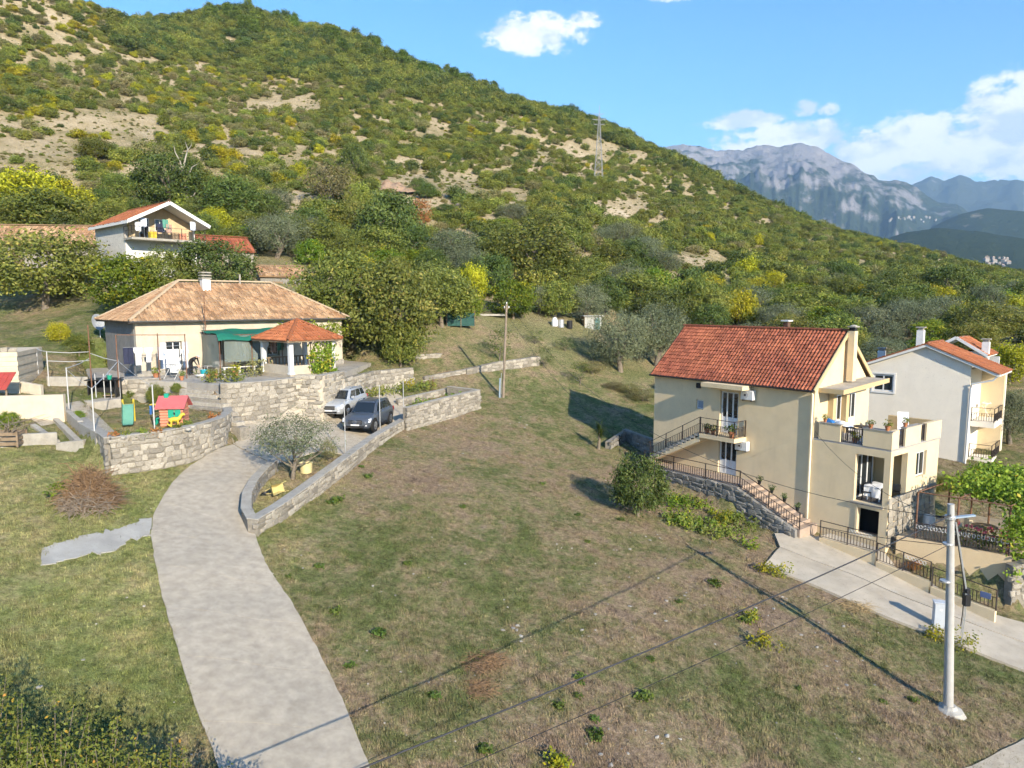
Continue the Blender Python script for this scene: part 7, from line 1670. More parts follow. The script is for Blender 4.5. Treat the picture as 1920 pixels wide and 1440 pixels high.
# ---------------------------------------------------------------- houses further up
def upper_house():
    a = R(48); p = P(243, 445, 64.5); gzv = 1.6; o = empty('balcony_house', (p[0], p[1], gzv), a, label='white house with orange gable roof and cluttered balcony up the slope', cat='house')
    W_, D_ = 6.4, 8.5; bz = p[2] - gzv; ez = P(243, 413, 64.5)[2] - gzv; az_ = P(303, 381, 66.8)[2] - gzv; M_W2 = mat('whitewash', (.70, .68, .64), .9, .1, 2, .2, 30, dirt=.15)
    part('side_wall', mat('pale_ashlar', (.60, .57, .52), .9, .15, 3, .4, 20), o, lambda m_: m_.box(0, .35, 1.25, D_, -2, ez)); part('front_wall', M_W2, o, lambda m_: m_.box(0, W_, 1.0, 1.24, -2, bz - .2)); part('right_wall', M_W2, o, lambda m_: m_.box(W_ - .3, W_, 1.25, D_, -2, ez)); part('back_wall', M_W2, o, lambda m_: m_.box(.36, W_ - .31, D_ - .3, D_, -2, ez))
    part('gable_wall', mat('balcony_wall', (.55, .42, .26), .9, .15, 2), o, lambda m_: m_.add([(x, y, z) for y in (1.0, 1.2) for x, z in ((.36, bz), (W_ - .31, bz), (W_ - .31, ez), (W_ / 2, az_ - .2), (.36, ez))], [(0, 1, 2, 3, 4), (9, 8, 7, 6, 5)] + [(i, (i + 1) % 5, 5 + (i + 1) % 5, 5 + i) for i in range(5)]))
    part('balcony', M_CAP, o, lambda m_: m_.box(-.15, W_ + .1, -.9, .99, bz - .2, bz))
    rl = railing(o, (-.1, -.85, bz), (W_ + .05, -.85, bz), 1.0, name='balcony_railing', gap=.3, posts=2); railing(o, (-.1, -.85, bz), (-.1, .95, bz), 1.0, name='balcony_railing', gap=.3)
    e = .45; A_, B_, C_, D2 = (-e, -1.1, ez - .1), (W_ / 2, -1.1, az_), (W_ / 2, D_ + .3, az_), (-e, D_ + .3, ez - .1); E_, F_ = (W_ + e, -1.1, ez - .1), (W_ + e, D_ + .3, ez - .1)
    tiled_roof(o, [(A_, D2, [A_, D2, C_, B_]), (E_, F_, [E_, F_, C_, B_])], M_TILE_OR, .24, .36, 20, deck=M_WHITE, th=.2, caps=((B_, C_),), cap_r=.1)
    part('bargeboard', M_WHITE, o, lambda m_: m_.beam((-e, -1.14, ez - .16), (W_ / 2, -1.14, az_ - .06), .07, .3).beam((W_ / 2, -1.14, az_ - .06), (W_ + e, -1.14, ez - .16), .07, .3)); part('eaves_board', M_WHITE, o, lambda m_: m_.beam((-e - .04, -1.1, ez - .2), (-e - .04, D_ + .3, ez - .2), .06, .3))
    for x in (1.2, 2.6): frame('window', o, T(0, .94, 0), x, x + .9, bz + .1 if x < 2 else bz + .8, bz + 1.9, nx=2)
    for x in (3.4, 5.0): frame('window', o, T(0, .94, 0), x, x + .8, bz - 1.9, bz - .9, nx=2)
    cl_ = [('white', 'white sheet drying at the left of the upper house balcony', .5), ('pale', 'pale blue cloth drying on the upper house balcony', 1.0), ('navy', 'dark garment drying on the upper house balcony', 2.4), ('green', 'turquoise cloth drying on the upper house balcony', 2.9), ('pattern', 'reddish rug on the upper house balcony', 3.2), ('pale', 'blue cloth at the right end of the upper house balcony', 5.4)]
    M = Matrix.Translation(o.location) @ Matrix.Rotation(a, 4, 'Z')
    for i, (c, lb, x) in enumerate(cl_): link('cloth', cloth_mesh(.5, .8, 70 + i, LC[c], .04), None, None, M @ Vector((x, -.7, bz + (1.75 if i % 2 else 1.35))), (0, 0, a), label=lb, cat='laundry')
    for i, (x, m_, lb) in enumerate(((1.9, M_YPL, 'yellow box on the upper house balcony'), (3.9, M_WOOD, 'brown box on the upper house balcony'), (4.6, M_SALMON, 'orange box on the upper house balcony'))): part('storage_box', m_, None, lambda b: b.box(-.3, .3, -.2, .2, 0, .55).box(-.32, .32, -.22, .22, .56, .6), loc=M @ Vector((x, -.2, bz)), rz=a, label=lb, cat='box')
upper_house()
def barn(name, px, py, d, a, L_, W_, H, rise, zg, label, tm, wm, seed, hip=False):
    p = P(px, py, d); o = empty(name, (p[0], p[1], p[2] - H), R(a), label=label, cat='house'); I = H
    part('wall', wm, o, lambda m_: m_.box(0, L_, 0, .4, -3, H).box(0, L_, W_ - .4, W_, -3, H))
    for x in (0, L_ - .4): part('gable_wall', wm, o, lambda m_: m_.add([(x + k, y, z) for k in (0, .4) for y, z in ((.402, -3), (W_ - .402, -3), (W_ - .402, H), (W_ / 2, H + rise - .12), (.402, H))], [(0, 1, 2, 3, 4), (9, 8, 7, 6, 5)] + [(i, (i + 1) % 5, 5 + (i + 1) % 5, 5 + i) for i in range(5)]))
    e = .25; A_, B_, C_, D_ = (-.15, -e, H), (L_ + .15, -e, H), (L_ + .15, W_ + e, H), (-.15, W_ + e, H); R0, R1 = (-.15, W_ / 2, H + rise), (L_ + .15, W_ / 2, H + rise)
    tiled_roof(o, [(A_, B_, [A_, B_, R1, R0]), (C_, D_, [C_, D_, R0, R1])], tm, .26, .4, seed, caps=((R0, R1),), cap_r=.12)
    part('window', M_BLACK, o, lambda m_: m_.box(L_ * .6, L_ * .6 + .8, -.02, .05, H - 1.6, H - .6)); part('door', M_WOOD, o, lambda m_: m_.box(L_ * .25, L_ * .25 + .95, -.03, .06, H - 2.6, H - .5))
    return o
barn('low_stone_house', 372, 468, 71, 38, 5.4, 4.6, 2.6, 1.55, 0, 'low stone house with red tile roof right of the balcony house', M_TILE_RED, M_STONE, 31)
barn('long_stone_barn', -40, 458, 74, 6, 12.8, 5.5, 2.8, 2.2, 0, 'long old stone barn with ochre tile roof at the left edge', M_TILE_OLD, M_STONE, 32)
barn('small_shed', 488, 517, 66, 30, 4.2, 3.2, 1.8, .95, 0, 'small shed with old orange roof behind the hip roof', M_TILE_OLD, M_STONEG, 33)
barn('tool_shed', 895, 575, 78, 10, 2.4, 2.2, 1.4, .3, 0, 'tiny shed in the shade of the citrus bush', M_TILE_OLD, M_STONEG, 34)
barn('orange_cottage', 1712, 622, 84, -20, 3.6, 3.6, 2.0, .9, 0, 'cottage with bright orange roof among trees behind the white house', M_TILE_OR, M_W if False else M_PLASTER, 35)
barn('red_cottage', 1893, 617, 80, -15, 3.6, 3.4, 2.0, .8, 0, 'cottage with dull red roof at the right edge', M_TILE_RED, M_PLASTER, 36)
# livestock shed and clutter under the olive
def hutch():
    c = G(1160, 612); c = G(1112, 618); o = empty('livestock_hutch', c, R(8), label='grey boarded livestock hutch under the grey olive', cat='hutch')
    for k in range(7): part('board', mat('grey_board', (.40, .40, .37), .9, .2, 4, rnd=.2), o, lambda m_: m_.box(-.9 + k * .26, -.66 + k * .26, -.02, .02, 0, 1.35 + .05 * (k % 2)))
    part('roof_sheet', M_STEEL, o, lambda m_: m_.box(-1.1, 1.2, -.3, 1.6, 1.42, 1.46)); part('side_board', M_WOOD, o, lambda m_: m_.box(.95, 1.0, 0, 1.5, 0, 1.4).box(-.97, -.92, 0, 1.5, 0, 1.4))
    part('door', mat('teal_board', (.12, .22, .2), .8), o, lambda m_: m_.box(.2, .7, -.07, -.03, .05, 1.2))
hutch()
for i, (px, py, w) in enumerate(((1180, 738, 50), (1205, 752, 60), (1150, 730, 40))): plant_px('drab', px, py, w * .45, w, ('pale dry weed clump left of the yellow house roof', 'pale hay-coloured weeds beside the yellow house wall', 'dry weeds below the twin olives')[i], cat='bush', name='dry_weeds')
for i, (px, py, m_, lb) in enumerate(((1040, 612, M_CLOTHW, 'white sack propped by the hutch'), (1052, 614, M_STEEL, 'grey drum beside the white sack'), (1068, 616, M_BLACK, 'black drum beside the hutch'))):
    part('sack' if i == 0 else 'drum', m_, None, lambda b: b.lathe([(.3, 0), (.34, .2), (.3, .6), (.22, .85), (.06, .95)] if i == 0 else [(.3, 0), (.3, .8), (.27, .82)], n=12), smooth=40, loc=G(px, py), label=lb, cat='sack' if i == 0 else 'drum')
o = empty('plank_stack', G(922, 592), R(4), label='stack of weathered planks on the grass behind the pole', cat='planks')
for k in range(6): part('plank', mat('silver_plank', (.45, .42, .37), .9, .2, 3, rnd=.2), o, lambda m_: m_.box(-1.4, 1.4 - .2 * (k % 3), -.5 + (k % 3) * .3, -.25 + (k % 3) * .3, .1 * (k // 3), .08 + .1 * (k // 3)))
o = empty('net_fence', G(838, 612), R(5), label='dark green net fence at the foot of the walnut clump', cat='fence')
for x in (0, 1.3, 2.6): part('post', M_WOOD, o, lambda m_: m_.tube([(x, 0, -.2), (x, 0, 1.5)], .04, 6))
part('net', mat('dark_green_net', (.03, .09, .08), .8), o, lambda m_: m_.box(.02, 2.58, -.01, .01, .05, 1.25))
# rock cuts on the slope
def rockcut(px, py, w, h, label, seed, m):
    g = G(px, py); s = g[1] / F_PX; n = 44; V = []
    for j in range(n + 1):
        for i in range(n + 1):
            x, t = i / n - .5, j / n; e = max(0, 1 - (abs(x) * 2) ** 2.5) * (.82 + .16 * math.sin(x * 11 + seed) + .1 * math.sin(x * 31 + seed * 2)) * (1 - .3 * t); q = Vector((x * w * s * .35 + seed, t * h * s * .3, seed)); k = MN.turbulence(q, 5, True) - .55; c = round(MN.fractal(q * .8, 1, 2, 3) * 3) / 3
            V.append((x * w * s + k * .4, -1.4 + t * 3.4 + (k * 1.3 + c * .7) * e - .8 * e, (t * h * s) * e * .9 + k * .7 * e - .4))
    q = n + 1; b = MB(); b.add(V, [(j * q + i, j * q + i + 1, (j + 1) * q + i + 1, (j + 1) * q + i) for j in range(n) for i in range(n)])
    b.build('rock_outcrop', m, None, loc=g, label=label, cat='rock')
rockcut(740, 358, 110, 44, 'reddish broken rock cut in the middle of the slope', 3, mat('red_rock', (.42, .275, .175), .95, .4, 1.1, .9, 3, col2=(.24, .18, .13))); rockcut(852, 394, 95, 34, 'grey-brown rocky outcrop right of the red rock cut', 6, mat('brown_rock', (.24, .19, .135), .95, .4, .6, .8, 3)); rockcut(45, 92, 40, 12, 'pale boulder outcrop high on the left slope', 8, M_ROCK); rockcut(645, 306, 26, 34, 'narrow grey rock face left of the red rock cut', 9, mat('grey_rock', (.22, .19, .155), .95, .4, .6, .8, 3))
for i, (px, py, w) in enumerate(((694, 360, 36), (786, 364, 40), (728, 378, 34), (800, 372, 40), (880, 402, 40), (835, 404, 30), (655, 318, 34), (690, 340, 36))): plant_px('oak' if i % 2 else 'broad', px, py, w * .8, w, 'evergreen bush growing against the rock cuts', cat='bush', group='bushes at the rock cuts', name='rock_bush')
# ---------------------------------------------------------------- cars
M_TYRE = mat('tyre_rubber', (.02, .02, .02), .85, .1, 8, .2, 40); M_RIM = mat('alloy', (.55, .56, .58), .3, .05, 5, 0, metal=.8); M_CHROME = mat('chrome', (.7, .7, .72), .15, .02, 5, 0, metal=1.0); M_LAMP = mat('lamp_glass', (.75, .77, .8), .1, .05, 5, 0, spec=.8); M_REDL = mat('tail_lamp', (.35, .02, .02), .2, .05, 5, 0)
M_CARGLASS = mat('car_glass', (.015, .02, .025), .04, .05, 3, 0, spec=.9)
def paint(name, col): return mat(name, col, .28, .04, 2, 0, spec=.6, metal=.35)
def car(name, loc, rz, label, pm, L_=4.5, W_=1.84, H=1.67, emblem=False):
    """x from the front bumper (0) to the tail; body, cabin, glass, wheels and lamps are parts"""
    o = empty(name, loc, rz, label=label, cat='car'); hw = W_ / 2
    st = [(0, .70, .42, .70), (.10, .80, .30, .80), (.45, .93, .24, .93), (.9, .99, .23, .99), (1.25, 1.0, .23, 1.04), (2.2, 1.0, .23, 1.06), (3.3, 1.0, .23, 1.09), (4.0, .99, .25, 1.10), (4.35, .95, .30, 1.08), (4.5, .86, .42, .98)]
    V, n = [], 0; ring = []
    for x, wf, zb, zt in st:
        w = hw * wf; x = x * L_ / 4.5; half = [(0, zb), (w * .82, zb), (w * .96, zb + .14), (w, (zb + zt) * .5), (w * .975, zt - .10), (w * .90, zt - .015), (w * .5, zt + .025), (0, zt + .035)]
        sec = half + [(-y, z) for y, z in half[-2:0:-1]]; V += [(x, y, z) for y, z in sec]; n = len(sec)
    Fs = [(i * n + k, i * n + (k + 1) % n, (i + 1) * n + (k + 1) % n, (i + 1) * n + k) for i in range(len(st) - 1) for k in range(n)] + [tuple(range(n)), tuple(range(len(V) - 1, len(V) - n - 1, -1))]
    b = MB(); b.add(V, Fs); b.build('body', pm, o, smooth=35)
    k = L_ / 4.5
    lo = [(1.18 * k, .80 * hw / .92, 1.04), (4.38 * k, .78 * hw / .92, 1.10)]; rf, rb, rw, rz_ = 1.98 * k, 4.02 * k, .62 * hw / .92, H - .03
    c8 = [(lo[0][0], -lo[0][1], 1.0), (lo[0][0], lo[0][1], 1.0), (lo[1][0], lo[1][1], 1.05), (lo[1][0], -lo[1][1], 1.05), (rf, -rw, rz_), (rf, rw, rz_), (rb, rw, rz_ - .03), (rb, -rw, rz_ - .03)]
    b = MB(); b.add(c8, [(0, 1, 5, 4), (1, 2, 6, 5), (2, 3, 7, 6), (3, 0, 4, 7), (4, 5, 6, 7), (3, 2, 1, 0)]); b.build('cabin', pm, o, bevel=.05, smooth=40)
    c = [Vector(q) for q in c8]
    def pane(nm, a, b_, d, e, u0, u1, v0, v1):
        q = lambda u, v: (a.lerp(b_, u)).lerp(e.lerp(d, u), v)
        P4 = [q(u0, v0), q(u1, v0), q(u1, v1), q(u0, v1)]; nn = (P4[1] - P4[0]).cross(P4[3] - P4[0]).normalized(); mid = (P4[0] + P4[2]) / 2
        if nn.dot(mid - Vector((2.7 * k, 0, 1.2))) < 0: nn = -nn
        m_ = MB(); m_.add([p + nn * .012 for p in P4] + [p - nn * .01 for p in P4], [(0, 1, 2, 3), (7, 6, 5, 4), (0, 4, 5, 1), (1, 5, 6, 2), (2, 6, 7, 3), (3, 7, 4, 0)]); m_.build(nm, M_CARGLASS, o)
    pane('windscreen', c[0], c[1], c[5], c[4], .06, .94, .08, .9); pane('rear_window', c[3], c[2], c[6], c[7], .08, .92, .2, .88)
    for a, b_, d, e in ((c[0], c[3], c[7], c[4]), (c[1], c[2], c[6], c[5])):
        for u0, u1 in ((.10, .40), (.43, .70), (.73, .93)): pane('side_window', a, b_, d, e, u0, u1, .14, .86)
    for y in (-rw + .03, rw - .03): part('roof_rail', M_CHROME, o, lambda m_: m_.tube([(rf + .1, y, rz_ + .02), (rf + .25, y, rz_ + .06), (rb - .2, y, rz_ + .04), (rb - .05, y, rz_)], .018, 6))
    wr = .36
    for x in (.86 * k, 3.62 * k):
        for s in (-1, 1):
            part('wheel_arch', M_TYRE, o, lambda m_: m_.tube([(x, s * (hw - .12), wr + .02), (x, s * (hw + .006), wr + .02)], wr + .085, 20), smooth=40)
            w_ = part('wheel', M_TYRE, o, lambda m_: m_.tube([(x, s * (hw - .2), wr), (x, s * (hw - .02), wr), (x, s * (hw + .02), wr)], [wr, wr, wr - .03], 20), smooth=40)
            part('rim', M_RIM, w_, lambda m_: m_.tube([(x, s * (hw + .021), wr), (x, s * (hw + .03), wr)], wr * .66, 18))
            for q in range(5): a_ = 2 * math.pi * q / 5; part('spoke_gap', M_TYRE, w_, lambda m_: m_.tube([(x + .14 * math.cos(a_), s * (hw + .031), wr + .14 * math.sin(a_)), (x + .14 * math.cos(a_), s * (hw + .036), wr + .14 * math.sin(a_))], .045, 6))
    for s in (-1, 1):
        part('headlight', M_LAMP, o, lambda m_: m_.add([(.05, s * .50 * hw / .92, .62), (.20, s * .86 * hw / .92, .64), (.36, s * .89 * hw / .92, .84), (.10, s * .52 * hw / .92, .80), (.16, s * .5 * hw / .92, .62), (.34, s * .82 * hw / .92, .64), (.5, s * .84 * hw / .92, .86), (.3, s * .5 * hw / .92, .82)], [(0, 1, 2, 3), (7, 6, 5, 4), (0, 4, 5, 1), (1, 5, 6, 2), (2, 6, 7, 3), (3, 7, 4, 0)]))
        part('tail_light', M_REDL, o, lambda m_: m_.box(4.33 * k, 4.49 * k, s * .80 * hw / .92 - .06, s * .80 * hw / .92 + .06, .78, 1.04))
        mi = part('mirror', pm, o, lambda m_: m_.box(1.42 * k, 1.62 * k, s * (hw + .09) - .09, s * (hw + .09) + .09, 1.08, 1.24), bevel=.03)
        part('fog_light', M_LAMP, o, lambda m_: m_.box(.03, .09, s * .62 * hw / .92 - .08, s * .62 * hw / .92 + .08, .44, .5))
    gr = part('grille', M_BLACK, o, lambda m_: m_.box(-.015, .06, -.42, .42, .55, .78))
    for z in (.60, .66, .72): part('grille_bar', M_CHROME, gr, lambda m_: m_.box(-.03, -.016, -.40, .40, z, z + .025))
    part('lower_intake', M_BLACK, o, lambda m_: m_.box(-.01, .06, -.55, .55, .36, .46)); part('number_plate', M_WHITE, o, lambda m_: m_.box(-.035, -.012, -.26, .26, .46, .54))
    if emblem:
        em = part('emblem', M_CHROME, gr, lambda m_: m_.tube([(-.045, .10 * math.cos(t), .67 + .10 * math.sin(t)) for t in np.linspace(0, 6.283, 17)], .012, 6).beam((-.045, 0, .67), (-.045, 0, .77), .016).beam((-.045, 0, .67), (-.045, .085, .62), .016).beam((-.045, 0, .67), (-.045, -.085, .62), .016))
    part('sill', M_BLACK, o, lambda m_: m_.box(1.25 * k, 3.2 * k, -hw - .005, -hw + .06, .22, .34).box(1.25 * k, 3.2 * k, hw - .06, hw + .005, .22, .34))
    return o
f_, r__ = G(692, 811), G(734, 788); d_ = (f_ - r__)[:2]; ang = math.atan2(-d_[1], -d_[0]) + R(4)       # x runs front to tail
ax = np.array([math.cos(ang), math.sin(ang)]); sd = np.array([-math.sin(ang), math.cos(ang)])
def park(px, py, name, label, pm, **k):
    g = G(px, py); c = g[:2] + sd * .8 * (1 if np.dot(sd, [-1, 0]) > 0 else -1) - ax * .9
    return car(name, (c[0], c[1], gz(*(c + ax * 2.2)) + .06), ang, label, pm, **k)
park(701, 818, 'grey_car', 'dark grey estate car parked nearest the meadow wall', paint('grey_paint', (.10, .115, .14)), emblem=True)
park(650, 792, 'silver_car', 'silver estate car parked behind the dark grey car', paint('silver_paint', (.50, .52, .54)), H=1.62)
g = G(4, 562); car('dark_car', (g[0] - 3.2, g[1], g[2] + .03), R(195), 'dark car cut by the left edge under the walnut tree', paint('dark_paint', (.04, .05, .06)), H=1.5)
# ---------------------------------------------------------------- person bending over on the terrace
def person():
    p = TP(356, -1.5); o = empty('person', p, R(-10), label='person in dark clothes bending forward on the terrace', cat='person')
    J = {'pel': (0, 0, .86), 'sp': (.16, 0, 1.04), 'ch': (.34, 0, 1.16), 'nk': (.47, 0, 1.20), 'hd0': (.53, 0, 1.21), 'hd': (.62, 0, 1.22), 'hl': (-.01, .09, .83), 'hr': (-.01, -.09, .83), 'kl': (.04, .11, .45), 'kr': (.02, -.11, .45), 'al': (-.02, .11, .08), 'ar': (-.05, -.11, .08), 'tl': (.12, .12, .035), 'tr': (.09, -.12, .035), 'sl': (.37, .17, 1.14), 'sr': (.37, -.17, 1.14), 'el': (.43, .21, .86), 'er': (.46, -.2, .88), 'wl': (.53, .14, .62), 'wr': (.58, -.12, .66)}
    Rr = dict(pel=.15, sp=.14, ch=.15, nk=.055, hd0=.055, hd=.09, hl=.10, hr=.10, kl=.066, kr=.066, al=.045, ar=.045, tl=.035, tr=.035, sl=.07, sr=.07, el=.043, er=.043, wl=.03, wr=.03)
    E = [('pel', 'sp'), ('sp', 'ch'), ('ch', 'nk'), ('nk', 'hd0'), ('hd0', 'hd'), ('pel', 'hl'), ('pel', 'hr'), ('hl', 'kl'), ('hr', 'kr'), ('kl', 'al'), ('kr', 'ar'), ('al', 'tl'), ('ar', 'tr'), ('ch', 'sl'), ('ch', 'sr'), ('sl', 'el'), ('sr', 'er'), ('el', 'wl'), ('er', 'wr')]
    keys = list(J); me = bpy.data.meshes.new('body'); me.from_pydata([J[k] for k in keys], [(keys.index(a), keys.index(b)) for a, b in E], [])
    ob = bpy.data.objects.new('body', me); COL.objects.link(ob)
    ob.modifiers.new('skin', 'SKIN'); ob.modifiers.new('sub', 'SUBSURF').levels = 2
    ob.modifiers['sub'].render_levels = 2
    for i, k in enumerate(keys): v = me.skin_vertices[0].data[i]; v.radius = (Rr[k], Rr[k]); v.use_root = k == 'pel'
    bpy.context.view_layer.update(); dg = bpy.context.evaluated_depsgraph_get(); m2 = bpy.data.meshes.new_from_object(ob.evaluated_get(dg)); bpy.data.objects.remove(ob); m2.name = 'body'
    skin = mat('skin', (.50, .30, .21), .6, .08, 6); top = mat('dark_jacket', (.03, .028, .03), .85, .3, 8); tro = mat('dark_trousers', (.025, .025, .03), .85, .3, 8); shoe = mat('shoe', (.06, .05, .045), .7)
    m2.materials.clear()
    for q in (skin, top, tro, shoe): m2.materials.append(q)
    for f in m2.polygons:
        c = f.center; f.use_smooth = True
        f.material_index = 3 if c.z < .1 else (2 if c.z < .93 and c.x < .2 else (0 if c.x > .46 and c.z > 1.05 else (0 if c.z < .66 and c.x > .4 else 1)))
    bd = link('body', m2, None, o)
    # head: hair, nose, ears, eyes on the downward face
    part('hair', mat('grey_hair', (.45, .43, .42), .9, .2, 12), o, lambda b: b.add(*hair_cap()), smooth=60)
    part('face', skin, o, lambda b: b.tube([(.655, 0, 1.12), (.69, 0, 1.085)], [.022, .012], 6).tube([(.61, .085, 1.17), (.62, .1, 1.17)], .022, 6).tube([(.61, -.085, 1.17), (.62, -.1, 1.17)], .022, 6))
    for y in (-.032, .032): part('eye', M_BLACK, o, lambda b: b.tube([(.69, y, 1.15), (.698, y, 1.143)], .009, 6))
    part('mouth', mat('lip', (.35, .14, .12), .6), o, lambda b: b.box(.64, .66, -.025, .025, 1.10, 1.108))
    for s, w in ((1, J['wl']), (-1, J['wr'])):
        h = MB(); w = Vector(w); d = Vector((.35, -.1 * s, -1)).normalized(); x = d.cross(Vector((0, 1, 0))).normalized(); y = Vector((0, 1, 0))
        h.tube([w - d * .01, w + d * .05, w + d * .09], [.026, .036, .032], 8)
        for k, (off, ln) in enumerate(((-.027, .055), (-.009, .068), (.009, .065), (.026, .05))): b0 = w + d * .085 + y * off; h.tube([b0, b0 + d * ln * .5 + x * .006, b0 + d * ln + x * -.012], [.0095, .0085, .006], 6)
        b0 = w + d * .035 + y * (-.03 * s); h.tube([b0, b0 + d * .03 - y * .022 * s, b0 + d * .06 - y * .02 * s + x * .01], [.011, .01, .007], 6)
        h.build('hand', skin, o, smooth=60)
def hair_cap():
    V, n, m_ = [], 12, 6
    for i in range(m_ + 1):
        th = math.pi * .62 * i / m_
        for k in range(n): ph = 2 * math.pi * k / n; V.append((.615 - .105 * math.cos(th) * .2 + .10 * math.sin(th) * math.cos(ph) * .95, .10 * math.sin(th) * math.sin(ph), 1.225 + .095 * math.cos(th)))
    return V, [(i * n + k, i * n + (k + 1) % n, (i + 1) * n + (k + 1) % n, (i + 1) * n + k) for i in range(m_) for k in range(n)]
person()
# ---------------------------------------------------------------- poles, cables, cabinet, pylon
M_POLE = mat('spun_concrete', (.42, .41, .39), .85, .1, 3, .25, 40, dirt=.2)
CPb = G(1779, 1332); CPt = P(1783, 945, CPb[1] - .1)
def concrete_pole():
    o = empty('concrete_pole', CPb, label='round concrete power pole at the lower right', cat='power pole'); t = CPt - CPb
    part('shaft', M_POLE, o, lambda m_: m_.tube([(0, 0, -.4), tuple(t * .5), tuple(t)], [.155, .13, .10], 20), smooth=60)
    part('footing', mat('mortar_footing', (.42, .40, .36), .95, .2, 3, .6, 15), o, lambda m_: m_.lathe([(.55, -.15), (.42, .05), (.26, .1), (.2, .2)], n=11))
    part('lamp_arm', mat('blue_grey_steel', (.28, .36, .44), .5, .1, 5, .05), o, lambda m_: m_.beam(tuple(t + np.array([.1, 0, -.45])), tuple(t + np.array([.85, .1, -.4])), .12, .05)); part('arm_clamp', M_STEEL, o, lambda m_: m_.lathe([(.15, -.5), (.16, -.48), (.16, -.4), (.15, -.38)], tuple(t), 14))
    for z in (-1.35, -2.6): part('steel_band', M_STEEL, o, lambda m_: m_.lathe([(.16, z), (.165, z + .01), (.165, z + .05), (.16, z + .06)], (t[0], t[1], t[2]), 14))
    for k in range(3): part('conduit', M_STEEL if k else M_BLACK, o, lambda m_: m_.tube([(t[0] * .9 + .08 + k * .04, -.15 + k * .02, t[2] - .6), (.13 + .03 * k, -.16, t[2] * .6), (.10 + .05 * k, -.17, 3.4), (.12 + .03 * k, -.1, 3.0 - k * .3)], .014, 6))
    part('junction_box', M_BLACK, o, lambda m_: m_.box(.14, .34, -.2, -.02, t[2] - 3.4, t[2] - 3.0).box(.14, .28, -.24, -.05, t[2] - 2.95, t[2] - 2.8), bevel=.02)
    part('insulator', M_BLACK, o, lambda m_: m_.tube([(t[0] - .05, -.2, t[2] - .35), (t[0] - .3, -.25, t[2] - .4)], .035, 8).tube([(t[0] - .05, .1, t[2] - .5), (t[0] - .25, .25, t[2] - .5)], .03, 8))
concrete_pole()
def cabinet():
    g = G(1760, 1180); o = empty('meter_cabinet', g, R(-20), label='grey electric meter cabinet behind the concrete pole', cat='cabinet')
    part('plinth', M_CONC, o, lambda m_: m_.box(-.26, .26, -.2, .2, -.2, .12)); b = part('housing', mat('cabinet_grey', (.50, .53, .57), .5, .06, 3), o, lambda m_: m_.box(-.24, .24, -.17, .17, .12, 1.15), bevel=.02)
    part('lid', mat('cabinet_grey', ()), o, lambda m_: m_.box(-.27, .27, -.2, .2, 1.152, 1.2), bevel=.015); part('door', mat('cabinet_grey', ()), o, lambda m_: m_.box(-.21, .21, -.185, -.172, .2, 1.1)); part('warning_label', mat('label_white', (.7, .72, .75), .5), o, lambda m_: m_.box(-.05, .05, -.19, -.186, .85, .95))
cabinet()
WPb = G(943, 745); WPt = P(950, 570, WPb[1])
o = empty('wooden_pole', WPb, label='leaning wooden utility pole in the middle of the meadow', cat='utility pole'); t = WPt - WPb
part('shaft', mat('pole_wood', (.27, .215, .16), .9, .25, 5, .4, 30), o, lambda m_: m_.tube([(0, 0, -.4), tuple(t * .5), tuple(t)], [.11, .095, .08], 12), smooth=60)
part('crossarm', M_WOOD, o, lambda m_: m_.beam(tuple(t + np.array([-.2, 0, -.35])), tuple(t + np.array([.2, 0, -.35])), .05, .06))
for x in (-.17, 0, .17): part('insulator', M_WHITE, o, lambda m_: m_.lathe([(.03, 0), (.05, .06), (.035, .14)], tuple(t + np.array([x, 0, -.3 if x else .01])), 8))
part('steel_stub', mat('blue_grey_steel', ()), o, lambda m_: m_.tube([(-.28, -.1, -.3), (-.22, -.05, 1.5)], .06, 8)); part('earth_pipe', M_STEEL, o, lambda m_: m_.tube([(-.16, -.14, -.1), (-.12, -.12, 1.9)], .02, 6))
def cable(a, b, sag, r, label, m=None, n=22, grp=None):
    a = np.array(a, float); b = np.array(b, float); pts_ = [tuple((b - a) * k / n - np.array([0, 0, 4 * sag * (k / n) * (1 - k / n)])) for k in range(n + 1)]
    return part('overhead_cable', m or M_BLACK, None, lambda m_: m_.tube(pts_, r, 6), smooth=60, loc=tuple(a), label=label, cat='cable', group=grp)
c_end = P(540, 1452, 11.6); far = CPt + (c_end - CPt) * 1.7
cable(CPt + np.array([-.25, -.2, -.4]), far + np.array([0, 0, .3]), 0.45, .019, 'thick twisted cable crossing the meadow to the lower left', mat('cable_sheath', (.045, .045, .05), .6))
c2 = P(640, 1500, 12.5); cable(CPt + np.array([-.1, -.1, -1.35]), CPt + np.array([-.1, -.1, -1.35]) + (c2 - CPt - np.array([-.1, -.1, -1.35])) * 1.6, .4, .009, 'thin wire crossing the meadow below the thick cable')
for k, (off, zo, sg, lb) in enumerate(((.3, 0, 3.0, 'upper wire from the wooden pole past the yellow house front'), (-.3, -.2, 3.9, 'lower wire from the wooden pole past the yellow house front'))):
    cable(WPt + np.array([off, 0, -.25]), CPt + np.array([-.1, .15, -.5 - .9 * k]), sg, .011, lb)
cable(yw(10.95, -.05, 3.4), CPt + np.array([-.2, .1, -.5]), .6, .009, 'service wire from the yellow house corner to the concrete pole')
cable(WPt + np.array([0, 0, -.1]), old(14.9, 1, 3.0), .8, .012, 'wire from the wooden pole to the old stone house')
cable(WPt + np.array([.3, 0, -.2]), P(1120, 520, 98), 1.2, .012, 'wire from the wooden pole up to the trees')
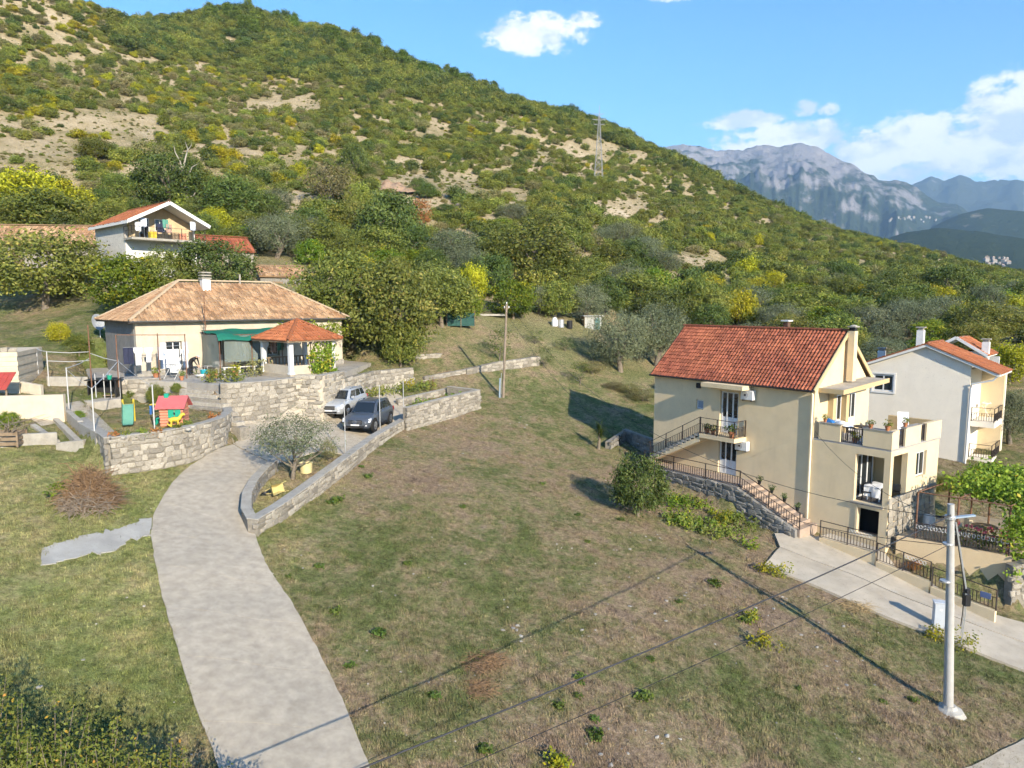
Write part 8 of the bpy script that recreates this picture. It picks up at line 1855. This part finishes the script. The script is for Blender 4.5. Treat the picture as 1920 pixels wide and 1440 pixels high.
def pylon():
    g = G(1122, 343); s = g[1] / F_PX; H = 138 * s; o = empty('lattice_pylon', g, label='lattice power pylon standing on the slope', cat='pylon'); m = mat('pylon_steel', (.33, .34, .35), .6, .1, 2, 0)
    w0, w1 = 1.25, .22
    wz = lambda z: w0 + (w1 - w0) * min(1, z / (H * .8)); N_ = 13; zs = [H * .86 * (i / N_) ** .9 for i in range(N_ + 1)]
    for sx in (-1, 1):
        for sy in (-1, 1): part('leg', m, o, lambda m_: m_.tube([(sx * wz(z), sy * wz(z), z - (.6 if z == 0 else 0)) for z in zs], .05, 5))
    for i in range(N_):
        b = MB(); z, z2 = zs[i], zs[i + 1]; a, c = wz(z), wz(z2)
        for q in range(4):
            M = Matrix.Rotation(R(90 * q), 4, 'Z'); b.tube([M @ Vector((-a, a, z)), M @ Vector((c, c, z2))], .026, 4).tube([M @ Vector((a, a, z)), M @ Vector((-c, c, z2))], .026, 4).tube([M @ Vector((-c, c, z2)), M @ Vector((c, c, z2))], .024, 4)
        b.build('brace', m, o)
    for z, w in ((H * .80, 1.9), (H * .87, 1.5), (H * .74, 1.6)): part('crossarm', m, o, lambda m_: m_.tube([(-w, 0, z + .3), (0, 0, z), (w, 0, z + .3)], .06, 5).tube([(-w, 0, z + .3), (w, 0, z + .3)], .04, 4))
    part('peak', m, o, lambda m_: m_.tube([(0, 0, H * .84), (0, 0, H)], .06, 5))
pylon()
# ---------------------------------------------------------------- far town
from mathutils.bvhtree import BVHTree
BV = {}
def on(obj, px, py):
    if obj.name not in BV: BV[obj.name] = BVHTree.FromPolygons([v.co for v in obj.data.vertices], [tuple(f.vertices) for f in obj.data.polygons])
    return BV[obj.name].ray_cast(Vector((0, 0, 0)), Vector(ray(px, py)).normalized())[0]
M_TOWN = mat('town_walls', (.3, .285, .26), .9, .05, .1, 0, rnd=.2); hb = MB().box(-5, 5, -4, 4, -6, 6); hm = hb.mesh('town_house_walls', M_TOWN)
rb_ = MB(); rb_.add([(-5.5, -4.6, 5.9), (5.5, -4.6, 5.9), (5.5, 4.6, 5.9), (-5.5, 4.6, 5.9), (-3, 0, 8.6), (3, 0, 8.6)], [(0, 1, 5, 4), (1, 2, 5), (2, 3, 4, 5), (3, 0, 4), (3, 2, 1, 0)]); rm_ = rb_.mesh('town_roof', mat('town_roofs', (.42, .30, .22), .9, .1, .1, 0, rnd=.2))
tr = random.Random(8)
for nm, obn, cx, cy, sx, sy, n_, lb, grp in (('town_house', 'foothill', 1872, 490, 30, 11, 26, 'small white house of the far town at the right edge', 'houses of the far town'), ('village_house', 'mountain', 1705, 410, 45, 5, 16, 'tiny pale house of the village on the mountain flank', 'houses of the mountain village')):
    for i in range(n_):
        l_ = on(SC.objects[obn], cx + tr.gauss(0, sx * .5), cy + tr.gauss(0, sy * .5))
        if l_ is None: continue
        s = tr.uniform(.35, .8) * (1.0 if nm == 'town_house' else 1.3); o = empty(nm, l_, tr.uniform(0, 3), label=lb, cat='house', group=grp); o.scale = (s, s, s); link('wall', hm, None, o); link('roof', rm_, None, o)
# ---------------------------------------------------------------- stones, weeds, flowers on the meadow
sr = random.Random(14); spots = []
for cx, cy, sx, sy, n_ in ((1255, 1100, 90, 60, 14), (1215, 1010, 35, 14, 7), (970, 1180, 30, 22, 8), (1130, 1190, 60, 50, 8), (1180, 1390, 120, 40, 9), (1440, 1130, 80, 30, 10), (1530, 1180, 70, 25, 9), (985, 790, 40, 22, 9), (780, 880, 80, 60, 5), (300, 1200, 150, 120, 6), (1620, 1240, 70, 30, 5)):
    for i in range(n_): spots.append((cx + sr.gauss(0, sx * .6), cy + sr.gauss(0, sy * .6)))
def off_road(p): return not any(inside1(p[0], p[1], q) for q in bare_polys)
for px, py in spots:
    g = G(px, min(py, 1436))
    if g is None or not off_road(g): continue
    s = sr.uniform(.06, .2); link('stone_fragment', sr.choice(ROCKS), None, None, (g[0], g[1], g[2] + s * .12), (0, 0, sr.uniform(0, 6)), (s, s * sr.uniform(.6, 1), s * sr.uniform(.5, .8)), label='pale limestone fragment lying in the meadow grass', cat='stone', group='loose stones in the meadow')
pb = np.random.default_rng(6); n_ = 480; qy = 13 + 34 * pb.random(n_) ** 1.2; qx = (pb.uniform(100, 1950, n_) - 960) / F_PX * qy
ok_ = np.array([off_road((a, b)) and MN.fractal(Vector((a * .25, b * .25, 30)), 1, 2, 3) > -.05 for a, b in zip(qx, qy)]); qx, qy = qx[ok_], qy[ok_]
first_stone = [o for o in SC.objects if o.name.startswith('stone_fragment')][0]
PB = np.stack([qx, qy, terr(qx, qy) + .01, pb.uniform(.12, .42, len(qx)), pb.uniform(0, 6, len(qx)), np.zeros(len(qx)), np.ones(len(qx))], -1)
pm_ = {0: link('pebble', ROCKS[2], None, None, G(1255, 1120), (0, 0, 0), (.1, .1, .08), kind='stuff', label='small pebble in the grass')}
PB[:, 3] *= .25; scatter('pebbles', PB, pm_, 'scatter of small pale pebbles over the stony lot')
V, Fc, t_ = crown(777, .2, .12, 16, 8, .11, cz=.1, spread=.06, lobes=3, wild=.2); WEED = mesh_np('weed_leaves', V, Fc, leaf_mat('weed_leaf', (.04, .06, .014), (.085, .115, .026), (.12, .14, .04), .2, .2), t_)
for i in range(52):
    px, py = sr.uniform(500, 1750), sr.uniform(800, 1435); g = G(px, py)
    if g is None or not off_road(g) or blocked(g[0], g[1]): continue
    s = sr.uniform(.6, 1.5); link('weed_rosette', WEED, None, None, (g[0], g[1], g[2] - .02), (0, 0, sr.uniform(0, 6)), (s, s, s * .8), label='green broad-leaved weed rosette in the dry meadow', cat='weed', group='weed rosettes in the meadow')
L_GORSE = leaf_mat('gorse_flowers', (.07, .09, .015), (.24, .20, .012), (.40, .31, .015), .25, .1)
for i, (px, py, hh, lb) in enumerate(((1463, 1082, 24, 'yellow flowering clump at the corner of the concrete lane'), (1436, 1074, 18, 'small yellow clump left of the one at the lane corner'), (1430, 1212, 26, 'yellow flowering clump alone in the meadow'), (1352, 985, 28, 'yellow flowering plant on the green bank below the walk'), (1802, 1215, 30, 'yellow flowering clump right of the concrete pole'), (1752, 1196, 20, 'yellow flowering clump under the meter cabinet'), (1410, 1165, 16, 'faint yellow clump above the lone meadow one'), (1045, 1438, 22, 'yellow flowers at the bottom edge of the meadow'))):
    g = G(px, py); s = hh / F_PX * g[1]; leafy('flower_clump', L_GORSE, [g + np.array([rr.gauss(0, s * .45), rr.gauss(0, s * .4), rr.uniform(.05, s)]) for _ in range(20)], .1, 14, .09, lb, 'flowers', 120 + i)
# green weedy bank below the walk of the yellow house
for i in range(34):
    px = sr.uniform(1262, 1480); py = 925 + (px - 1262) * .32 + sr.uniform(0, 60); g = G(px, py)
    if not off_road(g): continue
    leafy('bank_weed', L_BROAD if i % 3 else L_CITRUS, [g + np.array([rr.gauss(0, .35), rr.gauss(0, .3), rr.uniform(.0, .4)]) for _ in range(16)], .13, 11, .1, 'leafy green weeds on the bank below the walk of the yellow house', 'weed', 150 + i, group='weeds on the bank')
plant_px('oak', 1195, 968, 130, 112, 'dense dark green bush in front of the left corner of the yellow house', cat='bush', name='laurel_bush')
def yucca():
    g = G(1122, 842); o = empty('yucca', g, label='spiky yucca at the meadow edge left of the yellow house', cat='yucca'); part('trunk', M_BARK, o, lambda m_: m_.tube([(0, 0, -.1), (.05, 0, .7), (.1, 0, 1.3)], [.12, .1, .09], 8)); r_ = random.Random(4); b = MB()
    for i in range(120):
        a, e = r_.uniform(0, 6.28), r_.uniform(-.2, 1.4); L_ = r_.uniform(.55, .9); z = r_.uniform(.6, 1.4); d = Vector((math.cos(a) * math.cos(e), math.sin(a) * math.cos(e), math.sin(e))); s = Vector((-math.sin(a), math.cos(a), 0)) * .035; p0 = Vector((.08, 0, z)); p1 = p0 + d * L_ * .6; p2 = p0 + d * L_ - Vector((0, 0, .08))
        b.add([p0 - s, p0 + s, p1 + s * .8, p2, p1 - s * .8], [(0, 1, 2, 4), (4, 2, 3)])
    me = bpy.data.meshes.new('leaves'); me.from_pydata(b.v, [], b.f); me.materials.append(L_OAK); link('leaves', me, None, o)
yucca()
plant_px('drab', 1265, 1015, 0.1, 0.1, 'x') if False else None
for i, (px, py, w, lb) in enumerate(((1735, 1085, 42, 'scrawny shrub between the lane and the middle fence'), (1715, 1070, 30, 'low reddish shrub beside the lane ramp'))):
    plant_px('sparse' if i == 0 else 'russet', px, py, w * .8, w, lb, cat='bush', name='lane_shrub')
# nearest bushes at the bottom left: twigs and small leaves
def bramble(px, py, h, w, seed, label):
    g = P(px, 1400, 12.2); g = np.array([g[0], g[1], gz(g[0], g[1])]); r_ = random.Random(seed); o = empty('bramble_bush', g, label=label, cat='bush'); b = MB(); cs = []
    for i in range(60):
        a, q = r_.uniform(0, 6.28), r_.uniform(.1, 1) * w; hh = h * r_.uniform(.55, 1.1); p0 = Vector((q * .3 * math.cos(a), q * .3 * math.sin(a), 0)); p1 = p0 + Vector((q * .5 * math.cos(a), q * .5 * math.sin(a), hh * .6)); p2 = Vector((q * math.cos(a) + r_.gauss(0, .08), q * math.sin(a) + r_.gauss(0, .08), hh)); b.tube([p0, p1, p2], [.02, .011, .004], 4)
        for t in np.linspace(.45, 1, 12): cs.append(p0.lerp(p1, t * 2) if t < .5 else p1.lerp(p2, t * 2 - 1))
    b.build('twig', M_BARK, o); rg = np.random.default_rng(seed); c = np.array([tuple(q) for q in cs]); n = len(c) * 9; idx = np.repeat(np.arange(len(c)), 9); pos = c[idx] + rg.normal(0, .075, (n, 3)); nr = rg.normal(size=(n, 3)) + np.array([0, 0, .8]); nr /= np.linalg.norm(nr, axis=1)[:, None]; t = rg.normal(size=(n, 3)); t -= (t * nr).sum(1)[:, None] * nr; t /= np.linalg.norm(t, axis=1)[:, None]; s = np.cross(nr, t); L_ = rg.uniform(.04, .10, n)[:, None]
    V = np.stack([pos - t * L_ * .5, pos + s * L_ * .3, pos + t * L_ * .5, pos - s * L_ * .3], 1).reshape(-1, 3); ti = np.clip(rg.normal(.4, .25, n), 0, 1); link('foliage', mesh_np('bramble_leaves', V, np.arange(n * 4).reshape(-1, 4), L_BRAM, ti), None, o)
L_BRAM = leaf_mat('bramble_leaf', (.07, .085, .02), (.17, .16, .04), (.36, .19, .04), .3, .1)
for i, (px, h, w, lb) in enumerate(((20, 2.75, 1.2, 'leafy twiggy bush in the bottom left corner'), (140, 2.6, 1.1, 'second twiggy bush from the bottom left corner'), (255, 2.5, 1.0, 'twiggy bush with reddish leaves at the bottom edge'), (355, 2.2, .9, 'twiggy bush at the bottom edge next to the drive'), (470, 2.0, .6, 'sparse twigs reaching over the foot of the drive'), (-110, 3.1, 1.2, 'tall twiggy bush at the extreme left bottom'))):
    bramble(px, 0, h, w, 300 + i, lb)
# ---------------------------------------------------------------- the air
def make_haze():
    m = bpy.data.materials.new('haze_air'); m.use_nodes = True
    nt = m.node_tree; nt.nodes.clear()
    o = nt.nodes.new('ShaderNodeOutputMaterial'); v = nt.nodes.new('ShaderNodeVolumePrincipled')
    v.inputs['Color'].default_value = (.40, .66, 1.0, 1); v.inputs['Density'].default_value = 1.15e-4; v.inputs['Anisotropy'].default_value = 0.0
    nt.links.new(v.outputs[0], o.inputs['Volume'])
    s = 9600
    b = MB().box(-s, s, -s, s, -99, 1420)
    b.build('haze', m, kind='stuff', label='thin blue haze filling the valley air')
make_haze()
